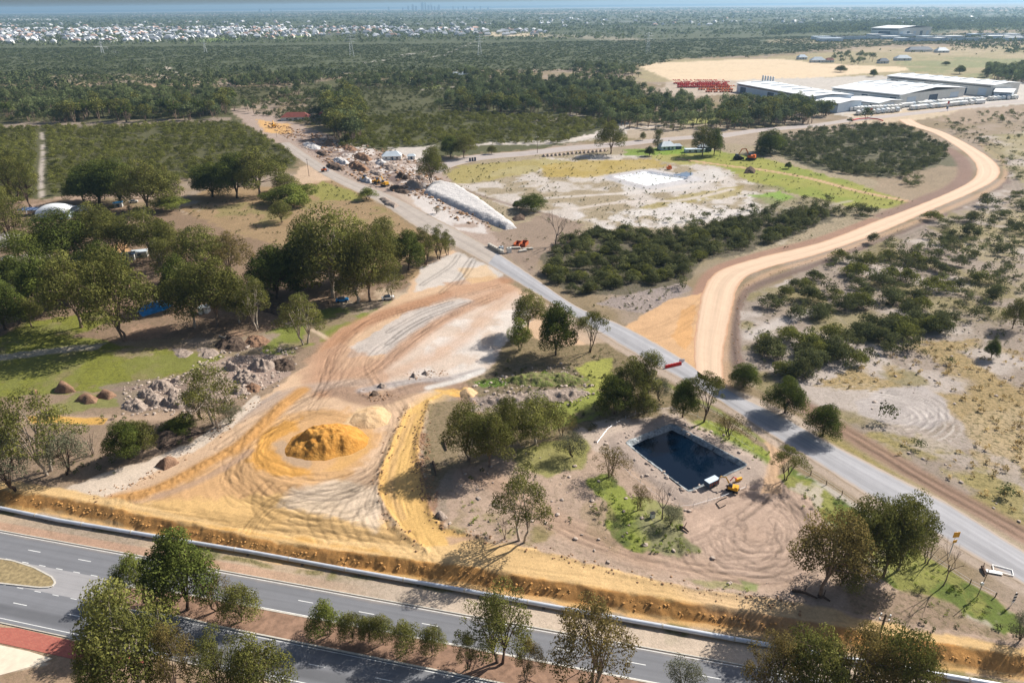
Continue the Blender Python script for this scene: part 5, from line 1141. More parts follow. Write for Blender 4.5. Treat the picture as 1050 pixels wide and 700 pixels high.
belt([(1008, 80), (1012, 72), (1100, 70), (1100, 84), (1040, 86)], .012, 18, 12, 16, 'gum tree behind the right-hand warehouse')
belt([(232, 92), (330, 88), (330, 80), (240, 84)], .008, 19, 14, 20, 'gum tree in the far belt above the roadworks')
belt([(345, 92), (470, 90), (560, 82), (480, 78), (360, 84)], .006, 20, 12, 18, 'gum tree behind the small green paddock')
belt([(848, 62), (862, 58), (905, 60), (905, 68), (860, 68)], .0012, 21, 10, 13, 'gum tree around the far farm sheds')
belt([(860, 128), (852, 124), (900, 121), (905, 127)], .004, 22, 4, 7, 'small gum tree along the road by the office')
sx_, sy_ = zip(*[(b[0], b[1]) for b in belts]); sc_ = apx(np.array(sx_), np.array(sy_), np.array([b[2] for b in belts])); order = np.argsort(-sc_)
print('belt trees', len(belts)); nind = 0; rest = []; indiv = {}
for i in order:
    x, y, h, lb = belts[i]
    if nind < 232 and abs(x) < .70 * y + 12:
        gm_ = rnd.choice(GUMM); o = empty('gum_tree', (x, y, 0))
        for nm_, me_ in (('crown', gm_[0]), ('trunk', gm_[1])): c_ = bpy.data.objects.new(nm_, me_); COL.objects.link(c_); c_.parent = o
        k = h / 13; o.location = (x, y, 0); o.scale = (k * rnd.uniform(.85, 1.2), k * rnd.uniform(.85, 1.2), k); o.rotation_euler = (0, 0, rnd.uniform(0, 6.28))
        indiv.setdefault(lb, []).append(o); nind += 1
    else: rest.append((x, y))
if rest: mass('woodland', (np.array([r_[0] for r_ in rest]), np.array([r_[1] for r_ in rest])), LODT, 'leaf_far', .7, 1.1, 31, 'distant gum woodland beyond the scrub blocks', 'woodland')
BELTS_DONE = indiv
# shrubs
shr = []
def shrubs(px, dens, seed, s0, s1, label, thin=None):
    X, Y = scatter(px, dens, seed, thin); r = np.random.default_rng(seed + 1); s = r.uniform(s0, s1, len(X)) ; shr.extend((X[i], Y[i], s[i], label) for i in range(len(X)))
hand = [(255,430),(300,440),(345,445),(410,425),(365,375),(280,475),(310,480),(175,490),(80,545),(110,525),(145,520),(155,560),(25,580),(120,615),(185,620),(245,545),(210,605),(320,520),(340,540),(385,510),(420,490),(450,500),(480,500),(300,570),(280,590),(330,580),(420,565),(500,560),(520,590),(480,610),(550,530),(600,530),(640,520),(590,470),(560,455),(510,440),(580,430),(645,445),(610,380),(740,470),(720,500),(690,500),(790,530),(760,555),(840,490),(850,530),(780,480),(820,430),(790,400),(840,380),(690,415),(850,350),(800,340),(550,350),(615,350),(680,350),(740,330),(560,300),(640,300),(690,300),(730,250),(770,250),(830,220),(850,270),(335,280),(320,290),(360,280),(490,640),(550,640),(600,640),(430,660),(350,650),(380,680),(320,670),(90,680),(170,560),(460,650),(520,650),(570,660)]
hand = [(780 + a / 3.18, 130 + b / 3.18) for a, b in hand] + [(720 + a / 3.18, 330 + b / 3.18) for a, b in [(220,90),(250,110),(360,90),(330,100),(410,110),(440,120),(460,95),(500,130),(560,50),(590,60),(640,30),(690,20),(740,20),(770,25),(280,170),(310,175),(340,150),(250,165),(420,60),(430,90),(380,130),(200,70),(290,60),(350,75),(530,40),(610,20),(665,45)]]
SL = 'dark bush on the sandy scrubland right of the curving sandy road'
for a, b in hand:
    x, y = G(a, b + 2); shr.append((x, y, rnd.uniform(1.25, 2.1), SL))
    if rnd.random() < .7: shr.append((x + rnd.uniform(-3.5, 3.5), y + rnd.uniform(-3, 3), rnd.uniform(.7, 1.3), SL))
shrubs([(775, 372), (775, 340), (800, 312), (850, 270), (950, 236), (1040, 200), (1150, 200), (1150, 330), (1000, 330), (960, 350), (900, 372), (840, 392), (800, 400)], .035, 51, .22, .95, SL, (12, .50))
shrubs([(940, 132), (1000, 118), (1100, 110), (1150, 190), (1050, 190), (1010, 150)], .012, 52, .4, 1.0, SL, (20, .52))
shrubs([(920, 345), (1050, 340), (1150, 345), (1150, 560), (1050, 530), (900, 430), (850, 400)], .006, 53, .12, .35, SL, (10, .5))
TL = 'shrub in the grey-green thicket inside the bend of the sandy road'
shrubs([(560, 278), (572, 250), (610, 238), (690, 240), (760, 226), (850, 213), (856, 222), (828, 236), (770, 256), (722, 264), (700, 282), (672, 290), (600, 302), (580, 298)], .13, 54, .45, 1.6, TL, (8, .40))
shrubs([(660, 300), (700, 290), (706, 296), (680, 304)], .02, 55, .6, 1.1, TL); shrubs([(700, 245), (760, 230), (850, 210), (850, 203), (770, 214), (660, 232)], .03, 56, .3, .7, TL, (10, .5))
BL = 'shrub in the dark bushland between the yellow-green field and the warehouses'
shrubs([(775, 160), (778, 146), (830, 134), (900, 129), (932, 133), (972, 152), (968, 165), (925, 184), (860, 178), (800, 160)], .10, 57, .5, 1.7, BL, (12, .40))
shrubs([(925, 186), (945, 183), (950, 190), (930, 193)], .05, 58, .7, 1.2, BL); shrubs([(850, 218), (880, 210), (890, 216), (860, 224)], .06, 59, .5, 1.0, BL)
LL = 'shrub in the olive scrub block left of the roadworks'
shrubs([(-60, 200), (-60, 132), (0, 132), (110, 130), (235, 126), (300, 148), (308, 165), (290, 180), (190, 186), (110, 190), (50, 202), (40, 206), (0, 214), (-60, 216)], .065, 60, .6, 1.9, LL, (18, .38))
ML = 'shrub in the olive scrub block behind the pale track and roadworks'
shrubs([(345, 152), (370, 122), (450, 116), (540, 118), (640, 124), (606, 134), (575, 148), (520, 148), (450, 148), (400, 153)], .065, 61, .6, 1.9, ML, (18, .38))
shrubs([(262, 118), (300, 112), (345, 108), (350, 135), (320, 130), (285, 122)], .05, 62, .8, 1.2, 'shrub beside the upper roadworks', (20, .35))
shrubs([(470, 262), (520, 262), (550, 240), (600, 226), (598, 234), (560, 262), (552, 280)], .006, 63, .2, .5, 'small shrub by the dead tree and stacked pipes')
for q, dn in (([(490, 400), (510, 378), (580, 378), (610, 392), (560, 400)], .03), ([(484, 412), (560, 404), (600, 402), (560, 414)], .02), ([(600, 500), (640, 500), (716, 548), (700, 566), (640, 556)], .015), ([(800, 492), (850, 505), (960, 578), (1040, 632), (980, 630), (880, 570)], .02), ([(555, 560), (600, 400), (640, 430), (600, 470)], .006), ([(130, 470), (170, 445), (215, 440), (240, 425), (180, 470)], .02), ([(436, 470), (450, 430), (480, 425), (460, 480)], .02)):
    shrubs(q, dn, 70 + len(shr) % 17, .12, .4, 'low green weedy shrub on the rough ground around the dam')
GL = 'low shrub under the gums of the left grove'
shrubs([(0, 300), (0, 225), (60, 224), (180, 228), (262, 285), (240, 300), (120, 300), (60, 300)], .012, 69, .5, 1.3, GL, (12, .45))
shrubs([(250, 300), (300, 262), (400, 280), (380, 300), (300, 318)], .012, 70, .5, 1.1, 'low shrub under the gums of the middle grove', (10, .45))
shrubs([(95, 214), (190, 205), (200, 215), (160, 224), (100, 220)], .02, 71, .5, 1.2, 'low shrub below the dark trees behind the grove', (10, .4))
shrubs([(-200, 128), (0, 126), (110, 124), (238, 118), (244, 110), (232, 92), (110, 90), (0, 94), (-200, 98)], .03, 65, .8, 1.5, 'shrub among the gum belt behind the left scrub block', (30, .42))
shrubs([(330, 130), (340, 92), (470, 86), (640, 84), (655, 98), (648, 122), (540, 116), (450, 114), (370, 120)], .028, 66, .8, 1.6, 'shrub under the open wood behind the middle scrub', (30, .40))
shrubs([(250, 108), (240, 92), (330, 88), (340, 108), (300, 110)], .03, 67, .8, 1.4, 'shrub beyond the top end of the roadworks', (30, .4))
shrubs([(640, 128), (650, 100), (700, 102), (745, 112), (735, 134), (690, 136)], .008, 68, .4, .9, 'shrub in the pale clearings left of the warehouse wood', (20, .5))
A = np.array([(s_[0], s_[1], s_[2]) for s_ in shr]); inr = np.abs(A[:, 0]) < .68 * A[:, 1] + 20
rk = apx(A[:, 0], A[:, 1], A[:, 2]) * inr; od = np.argsort(-rk); restb = {}
bbx = {}
def PXY(x, y):
    v = Vector((x, y, -H)); d = v.dot(Fv); return 525 + FPX * v.dot(Rv) / d, 350 - FPX * v.dot(Uv) / d
def zone(items, get, lab):        # which ninth of its patch a repeat stands in, as seen
    pts = np.array([PXY(*get(i)) for i in items]); q1, q2 = np.quantile(pts[:, 0], [.33, .67]); r1, r2 = np.quantile(pts[:, 1], [.33, .67]); out = []
    for a, b in pts:
        h_ = 'left' if a < q1 else ('right' if a > q2 else 'middle'); v_ = 'far' if b < r1 else ('near' if b > r2 else 'central')
        out.append(f'{v_} {h_} part' if not (h_ == 'middle' and v_ == 'central') else 'very centre')
    return out
hz_all = height(A[:, 0], A[:, 1])
zz_ = {}
SHORT = {k_: k_ for k_ in set(s_[3] for s_ in shr)}
SHORT[SL] = 'dark bush right of the sandy road'; SHORT[LL] = 'shrub of the left scrub block'; SHORT[ML] = 'shrub of the middle scrub block'; SHORT[TL] = 'shrub of the central thicket'; SHORT[BL] = 'shrub of the bushland below the warehouses'
for lb in set(s_[3] for s_ in shr):
    it = [i for i in od[:285] if shr[i][3] == lb]
    if it:
        for i, w_ in zip(it, zone(it, lambda i: (shr[i][0], shr[i][1]), lb)): zz_[i] = w_
for j, i in enumerate(od):
    x, y, s_, lb = shr[i]
    if j < 285:
        o = bpy.data.objects.new('shrub', rnd.choice(SHN)); COL.objects.link(o); o.location = (x, y, float(hz_all[i]) - .1); o.scale = (s_ * rnd.uniform(.9, 1.15), s_ * rnd.uniform(.9, 1.15), s_ * rnd.uniform(.8, 1.15)); o.rotation_euler = (0, 0, rnd.uniform(0, 6.28)); tag(o, ('big ' if s_ > 1.2 else 'small ') + SHORT[lb] + ', ' + zz_[i], 'shrub', 'shrubs: ' + SHORT[lb])
    else: restb.setdefault(lb, []).append(i)
for lb, idx in restb.items():
    big = A[idx, 2].mean(); nm = 'scrub'
    mass(nm, (A[idx, 0], A[idx, 1]), LODS if big > .6 else [(V * .35, c_, Q, m_) for V, c_, Q, m_ in LODS], 'leaf_scrub' if 'olive' in lb else 'leaf_bush', .75, 1.35, 80 + len(idx) % 13, 'mass of ' + lb.replace('shrub ', 'shrubs ').replace('dark bush ', 'small dark bushes '), 'scrub')
for lb, os_ in indiv.items():
    hm = np.median([o.scale.z for o in os_])
    for o, w_ in zip(os_, zone(os_, lambda o: (o.location.x, o.location.y), lb)): tag(o, ('tall ' if o.scale.z > hm else 'lower ') + lb + ', ' + w_.replace(' part', ''), 'gum tree', 'gum trees ' + lb.split('gum tree ')[1])
# dry tussocks on the right, straw coloured
M['straw'] = leaf_mat('straw', (176, 152, 106), (196, 174, 124)); M['weed'] = leaf_mat('weed', (110, 132, 56), (150, 160, 76))
TU = [lod(600 + i, 1.0, 1.4, 4, 10, .38, .28, 'leaf', trunk=False, base=.05) for i in range(3)]
X1, Y1 = scatter([(985, 422), (1050, 415), (1150, 430), (1150, 560), (1050, 500), (1000, 468)], .12, 91, (5, .42)); X2, Y2 = scatter([(840, 392), (900, 368), (960, 350), (1150, 345), (1150, 420), (1000, 415), (930, 392), (880, 398)], .07, 92, (6, .42)); X3, Y3 = scatter([(880, 445), (1000, 465), (1060, 500), (1060, 560), (960, 500)], .06, 93, (5, .45))
mass('dry_grass', (np.concatenate([X1, X2, X3]), np.concatenate([Y1, Y2, Y3])), TU, 'straw', .5, 1.2, 94, 'straw-coloured tussocks of dry grass right of the diagonal road', 'dry grass')
wx_, wy_ = [], []
for q, dn, sd_ in (([(600, 492), (648, 506), (716, 545), (722, 566), (690, 568), (640, 560)], .4, 1), ([(700, 436), (740, 440), (790, 468), (782, 478), (740, 458)], .3, 2), ([(798, 490), (815, 480), (882, 526), (1040, 630), (1000, 640), (880, 580)], .15, 3), ([(490, 392), (560, 380), (600, 385), (560, 392)], .25, 4), ([(560, 400), (632, 372), (632, 398), (600, 430), (560, 436)], .12, 5), ([(458, 520), (480, 510), (560, 545), (500, 552)], .15, 6), ([(705, 592), (775, 600), (770, 608)], .2, 7)):
    a_, b_ = scatter(q, dn, 900 + sd_, (3, .45)); wx_.append(a_); wy_.append(b_)
mass('weeds', (np.concatenate(wx_), np.concatenate(wy_)), [(V * .55, c_, Q, m_) for V, c_, Q, m_ in TU], 'weed', .6, 1.4, 95, 'low green weeds around the dam and along the roads', 'weeds')
# clods, stones and litter: crisp small stuff
def clod(seed):
    r = np.random.default_rng(seed); a = (1 + 5 ** .5) / 2; V = np.array([(-1, a, 0), (1, a, 0), (-1, -a, 0), (1, -a, 0), (0, -1, a), (0, 1, a), (0, -1, -a), (0, 1, -a), (a, 0, -1), (a, 0, 1), (-a, 0, -1), (-a, 0, 1)]) / 1.9
    V = V * r.uniform(.6, 1.35, V.shape); V[:, 2] *= .6
    F = [(0, 11, 5), (0, 5, 1), (0, 1, 7), (0, 7, 10), (0, 10, 11), (1, 5, 9), (5, 11, 4), (11, 10, 2), (10, 7, 6), (7, 1, 8), (3, 9, 4), (3, 4, 2), (3, 2, 6), (3, 6, 8), (3, 8, 9), (4, 9, 5), (2, 4, 11), (6, 2, 10), (8, 6, 7), (9, 8, 1)]
    return V, F
CL = [clod(i) for i in range(4)]
def clods(name, X, Y, s0, s1, mat, label, seed, zoff=None):
    r = np.random.default_rng(seed); zz = height(X, Y); m = MB()
    for i in range(len(X)):
        V, F = CL[i % 4]; s = s0 + (s1 - s0) * r.random() ** 2.5; a = r.uniform(0, 6.28); ca, sa = math.cos(a) * s, math.sin(a) * s; b = len(m.v)
        W = np.stack([V[:, 0] * ca - V[:, 1] * sa + X[i], V[:, 0] * sa + V[:, 1] * ca + Y[i], V[:, 2] * s + zz[i] + s * .15], 1); m.v.extend(map(tuple, W.tolist())); m.f.extend([tuple(b + j for j in f) for f in F]); m.mi.extend([0] * 20)
    return tag(m.build(name, mat), label, name.replace('_', ' '), kind='stuff')
def along(px, n, spread, seed, z=0, raw=None):
    r = np.random.default_rng(seed); V = resample(spline(P(px, z), 5) if raw is None else raw, n); return V[:, 0] + r.normal(size=n) * spread, V[:, 1] + r.normal(size=n) * spread
M['clod_y'] = plain('yellow_clod', (186, 140, 84), .95, .2, 1.0); M['clod_b'] = plain('brown_clod', (148, 116, 88), .95, .3, .5); M['clod_g'] = plain('grey_clod', (176, 160, 148), .95, .25, .5)
ss_ = np.random.default_rng(3).uniform(-20, 235, 800); nn_c = np.interp(ss_, cs_, cn_) + np.abs(np.random.default_rng(4).normal(size=800)) * .6 + .9; pc = np.array([hwp(a, b) for a, b in zip(ss_, nn_c)])
clods('sand_clods', pc[:, 0], pc[:, 1], .05, .30, M['clod_y'], 'crumbled yellow sand clods along the edge of the cut', 5)
xs, ys_c = [], []
for i, (q, n_, sp) in enumerate([([(440, 413), (431, 444), (429, 467), (437, 492), (441, 513), (443, 530), (457, 541), (500, 552), (545, 563), (597, 576), (643, 590), (713, 604), (760, 611), (825, 619)], 480, .9), ([(419, 416), (405, 444), (391, 481), (388, 504), (394, 520), (408, 541), (437, 565)], 200, .8), ([(434, 445), (434, 480), (444, 515)], 420, 1.5), ([(372, 402), (385, 410), (400, 404)], 120, 1.0), ([(420, 386), (440, 383), (456, 380)], 120, 1.6), ([(762, 395), (755, 360), (757, 320), (764, 296), (785, 284), (843, 266), (906, 243), (958, 221)], 500, 1.0), ([(90, 512), (150, 490), (215, 450), (262, 412)], 250, 1.4)]):
    a, b = along(q, n_, sp, 600 + i); xs.append(a); ys_c.append(b)
clods('earth_clods', np.concatenate(xs), np.concatenate(ys_c), .05, .30, M['clod_b'], 'brown clods and rubble strewn along the edges of the dirt tracks', 6)
xs, ys_c = [], []
for q, dn, th in (([(120, 425), (130, 392), (190, 382), (240, 352), (300, 358), (305, 375), (280, 405), (235, 415), (200, 425)], .9, (4, .42)), ([(484, 424), (484, 392), (570, 372), (612, 392), (610, 408), (560, 420)], .6, (4, .42)), ([(590, 448), (640, 424), (690, 414), (770, 470), (770, 490), (706, 525), (640, 480)], .30, (4, .45)), ([(770, 392), (760, 340), (800, 290), (960, 232), (1050, 220), (1050, 420), (900, 420), (860, 400)], .035, (6, .45)), ([(300, 165), (420, 165), (500, 235), (470, 225), (330, 180)], .06, (8, .42)), ([(456, 540), (470, 480), (600, 440), (625, 480), (700, 560), (820, 605), (700, 600)], .10, (5, .45)), ([(880, 445), (1050, 500), (1050, 545), (930, 470)], .15, (5, .45)), ([(640, 302), (700, 290), (712, 296), (690, 306), (660, 322), (610, 312)], .12, (5, .4))):
    a, b = scatter(q, dn, 640 + len(xs), th); xs.append(a); ys_c.append(b)
a, b = scatter([(270, 125), (335, 138), (420, 160), (470, 196), (505, 235), (480, 230), (430, 205), (385, 190), (340, 178), (300, 150)], .16, 650, (9, .42)); clods('rubble', a, b, .2, 1.3, M['clod_b'], 'broken clay and pavement rubble filling the torn-up roadworks', 8)
a, b = scatter([(300, 150), (420, 160), (470, 196), (505, 235), (430, 205), (340, 178)], .10, 651, (9, .5)); clods('pale_rubble', a, b, .2, 1.2, M['clod_g'], 'pale sand lumps among the torn-up roadworks', 9)
clods('stones', np.concatenate(xs), np.concatenate(ys_c), .10, .6, M['clod_g'], 'pale stones, broken clay and litter on the rough ground', 7)
xa, ya = [], []
for q, dn, th in (([(452, 176), (560, 158), (740, 150), (940, 208), (800, 262), (600, 232), (520, 258), (470, 198)], .035, (12, .46)), ([(180, 215), (300, 192), (345, 186), (430, 238), (460, 262), (420, 288), (250, 245)], .05, (9, .45)), ([(775, 390), (765, 330), (850, 272), (1040, 205), (1150, 240), (1150, 340), (900, 375), (840, 392)], .09, (7, .44)), ([(490, 440), (490, 405), (520, 360), (622, 356), (720, 420), (640, 426), (600, 448), (520, 452)], .12, (5, .42)), ([(100, 500), (140, 470), (215, 440), (120, 425), (0, 440), (0, 485)], .10, (5, .42)), ([(860, 600), (1010, 640), (1050, 655), (900, 630)], .10, (4, .4)), ([(660, 232), (850, 205), (800, 210), (700, 214), (600, 222)], .07, (8, .42)), ([(640, 302), (700, 290), (690, 310), (655, 325), (600, 312)], .10, (5, .42)), ([(480, 485), (560, 470), (600, 500), (600, 545), (520, 545)], .05, (5, .46)), ([(960, 140), (1100, 118), (1150, 200), (1050, 200)], .03, (12, .45))):
    a_, b_ = scatter(q, dn, 960 + len(xa), th); xa.append(a_); ya.append(b_)
mass('ground_cover', (np.concatenate(xa), np.concatenate(ya)), [(V * .7, c_, Q, m_) for V, c_, Q, m_ in TU], 'leaf_bush', .4, 1.5, 97, 'low dark heath and dead stems dotted over the cleared ground', 'ground cover')
# far bushland and distant tree belts
def farmass(px, dens, seed, protos, mat, s0, s1, lab, thin=None, name='bushland', hs=.8): mass(name, scatter(px, dens, seed, thin), protos, mat, s0, s1, seed + 5, lab, 'bushland', hs)
farmass([(-300, 96), (0, 92), (230, 84), (330, 80), (520, 76), (652, 70), (700, 61), (780, 57), (900, 48), (1010, 44), (1150, 40), (1150, 34), (900, 36), (640, 42), (480, 45), (300, 47), (0, 50), (-300, 52)], .015, 101, LODF, 'leaf_far', .5, .95, 'dark flat bushland stretching to the far suburb', (50, .38), hs=.45)
farmass([(-300, 102), (0, 96), (240, 92), (340, 88), (470, 90), (640, 84), (650, 80), (470, 74), (200, 72), (-300, 80)], .008, 102, LODF, 'leaf_far', .8, 1.4, 'taller scattered trees at the near edge of the far bushland', (60, .5))
farmass([(-300, 30), (470, 26), (1300, 20), (1300, 34), (1150, 40), (900, 34), (640, 41), (480, 43), (200, 46), (-300, 52)], .0012, 103, LODX, 'leaf_far', .5, .9, 'trees dotted through the far suburbs', (220, .42))
farmass([(-600, 30), (470, 27), (1500, 20), (1500, 8), (700, 8.2), (-600, 11)], .00014, 104, LODX, 'leaf_far', 1.0, 1.9, 'distant wooded country up to the horizon', (500, .40), hs=.6)
farmass([(790, 36), (880, 33), (1150, 26), (1150, 18), (930, 21), (800, 28)], .0022, 105, LODX, 'leaf_far', .9, 1.3, 'tall tree belt behind the far industrial roofs')
farmass([(960, 46), (1000, 38), (1150, 46), (1150, 64), (1030, 56)], .003, 106, LODF, 'leaf_far', .9, 1.4, 'tree belt at the far right behind the plain', (60, .42))
farmass([(740, 62), (850, 56), (1000, 60), (1000, 50), (850, 48)], .0006, 107, LODF, 'leaf_far', .5, 1.1, 'scattered far trees on the plain behind the pale field', (60, .45))
# ------------------------------------------------------------------ dam
def flat_poly(name, pts, z, mat, kind=None):
    me = bpy.data.meshes.new(name); me.from_pydata([(x, y, z) for x, y in pts], [], [tuple(range(len(pts)))]); me.materials.append(mat); me.update()
    if me.polygons[0].normal.z < 0: me.flip_normals()
    o = bpy.data.objects.new(name, me); COL.objects.link(o)
    return tag(o, kind=kind) if kind else o
wm, wn, wbs, _ = newmat('dam_water'); wbs.inputs['Base Color'].default_value = (.0008, .007, .020, 1); wbs.inputs['Roughness'].default_value = .04; wbs.inputs['IOR'].default_value = 1.33
nz = N(wn, 'ShaderNodeTexNoise', i_Scale=.8, i_Detail=3.0); bpn = N(wn, 'ShaderNodeBump', i_Strength=.06, i_Distance=.05); wn.links.new(nz.outputs[0], bpn.inputs['Height']); wn.links.new(bpn.outputs[0], wbs.inputs['Normal'])
c_ = POND.mean(0)
flat_poly('water', [tuple(p + (p - c_) / np.linalg.norm(p - c_) * .4) for p in POND], -.47, wm, 'structure')
def liner(name, poly, z0, slope, wdt, mat, label, cat, wr=.16, off=.05):
    n = len(poly); c = poly.mean(0); per = []
    for i in range(n):
        a, b = poly[i], poly[(i + 1) % n]; k = int(np.linalg.norm(b - a) / .35)
        for j in range(k): per.append(a + (b - a) * j / k)
    per = np.array(per); nn = len(per); T_ = np.roll(per, -3, 0) - np.roll(per, 3, 0); T_ /= np.hypot(*T_.T)[:, None]; O = np.stack([T_[:, 1], -T_[:, 0]], 1)
    if ((per + O - c) ** 2).sum() < ((per - O - c) ** 2).sum(): O = -O
    rows = np.linspace(-.7, wdt, 9); vs = []
    for j, r_ in enumerate(rows):
        p = per + O * r_; h = height(p[:, 0], p[:, 1]); s_ = np.arange(nn) * .35
        wv = (fbm(s_, s_ * 0 + j * .25, .9, 71, 2) - .5) * wr * 2
        for i in range(nn): vs.append((p[i, 0], p[i, 1], h[i] + off + wv[i] * (0 < j) + .05))
    fs = [(j * nn + i, j * nn + (i + 1) % nn, (j + 1) * nn + (i + 1) % nn, (j + 1) * nn + i) for j in range(8) for i in range(nn)]
    m = MB(); m.add(vs, fs); return tag(m.build(name, mat, smooth=False), label, cat)
lm = plain('liner_sheet', (132, 138, 142), .5, .45, 1.6, bump=.2, spec=.5)
liner('pond_liner', POND, 0, 0, 1.25, lm, 'crinkled grey plastic liner round the edge of the dark dam', 'liner')
flat_poly('basin_floor', [tuple(p) for p in BASIN], -.55, M['roof_white'], 'structure')
liner('basin_liner', BASIN, 0, 0, 2.5, plain('white_liner', (208, 210, 216), .6, .15, .6), 'pale crumpled liner round the white rectangular basin in the far field', 'liner', .25)

# ------------------------------------------------------------------ mounds and heaps
def mound(name, px, h, mat, label, cat, z=0, res=.35, soft=None, rough=.25, rs=1.6, ridge=None, sharp=1.0, group=None):
    V = P(px, z); lo = V.min(0) - .6; hi = V.max(0) + .6; res = max(res, (hi - lo).max() / 150)
    nx = int((hi[0] - lo[0]) / res) + 2; ny = int((hi[1] - lo[1]) / res) + 2
    gx, gy = np.meshgrid(np.linspace(lo[0], hi[0], nx), np.linspace(lo[1], hi[1], ny)); X = gx.ravel(); Y = gy.ravel()
    w = (fbm(X, Y, 3, 201, 2) - .5) * 1.0; d = -sdpoly(V, X + w, Y + w)
    mx = d.max(); soft = soft or mx * .95
    t = np.clip(d / soft, -.2, 1); base = height(X, Y) if z == 0 else np.full(X.shape, z)
    Z = base - .12 + h * np.where(t > 0, np.sin(np.clip(t, 0, 1) * math.pi / 2) ** sharp, t) + rough * h * (fbm(X, Y, rs, 203, 3) - .5) * np.clip(t * 2, 0, 1) * 1.4
    keep = (t > -.15)
    ii = np.arange(nx * ny).reshape(ny, nx); q = np.stack([ii[:-1, :-1], ii[:-1, 1:], ii[1:, 1:], ii[1:, :-1]], -1).reshape(-1, 4); q = q[keep[q].all(1)]
    used = np.unique(q); rm = -np.ones(nx * ny, int); rm[used] = np.arange(len(used)); c = np.array([X[used].mean(), Y[used].mean(), base[used].mean()])
    me = mesh_np(name, np.stack([X, Y, Z], 1)[used] - c, rm[q], [mat]); me.polygons.foreach_set('use_smooth', [True] * len(me.polygons))
    o = bpy.data.objects.new(name, me); COL.objects.link(o); o.location = c; return tag(o, label, cat, group)
def soil(nm, a, b, sc=.6, bump=.25):
    m, n, bs, o = newmat(nm); ge = N(n, 'ShaderNodeNewGeometry'); n1 = N(n, 'ShaderNodeTexNoise', i_Scale=sc, i_Detail=7.0, i_Roughness=.7); n.links.new(ge.outputs['Position'], n1.inputs[0])
    mr = N(n, 'ShaderNodeMapRange', i_1=.35, i_2=.65); n.links.new(n1.outputs[0], mr.inputs[0]); mc = N(n, 'ShaderNodeMix', data_type='RGBA'); mc.inputs[6].default_value = (*lin(a), 1); mc.inputs[7].default_value = (*lin(b), 1); n.links.new(mr.outputs[0], mc.inputs[0]); n.links.new(mc.outputs[2], bs.inputs[0])
    bs.inputs['Roughness'].default_value = .95; bs.inputs['Specular IOR Level'].default_value = .1
    n2 = N(n, 'ShaderNodeTexNoise', i_Scale=sc * 3.5, i_Detail=5.0); n.links.new(ge.outputs['Position'], n2.inputs[0]); bp = N(n, 'ShaderNodeBump', i_Strength=.8, i_Distance=bump); n.links.new(n2.outputs[0], bp.inputs['Height']); n.links.new(bp.outputs[0], bs.inputs['Normal']); return m
gold = soil('golden_sand', (172, 120, 56), (198, 146, 76)); pale = soil('pale_sand', (196, 162, 122), (206, 176, 140)); whit = soil('white_sand', (178, 174, 174), (204, 200, 198), .4, .5)
dirt = soil('brown_dirt', (116, 90, 74), (150, 120, 98), 1.0, .3); grey = soil('grey_rubble', (138, 122, 112), (184, 168, 156), 1.6, .5); dark = soil('dark_dirt', (70, 58, 52), (112, 96, 84), 1.2, .4)
mound('sand_mound', [(290, 460), (300, 447), (318, 437), (345, 433), (368, 437), (380, 448), (376, 459), (358, 467), (334, 473), (310, 473), (294, 468)], 3.6, gold, 'big golden sand mound in the middle of the swirling tyre tracks', 'sand mound', res=.22, rough=.5, rs=2.8, sharp=1.25)
mound('sand_mound', [(356, 434), (362, 424), (376, 417), (392, 416), (403, 424), (400, 434), (386, 440), (368, 440)], 1.3, pale, 'low pale sand heap just above the big golden mound', 'sand mound', rough=.5, rs=2.2)
mound('sand_mound', [(470, 402), (480, 397), (492, 402), (486, 409), (474, 409)], .9, pale, 'small yellow sand heap at the top bend of the yellow haul track', 'sand mound')
SPILE = [(434, 198), (441, 189), (452, 187), (470, 191), (490, 203), (512, 219), (527, 230), (530, 234), (518, 236), (508, 232)]
mound('sand_stockpile', SPILE, 2.5, whit, 'long white sand stockpile beside the upper diagonal road', 'stockpile', res=.45, rough=.18, rs=2.5, soft=4.2, sharp=.8)
mound('dirt_stockpile', [(388, 204), (396, 203), (410, 211), (404, 214), (394, 210)], 1.6, grey, 'small grey gravel heap on the diagonal road beside the round bush', 'gravel heap')
gd = 'dirt mounds on the lawn edge at the left'
mound('dirt_mound', [(55, 402), (60, 395), (68, 393), (76, 397), (78, 402), (66, 404)], 2.3, dirt, 'largest conical brown dirt mound at the left behind the pale green gum', 'dirt mound', group=gd)
mound('dirt_mound', [(30, 404), (34, 400), (39, 400), (41, 404), (36, 405)], 1.2, dirt, 'smallest brown dirt mound, leftmost of those behind the gum', 'dirt mound', group=gd)
mound('dirt_mound', [(76, 412), (82, 406), (92, 404), (102, 408), (100, 413), (86, 415)], 1.6, dirt, 'twin-topped brown dirt mound in the middle of the lawn edge mounds', 'dirt mound', group=gd)
mound('dirt_mound', [(99, 408), (103, 401), (114, 401), (120, 406), (112, 410)], 1.6, dirt, 'brown dirt mound next to the grey rubble heaps', 'dirt mound', group=gd)
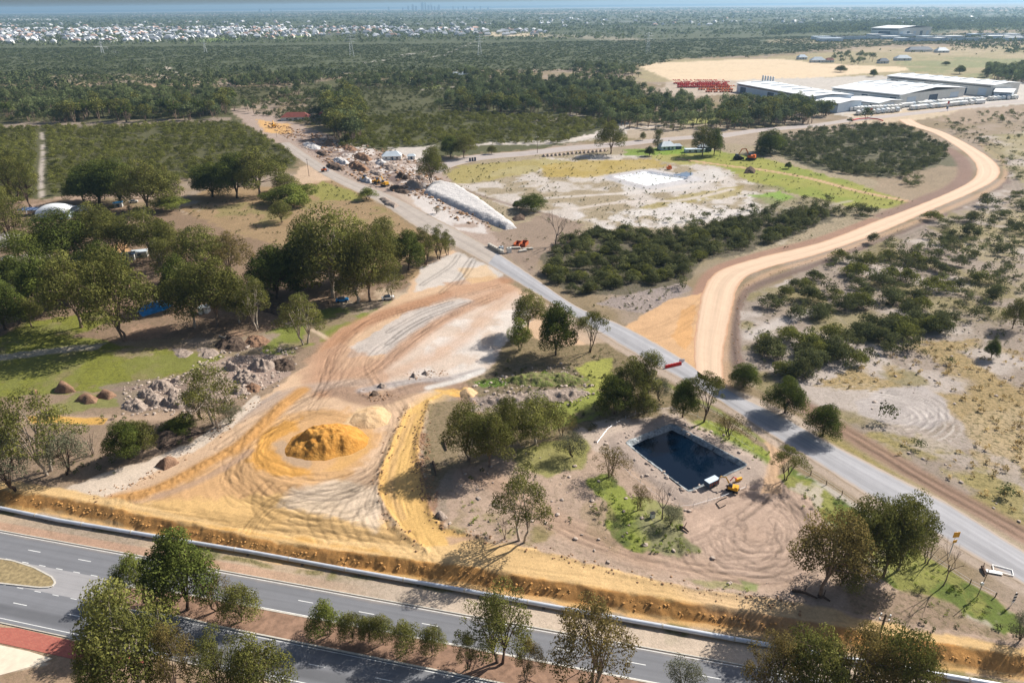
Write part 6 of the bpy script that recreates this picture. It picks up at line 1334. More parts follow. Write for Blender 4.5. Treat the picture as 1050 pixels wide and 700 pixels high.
for k, (x, y, a, h, lb) in enumerate([(138, 416, 15, 2.0, 'front left grey lump of the rubble heaps'), (151, 404, 11, 2.4, 'middle grey lump of the rubble heaps'), (166, 396, 12, 2.4, 'back grey lump of the rubble heaps'), (181, 392, 9, 1.8, 'top right grey lump of the rubble heaps'), (160, 412, 12, 2.2, 'lump in the centre of the rubble heaps'), (180, 413, 14, 3.0, 'largest brown-grey lump at the front right of the rubble heaps'), (180, 402, 9, 2.0, 'small lump behind the largest rubble lump')]):
    mound('rubble_heap', [(x + a * math.cos(t) * (1 + .2 * math.sin(3 * t + k)), y + a * .48 * math.sin(t)) for t in np.linspace(0, 5.9, 10)], h * .62, grey, lb + ' left of the forked gum', 'rubble heap', rough=1.3, rs=1.0, res=.25, group='grey rubble heaps left of the forked gum')
for k, (x, y, a, h, mt, lb) in enumerate([(238, 377, 9, 2.4, grey, 'pale boulder-like heap at the top left of the heaped earth'), (252, 388, 13, 3.2, grey, 'broad pale heap in the middle of the heaped earth'), (268, 376, 13, 3.2, grey, 'tall pale heap with a pinkish face in the heaped earth'), (246, 401, 9, 2.0, grey, 'low pale heap nearest the forked gum'), (259, 399, 9, 2.0, dirt, 'lowest brown heap of the heaped earth at the sand edge'), (291, 374, 15, 1.7, dark, 'flat dark heap of broken timber at the right end of the heaped earth'), (238, 353, 18, 1.8, dark, 'dark brush heap under the gums above the heaped earth'), (262, 350, 14, 1.6, dirt, 'brown brush heap above the pale heaps'), (212, 362, 13, 1.0, grey, 'scattered pale rubble on the lawn'), (186, 362, 12, .8, grey, 'low scattered stones on the lawn')]):
    mound('earth_heap', [(x + a * math.cos(t) * (1 + .2 * math.sin(3 * t + k)), y + a * .5 * math.sin(t)) for t in np.linspace(0, 5.9, 10)], h * .62, mt, lb, 'earth heap', rough=1.3, rs=1.2, res=.25, group='heaps of earth and rubble beside the forked gum')
mound('earth_heap', [(150, 455), (160, 440), (180, 432), (205, 436), (214, 443), (190, 455), (165, 463)], 1.8, dark, 'long dark earth bank left of the orange sand ridge', 'earth heap', rough=.4)
mound('dirt_mound', [(158, 478), (170, 470), (182, 468), (184, 475), (170, 482)], 1.6, dirt, 'reddish dirt mound at the tip of the pale sand slope', 'dirt mound', rough=.5)
mound('dirt_mound', [(762, 178), (765, 173), (770, 171), (775, 175), (774, 178)], 2.2, dark, 'black soil heap alone on the yellow-green field', 'dirt mound')
mound('dirt_mound', [(524, 224), (532, 219), (540, 221), (538, 226), (528, 227)], 1.5, dark, 'dark soil heap below the round bush at the end of the stockpile', 'dirt mound')
mound('earth_heap', [(512, 389), (540, 382), (580, 382), (606, 390), (590, 397), (540, 398)], 1.6, soil('weedy_spoil', (120, 106, 84), (110, 124, 62), .7, .4), 'long weedy spoil bank in front of the road bend trees', 'earth heap', rough=.8, rs=1.5)
mound('earth_heap', [(486, 412), (520, 405), (570, 400), (606, 402), (590, 410), (520, 418)], 1.5, grey, 'long grey rubble bank below the weedy one', 'earth heap', rough=.9, rs=1.1)
mound('earth_heap', [(264, 300 + 18), (285, 312), (310, 314), (318, 322), (290, 326)], 1.6, dark, 'dark brush heap in front of the middle grove', 'earth heap', rough=.8, rs=1.1)
for x, y, a, h, lb in [(455, 450, 0, 0, '')]: pass
mound('boulder', [(446, 529), (449, 524), (457, 525), (461, 530), (455, 534), (448, 533)], 1.3, grey, 'pale boulder-like lump at the inner bend of the yellow haul track', 'boulder', rough=.5)
for x, y, a, lb in [(384, 404, 5, 'dark clod heap at the left end of the grey curved track'), (424, 386, 4, 'left broken slab heap in the pale sand'), (437, 383, 5, 'middle broken slab heap in the pale sand'), (391, 396, 5, 'tan clod heap above the grey curved track')]:
    mound('clod_heap', [(x + a * math.cos(t), y + a * .5 * math.sin(t)) for t in np.linspace(0, 5.9, 8)], .9, dark if 'dark' in lb else grey, lb, 'clod heap', rough=1.0, rs=.7, res=.18)
for i, (x, y) in enumerate([(330, 158), (350, 166), (368, 172), (386, 178), (344, 172), (376, 186), (358, 152), (400, 172), (414, 182), (320, 150), (338, 148), (425, 190), (410, 195), (392, 168), (372, 162), (432, 183)]):
    a = 5 + (i * 7) % 5
    mound('spoil_heap', [(x + a * math.cos(t) * 1.3, y + a * .42 * math.sin(t) + a * .25 * math.cos(t)) for t in np.linspace(0, 5.9, 8)], 1.6 + (i % 3) * .5, (dark, whit, dirt, grey)[i % 4], ['dark', 'white', 'brown', 'grey'][i % 4] + ' spoil heap in the torn-up roadworks corridor', 'spoil heap', rough=.9, rs=2, res=.5, group=['dark', 'white', 'brown', 'grey'][i % 4] + ' spoil heaps of the roadworks')
for i in range(22):
    x = 590 - 0 + i * 0; a0 = G(545 + i * 3.6, 158.5 - i * .55); m = MB()
for i in range(16):
    x, y = 558 + i * 4.2, 160.2 - i * .38
    mound('spoil_heap', [(x + 2.2 * math.cos(t), y + 1.3 * math.sin(t)) for t in np.linspace(0, 5.9, 7)], 1.4, grey, 'grey spoil heap in the long row below the far road', 'spoil heap', rough=.5, res=.5, group='grey spoil heaps in a row below the far road')

# ------------------------------------------------------------------ the pipe beside the cut
pn = [(-110, -5.9), (-8, -5.6), (10.5, -4.95), (34, -5.15), (56, -5.35), (77.5, -5.1), (100.5, -5.04), (115, -4.87), (130, -4.75), (149, -4.68), (178, -4.68), (330, -4.6)]
ps_, pq_ = np.array(pn).T
root = empty('water_pipe', (*hwp(40, -5.1), ZS), 0, label='long silver water pipe lying beside the yellow cut, parallel to the highway', cat='pipe')
def rel(o, r): o.parent = r; o.matrix_parent_inverse = Matrix.Translation(-r.location)
PZ = ZS + .55
def pp(s_): return (*hwp(s_, float(np.interp(s_, ps_, pq_))), PZ)
m = MB(); m.tube([pp(s_) for s_ in np.arange(-110, 331, 5)], .40, 14); rel(m.build('pipe_run', M['steel'], smooth=True), root)
for i, s_ in enumerate(np.arange(-20, 230, 12)):
    m = MB(); a, b = Vector(pp(s_ - .14)), Vector(pp(s_ + .14)); m.tube([a, b], .46, 14); rel(m.build('joint', M['concrete']), root)
    m = MB(); c = pp(s_ + 3); m.box((c[0], c[1], ZS + .08), (.5, 1.3, .22), math.atan2(HE[1], HE[0])); rel(m.build('support', M['timber']), root)

# ------------------------------------------------------------------ small site things
def place(name, parts, x, y, z, rz, label, cat, group=None, scale=1.0):
    r_ = empty(name, (x, y, z), rz, label=label, cat=cat, group=group); r_.scale = (scale,) * 3
    for pn_, mb, mt in parts:
        o = mb.build(pn_, mt, r_)
    return r_
def excavator(col):
    b = MB(); b.box((0, 0, 1.55), (3.0, 2.5, 1.0)); b.box((-1.3, 0, 1.75), (1.1, 2.4, 1.3), taper=.85)
    t = []
    for s in (-1, 1):
        q = MB(); q.box((0, s * 1.15, .5), (3.6, .55, .65)); q.tube([(-1.8, s * 1.15 - .27, .5), (-1.8, s * 1.15 + .27, .5)], .38, 10); q.tube([(1.8, s * 1.15 - .27, .5), (1.8, s * 1.15 + .27, .5)], .38, 10); t.append(q)
    c = MB(); c.box((.7, .7, 2.4), (1.4, .95, 1.5), taper=.85); bo = MB(); bo.tube([(1.1, -.2, 1.9), (2.9, -.2, 4.6), (4.6, -.2, 4.3)], [.32, .30, .22], 4); bo.tube([(4.5, -.2, 4.5), (5.7, -.2, 1.9)], [.24, .18], 4)
    bu = MB(); bu.box((5.4, -.2, 1.3), (.9, 1.1, .9), taper=.6)
    return [('body', b, M[col]), ('track', t[0], M['black']), ('track', t[1], M['black']), ('cab', c, M['glass']), ('boom', bo, M[col]), ('bucket', bu, M['black'])]
def dozer(col):
    b = MB(); b.box((-.1, 0, 1.35), (3.6, 1.7, 1.0)); c = MB(); c.box((-.6, 0, 2.4), (1.5, 1.5, 1.3), taper=.85); bl = MB(); bl.box((2.6, 0, .75), (.25, 3.6, 1.2)); bl.box((1.9, 1.1, .6), (1.3, .15, .2)); bl.box((1.9, -1.1, .6), (1.3, .15, .2)); t = []
    for s in (-1, 1):
        q = MB(); q.box((-.1, s * 1.15, .55), (3.0, .55, .8)); q.tube([(-1.6, s * 1.15 - .27, .55), (-1.6, s * 1.15 + .27, .55)], .42, 10); q.tube([(1.4, s * 1.15 - .27, .55), (1.4, s * 1.15 + .27, .55)], .42, 10); t.append(q)
    return [('body', b, M[col]), ('cab', c, M['glass']), ('blade', bl, M[col]), ('track', t[0], M['black']), ('track', t[1], M['black'])]
def roller(col):
    b = MB(); b.box((-.4, 0, 1.3), (3.2, 1.8, 1.0)); c = MB(); c.box((-.2, 0, 2.3), (1.4, 1.5, 1.1), taper=.85); d = MB(); d.tube([(1.9, -1.1, .8), (1.9, 1.1, .8)], .8, 16); w = []
    for s in (-1, 1):
        q = MB(); q.tube([(-1.3, s * .95 - .25, .75), (-1.3, s * .95 + .25, .75)], .75, 14); w.append(q)
    return [('body', b, M[col]), ('cab', c, M['glass']), ('drum', d, M['steel']), ('wheel', w[0], M['black']), ('wheel', w[1], M['black'])]
for (x, y, f_, rz, lb, c, nm, sc) in [(770, 164, excavator('orange'), 2.6, 'orange excavator with raised boom on the yellow-green field', 'excavator', 'excavator', 1.5), (756, 164, dozer('black'), .3, 'dark low tracked machine left of the orange excavator', 'bulldozer', 'bulldozer', 1.3),
        (281, 131, excavator('yellow'), 2.0, 'yellow excavator standing on the golden sand at the top of the roadworks', 'excavator', 'excavator', 1.2), (395, 191, excavator('yellow'), 2.4, 'yellow excavator nearest the lone large gum in the roadworks', 'excavator', 'excavator', 1.15),
        (387, 188, dozer('yellow'), 2.2, 'yellow bulldozer between the two excavators of the roadworks', 'bulldozer', 'bulldozer', 1.15), (374, 185, roller('yellow'), 2.6, 'yellow roller at the left of the roadworks machines', 'roller', 'road_roller', 1.15), (333, 176, roller('orange'), .6, 'small orange roller on the pale bare patch by the roadworks', 'roller', 'road_roller', 1.0)]:
    px_, py_ = G(x, y); place(nm, f_, px_, py_, 0.05, rz, lb, c, 'earthmoving machines', sc)
# pump trailer and digger arm by the dam
x, y = G(729, 499); z_ = hz(x, y)
b = MB(); b.box((0, 0, .95), (3.2, 1.5, 1.2)); cp = MB(); cp.box((0, 0, 1.6), (3.25, 1.55, .12)); gr2 = MB()
for i in range(5): gr2.box((-1.2 + i * .6, -.765, .95), (.25, .04, .8))
wh = []
for s in (-1, 1):
    q = MB(); q.tube([(0, s * .8 - .1, .35), (0, s * .8 + .1, .35)], .36, 12); wh.append(q)
place('pump_trailer', [('body', b, M['wall_dark']), ('roof_panel', cp, M['wall_blue']), ('grille', gr2, M['rust']), ('wheel', wh[0], M['black']), ('wheel', wh[1], M['black'])], x, y, z_ + .1, .55, 'silver box-shaped pump trailer at the bottom right edge of the dam', 'pump')
x, y = G(751, 503); place('mini_excavator', excavator('yellow'), x, y, hz(x, y), 2.6, 'small yellow excavator beside the silver pump trailer', 'excavator', None, .62)
x, y = G(757, 494); m1 = MB(); m1.box((0, 0, .5), (1.6, .5, .6)); m2 = MB(); m2.tube([(-.6, 0, .8), (-1.6, 0, 1.6), (-2.4, 0, .8)], .12, 6); place('water_pump', [('motor', m1, M['yellow']), ('hose', m2, M['red'])], x, y, hz(x, y), .4, 'yellow and red pump with a hose behind the small excavator', 'pump')
m = MB(); pts = [G(a_, b_) for a_, b_ in [(745, 510), (738, 513), (734, 516), (738, 521), (744, 518)]]; m.tube([(p[0], p[1], hz(*p) + .12) for p in pts], .10, 6); tag(m.build('hose', M['black']), 'black bent hose lying on the turning circle below the small excavator', 'hose')
x, y = G(669, 530); m1 = MB(); m1.box((0, 0, .55), (.9, .7, 1.1)); m2 = MB(); m2.box((0, 0, 1.15), (.95, .75, .14)); place('control_box', [('case', m1, M['white']), ('lid', m2, M['black'])], x, y, hz(x, y), .3, 'small white box on the bright grass beside the dead tree', 'box')
# red water-filled barriers
g_ = 'red plastic barriers across the side road'
for i in range(6):
    a_, b_ = 683.5 + i * 2.7, 377.3 - i * .62; x, y = G(a_, b_); m1 = MB(); m1.box((0, 0, .3), (1.0, .5, .6), taper=.9); m1.box((0, 0, .78), (.95, .3, .4), taper=.8)
    tag(m1.build('plastic_barrier', M['red'], loc=(x, y, hz(x, y) + .08)), ['leftmost', 'second from left', 'third from left', 'third from right', 'second from right', 'rightmost'][i] + ' red plastic barrier on the diagonal road', 'barrier', g_).rotation_euler = (0, 0, .12)
x, y = G(699, 371); m1 = MB(); m1.box((0, 0, .5), (1.6, .1, .9)); tag(m1.build('barrier_board', M['white'], loc=(x, y, .1)), 'white board at the right end of the red barriers', 'sign')
# concrete pipes, bins
g_ = 'concrete pipe sections lined up beside the diagonal road'
for i in range(7):
    x, y = G(502 + i * 2.1, 253 + i * 1.15); m = MB(); m.tube([(0, 0, 0), (0, 0, 1.4)], .85, 12); m.tube([(0, 0, 1.38), (0, 0, 1.5)], .6, 12)
    tag(m.build('concrete_pipe', M['concrete'], loc=(x, y, .05)), 'upright grey concrete pipe section beside the diagonal road near the rusty bins', 'concrete pipe', g_)
for a_, b_, lb, mt in [(522, 259, 'white square tank at the right end of the concrete pipes', 'wall_pale'), (514, 257.5, 'pale box between the concrete pipes and the white tank', 'tin')]:
    x, y = G(a_, b_); m1 = MB(); m1.box((0, 0, 1.1), (1.6, 1.6, 2.2)); m2 = MB(); m2.tube([(0, 0, 2.2), (0, 0, 2.4)], .4, 10); place('water_tank', [('tank_body', m1, M[mt]), ('cap', m2, M['black'])], x, y, 0, .5, lb, 'tank')
def bin_(w, l, h): 
    m = MB(); t = .08
    for c, d in (((0, 0, .1), (l, w, .12)), ((0, w / 2, h / 2), (l, t, h)), ((0, -w / 2, h / 2), (l, t, h)), ((l / 2, 0, h / 2), (t, w - t, h)), ((-l / 2, 0, h * .35), (t, w - t, h * .7))): m.box(c, d)
    return m
for a_, b_, lb in [(531, 252, 'left rusty orange skip bin by the concrete pipes'), (537.5, 251.5, 'right rusty orange skip bin by the concrete pipes')]:
    x, y = G(a_, b_); s = MB(); s.box((0, 1.35, .9), (4.4, .12, .12)); s.box((0, -1.35, .9), (4.4, .12, .12)); place('skip_bin', [('bin', bin_(2.5, 4.2, 1.7), M['rust']), ('rail', s, M['rust'])], x, y, .02, 1.2, lb, 'skip bin')
for i, (a_, b_) in enumerate([(527, 255), (541, 256), (536, 258)]):
    x, y = G(a_, b_); m = MB(); m.box((0, 0, .3), (6 - i, 1.4, .25)); m.box((0, 0, .6), (5.4 - i, 1.2, .25)); tag(m.build('slab_stack', M['concrete'], loc=(x, y, .05)), ['stack of pale slabs left of the rusty bins', 'stack of pale slabs right of the rusty bins', 'stack of pale slabs in front of the rusty bins'][i], 'slab stack').rotation_euler = (0, 0, .15 * i + .1)
# portable toilets by the far road
for i in range(3):
    x, y = G(482 + i * 2.6, 165.6 - i * .3); m1 = MB(); m1.box((0, 0, 1.1), (1.3, 1.3, 2.2)); m2 = MB(); m2.box((0, 0, 2.28), (1.4, 1.4, .14), taper=.6); place('portable_cabin', [('cabin', m1, M['wall_dark']), ('roof', m2, M['black'])], x, y, .05, 0, ['left', 'middle', 'right'][i] + ' one of three tiny dark cabins beside the far road', 'cabin', 'three tiny dark cabins beside the far road')
# orange light on stand in the basin
x, y = G(686, 174); m1 = MB(); m1.box((0, 0, .7), (2.6, 1.4, 1.3)); m2 = MB(); m2.box((.3, 0, 1.6), (1.2, 1.3, .7)); place('orange_loader', [('body', m1, M['orange']), ('cab', m2, M['orange'])], x, y, .3, .3, 'small orange machine at the back of the white basin', 'loader', None, 1.2)
# blue sheet heap
mound('tarpaulin', [(139, 320), (150, 311), (172, 308), (179, 312), (170, 318), (146, 325)], 1.7, M['blue'], 'bright blue tarpaulin over a long heap under the gums', 'tarpaulin', rough=.5, rs=1.0, res=.25)
x, y = G(212, 322)
for i, (a_, b_) in enumerate([(207, 321), (213, 320)]):
    x, y = G(a_, b_); m1 = MB(); m1.box((0, 0, 1.2), (1.2, 2.6, 2.4)); m2 = MB(); m2.box((0, 0, 2.45), (1.4, 2.8, .12)); place('white_tank', [('tank_body', m1, M['white']), ('lid', m2, M['tin'])], x, y, 0, 0, ['left', 'right'][i] + ' white upright container between the trunks right of the blue tarpaulin', 'container')

# ------------------------------------------------------------------ poles, signs, fences
def pole(bx, by, top, label, z=0, arms=1, r_=.16, name='power_pole', zz=None):
    x, y = G(bx, by, z); h = HT(bx, by, top, z); g = hz(x, y) if zz is None else zz
    m1 = MB(); m1.tube([(0, 0, -.5), (0, 0, h)], [r_ * 1.2, r_ * .8], 8); parts = [('post', m1, M['timber'])]
    for a in range(arms):
        q = MB(); q.box((0, 0, h - .5 - a * 1.0), (1.5, .14, .14))
        parts.append(('crossarm', q, M['timber'])); q2 = MB()
        for dx in (-.65, 0, .65): q2.tube([(dx, 0, h - .42 - a), (dx, 0, h - .05 - a)], .11, 6)
        parts.append(('insulator', q2, M['white']))
    return place(name, parts, x, y, g, rnd.uniform(-.3, .3), label, 'power pole')
pole(889, 690, 629, 'timber power pole with white insulators rising behind the bottom right gums', ZS, 2, .2)
pole(317, 181, 163, 'thin pole at the edge of the roadworks by the pale bare patch'); pole(284, 141, 133, 'thin pole near the top excavator', r_=.12); pole(375, 168, 152, 'thin dark pole in the middle of the roadworks'); pole(391, 172, 160, 'thin pole beside the green-roofed house')
pole(551, 157, 140, 'thin pole standing by the far road in front of the scrub'); pole(1024, 603 - 6, 560, 'slim pole near the right edge beside the road barriers', r_=.1) if False else None
def sign(bx, by, top, face, wdt, hgt, label, rz, cat='road sign', name='road_sign', text=None, z=None):
    x, y = G(bx, by); g = hz(x, y); h = HT(bx, by, top); m1 = MB(); m1.tube([(0, 0, -.3), (0, 0, h)], .06, 6); m2 = MB(); m2.box((0, -.09, h - hgt / 2), (wdt, .05, hgt)); return place(name, [('post', m1, M['steel']), ('sign_panel', m2, M[face])], x, y, g, rz, label, cat)
sign(974, 566, 545, 'yellow', 1.3, 1.3, 'yellow square road sign standing beside the diagonal road behind the dead tree', 0.1)
sign(972.5, 572, 553, 'yellow', .9, .7, 'small yellow sign just below the yellow square one', .2)
x, y = G(1002, 611); h_ = HT(1002, 611, 584); m1 = MB(); m1.tube([(0, 0, -.3), (.3, 0, h_)], .07, 6); m2 = MB(); m2.box((0, 0, h_ * .48), (.5, .3, .55)); place('meter_post', [('post', m1, M['timber']), ('white_box', m2, M['white'])], x, y, hz(x, y), .2, 'thin leaning post with a small white box right of the dead tree', 'post')
x, y = G(1037, 620); m1 = MB(); m1.tube([(0, 0, -.2), (0, 0, 3.0)], .05, 6); m2 = MB(); m3 = MB()
for i in range(6): (m2 if i % 2 else m3).box((0, -.08, .9 + i * .36), (.62, .04, .36))
place('hazard_marker', [('post', m1, M['steel']), ('black_stripe', m2, M['black']), ('white_stripe', m3, M['white'])], x, y, hz(x, y), .2, 'black and white striped hazard marker near the right edge', 'hazard marker')
for i, (a_, b_, rz, lb) in enumerate([(1019, 587, -.3, 'flat white board lying on the verge'), (1028, 585, -.45, 'white wire frame lying on the road edge')]):
    x, y = G(a_, b_); m = MB()
    if i: 
        for c, d in (((0, .8, .1), (3.2, .14, .1)), ((0, -.8, .1), (3.2, .14, .1)), ((1.55, 0, .1), (.12, 1.5, .1)), ((-1.55, 0, .1), (.12, 1.5, .1))): m.box(c, d)
    else: m.box((0, 0, .1), (2.6, .8, .12))
    tag(m.build('road_board', M['white'], loc=(x, y, hz(x, y) + .12)), lb, 'board').rotation_euler = (0, 0, rz)
def fence(pts, step, hgt, label, name='wire_fence', mat='timber', rails=2, pr=.07, jit=.1):
    V = resample(P(pts), max(3, int(np.hypot(*np.diff(P(pts), axis=0).T).sum() / step))); Z = height(V[:, 0], V[:, 1]); r_ = empty(name, (V[0, 0], V[0, 1], Z[0]), label=label, cat='fence')
    for (x, y), z in list(zip(V, Z))[:100]:
        m = MB(); m.tube([(x, y, z - .2), (x + rnd.uniform(-jit, jit), y, z + hgt * rnd.uniform(.9, 1.1))], pr, 5); o = m.build('fence_post', M[mat]); rel(o, r_)
    m = MB()
    for k in range(rails): m.tube([(x, y, z + hgt * (.35 + .5 * k)) for (x, y), z in list(zip(V, Z))[:100]], .022, 3, caps=False)
    rel(m.build('wire', M['steel']), r_)
fence([(815, 478), (840, 492), (870, 512), (905, 540), (930, 556), (960, 577), (1000, 603), (1020, 612)], 3.5, 1.3, 'weathered post and wire fence along the diagonal road at the bottom right', pr=.1)
fence([(655, 385), (690, 404), (735, 425), (775, 452)], 4, 1.2, 'post and wire fence between the dam and the diagonal road')
fence([(612, 455), (625, 438), (650, 425), (685, 418), (712, 426), (745, 444), (772, 462)], 3.2, 1.1, 'thin stake fence around the top of the dam', 'stake_fence', 'steel', 1, .04)
fence([(625, 460), (640, 482), (672, 508), (700, 522), (735, 512), (765, 500)], 3.2, 1.1, 'thin stake fence along the lower bank of the dam', 'stake_fence', 'steel', 1, .04)
# logs and branches
for i, (a_, b_, c_2, d_, lb) in enumerate([(812, 606, 838, 614, 'long fallen dark log at the edge of the yellow strip'), (838, 612, 851, 617, 'short fallen log beyond the long one'), (697, 541, 706, 546, 'fallen log on the bright grass below the dam'), (1007, 588 - 6, 1010, 594 - 4, 'broken branch on the fence line'), (225, 345, 234, 350, 'white fallen log under the left grove'), (455, 452, 458, 462, 'short log in the rubble beside the yellow haul track'), (444, 474, 447, 488, 'dark log in the rubble below the short one')]):
    p, q = G(a_, b_), G(c_2, d_); m = MB(); m.tube([(p[0], p[1], hz(*p) + .3), ((p[0] + q[0]) / 2, (p[1] + q[1]) / 2 + .3, hz(*p) + .42), (q[0], q[1], hz(*q) + .25)], [.32, .26, .16], 7); m.tube([((p[0] + q[0]) / 2, (p[1] + q[1]) / 2 + .3, hz(*p) + .4), ((p[0] + q[0]) / 2 + .8, (p[1] + q[1]) / 2 + 1.4, hz(*p) + .9)], [.14, .06], 5)
    tag(m.build('log', M['bark_pale' if 'white' in lb else 'bark_dark']), lb, 'log')

# ------------------------------------------------------------------ houses and sheds
def quadpx(a, b, c): A_, B_, C_ = np.array(G(*a)), np.array(G(*b)), np.array(G(*c)); return A_, B_, C_
def house(x, y, w, l, h, rz, roofm, wallm, label, name='house', cat='house', pitch=.35, win=3, chim=False, flat=False, verandah=False, group=None):
    r_ = empty(name, (x, y, 0), rz, label=label, cat=cat, group=group)
    wb_ = MB(); wb_.box((0, 0, h / 2), (l, w, h)); wo_ = wb_.build('wall', M[wallm], r_)
    rb = MB(); e = .5; rz_ = h + .01; rh = w * pitch
    if flat: rb.box((0, 0, h + .12), (l + e, w + e, .22))
    else:
        X0, Y0 = l / 2 + e, w / 2 + e; hp = min(l * .28, w * .5)
        rb.add([(-X0, -Y0, rz_ - .1), (X0, -Y0, rz_ - .1), (X0, Y0, rz_ - .1), (-X0, Y0, rz_ - .1), (-X0 + hp, 0, rz_ + rh), (X0 - hp, 0, rz_ + rh)], [(0, 1, 5, 4), (1, 2, 5), (2, 3, 4, 5), (3, 0, 4), (3, 2, 1, 0)])
    ro = rb.build('roof', M[roofm], r_)
    if chim: q = MB(); q.box((l * .2, w * .15, h + rh), (.8, .8, 1.6)); q.build('chimney', M['concrete'], ro)
    for i in range(win):
        t = (-.5 + (i + .5) / win) * l * .85
        for s in (-1, 1): q = MB(); q.box((t, s * (w / 2 + .01), h * .52), (1.5, .06, 1.1)); q.build('window', M['glass'], r_)
    q = MB(); q.box((l * .05, -(w / 2 + .02), h * .42), (1.0, .07, h * .8)); q.build('door', M['wall_dark'], r_)
    return r_
x, y = G(402, 163); house(x, y, 8, 13, 2.7, .1, 'tin', 'wall_pale', 'small house with a pale green-white hipped roof by the roadworks', chim=True)
x, y = G(422, 163); house(x, y, 3.5, 5, 2.3, .1, 'tin', 'wall_pale', 'little white shed right of the pale-roofed house', 'shed', 'shed', win=1)
x, y = G(683, 153); house(x, y, 8, 11, 2.8, .2, 'tin', 'wall_blue', 'small house with a white hipped roof on the bright grass in the centre field', chim=True)
x, y = G(694, 152.5); house(x, y, 4, 6, 2.3, .0, 'tin', 'wall_dark', 'dark shed attached to the right of the centre field house', 'shed', 'shed', win=1)
x, y = G(712, 156); house(x, y, 4.5, 14, 2.2, .06, 'wall_blue', 'wall_blue', 'long low blue shed below the tall light gum', 'shed', 'shed', flat=True)
x, y = G(722, 155); house(x, y, 5, 9, 3.4, .0, 'tin', 'wall_dark', 'blue-grey shed half hidden under the tall light gum', 'shed', 'shed', win=2)
x, y = G(304, 123); house(x, y, 11, 26, 3.2, .05, 'tile_red', 'wall_pale', 'long farmhouse with a dull red roof behind the upper roadworks')
x, y = G(336, 120); house(x, y, 9, 16, 3, .05, 'tile_red', 'wall_pale', 'smaller red-roofed house among the trees right of the long farmhouse')
x, y = G(449, 81); house(x, y, 12, 18, 4, .0, 'tin', 'wall_pale', 'far farmhouse with a pale roof by the small paddock'); x, y = G(472, 80); house(x, y, 12, 30, 4, .0, 'tin', 'wall_blue', 'far long shed behind the small paddock', 'shed', 'shed')
for (a_, b_, l, w_, rf, lb) in [(925, 62, 26, 14, 'tin', 'far farm shed with a pale roof on the dry plain'), (838, 64, 24, 14, 'tin', 'far pale shed at the left of the farm buildings'), (850, 64, 14, 10, 'tile_red', 'far small red-roofed house among the farm buildings'), (905, 65, 16, 12, 'wall_dark', 'far dark-roofed shed between trees on the dry plain'), (942, 53, 50, 16, 'wall_dark', 'long dark shed farther back on the dry plain'), (965, 54, 24, 16, 'tin', 'pale shed farther back on the dry plain'), (822, 61, 16, 12, 'wall_blue', 'far blue-grey shed at the end of the pale field')]:
    x, y = G(a_, b_); house(x, y, w_, l, 4, rnd.uniform(-.1, .1), rf, 'wall_pale', lb, 'shed', 'shed')
# domed shelter, solar carport, flat roofs on the left
x, y = G(60, 222); R1 = 8.6
dm = MB(); nn_ = 12
vs = [((-1 + 2 * i / 10) * R1 * .95, math.cos(math.pi * j / nn_) * R1 * .62, 2.6 + math.sin(math.pi * j / nn_) * 4.2 * math.sqrt(max(0, 1 - (abs(-1 + 2 * i / 10) * .88) ** 2))) for i in range(11) for j in range(nn_ + 1)]
dm.add(vs, [(i * (nn_ + 1) + j, i * (nn_ + 1) + j + 1, (i + 1) * (nn_ + 1) + j + 1, (i + 1) * (nn_ + 1) + j) for i in range(10) for j in range(nn_)])
wl = MB(); wl.box((0, 0, 1.3), (R1 * 1.86, R1 * 1.2, 2.6)); dr = MB(); dr.box((2, -R1 * .6 - .03, 1.2), (3, .08, 2.2))
r_ = empty('domed_shelter', (x, y, 0), .05, label='white domed shelter at the back of the left grove', cat='shelter'); o = dm.build('dome_roof', M['roof_white'], r_, smooth=True); wl.build('wall', M['wall_blue'], r_); dr.build('door', M['wall_dark'], r_)
x, y = G(82, 219); house(x, y, 7, 10, 3.2, .15, 'tin', 'wall_pale', 'flat pale-roofed shed right beside the white domed shelter', 'shed', 'shed', flat=True, win=1)
x, y = G(34, 220); r_ = empty('solar_carport', (x, y, 0), .03, label='shed roof covered with dark blue solar panels left of the domed shelter', cat='solar roof')
q = MB(); q.box((0, 0, 3), (10.5, 6, .2)); q.build('roof', M['tin'], r_)
for i in range(8): q = MB(); q.box((-4.55 + (i % 4) * 3.03, -1.5 + 3 * (i // 4), 3.16), (2.6, 2.8, .1)); q.build('solar_panel', M['solar'], r_)
for sx in (-4.8, 4.8):
    for sy in (-2.6, 2.6): q = MB(); q.box((sx, sy, 1.5), (.25, .25, 2.9)); q.build('post', M['steel'], r_)
x, y = G(88, 272); house(x, y, 5, 6, 2.6, .1, 'tin', 'wall_pale', 'small pale-roofed hut in the heart of the grove', 'hut', 'hut', win=1, flat=True)
for a_, b_, l, w_, rf, lb in [(130, 266, 7, 4, 'wall_dark', 'dark flat roof in the grove under the pale-trunked gum'), (144, 263, 6, 3.5, 'tin', 'pale flat roof right of the dark one in the grove'), (122, 212, 4, 3, 'blue', 'small bright blue covered cart behind the grove')]:
    x, y = G(a_, b_); house(x, y, w_, l, 2.4, .3, rf, 'wall_pale', lb, 'hut', 'hut', win=1, flat=True)
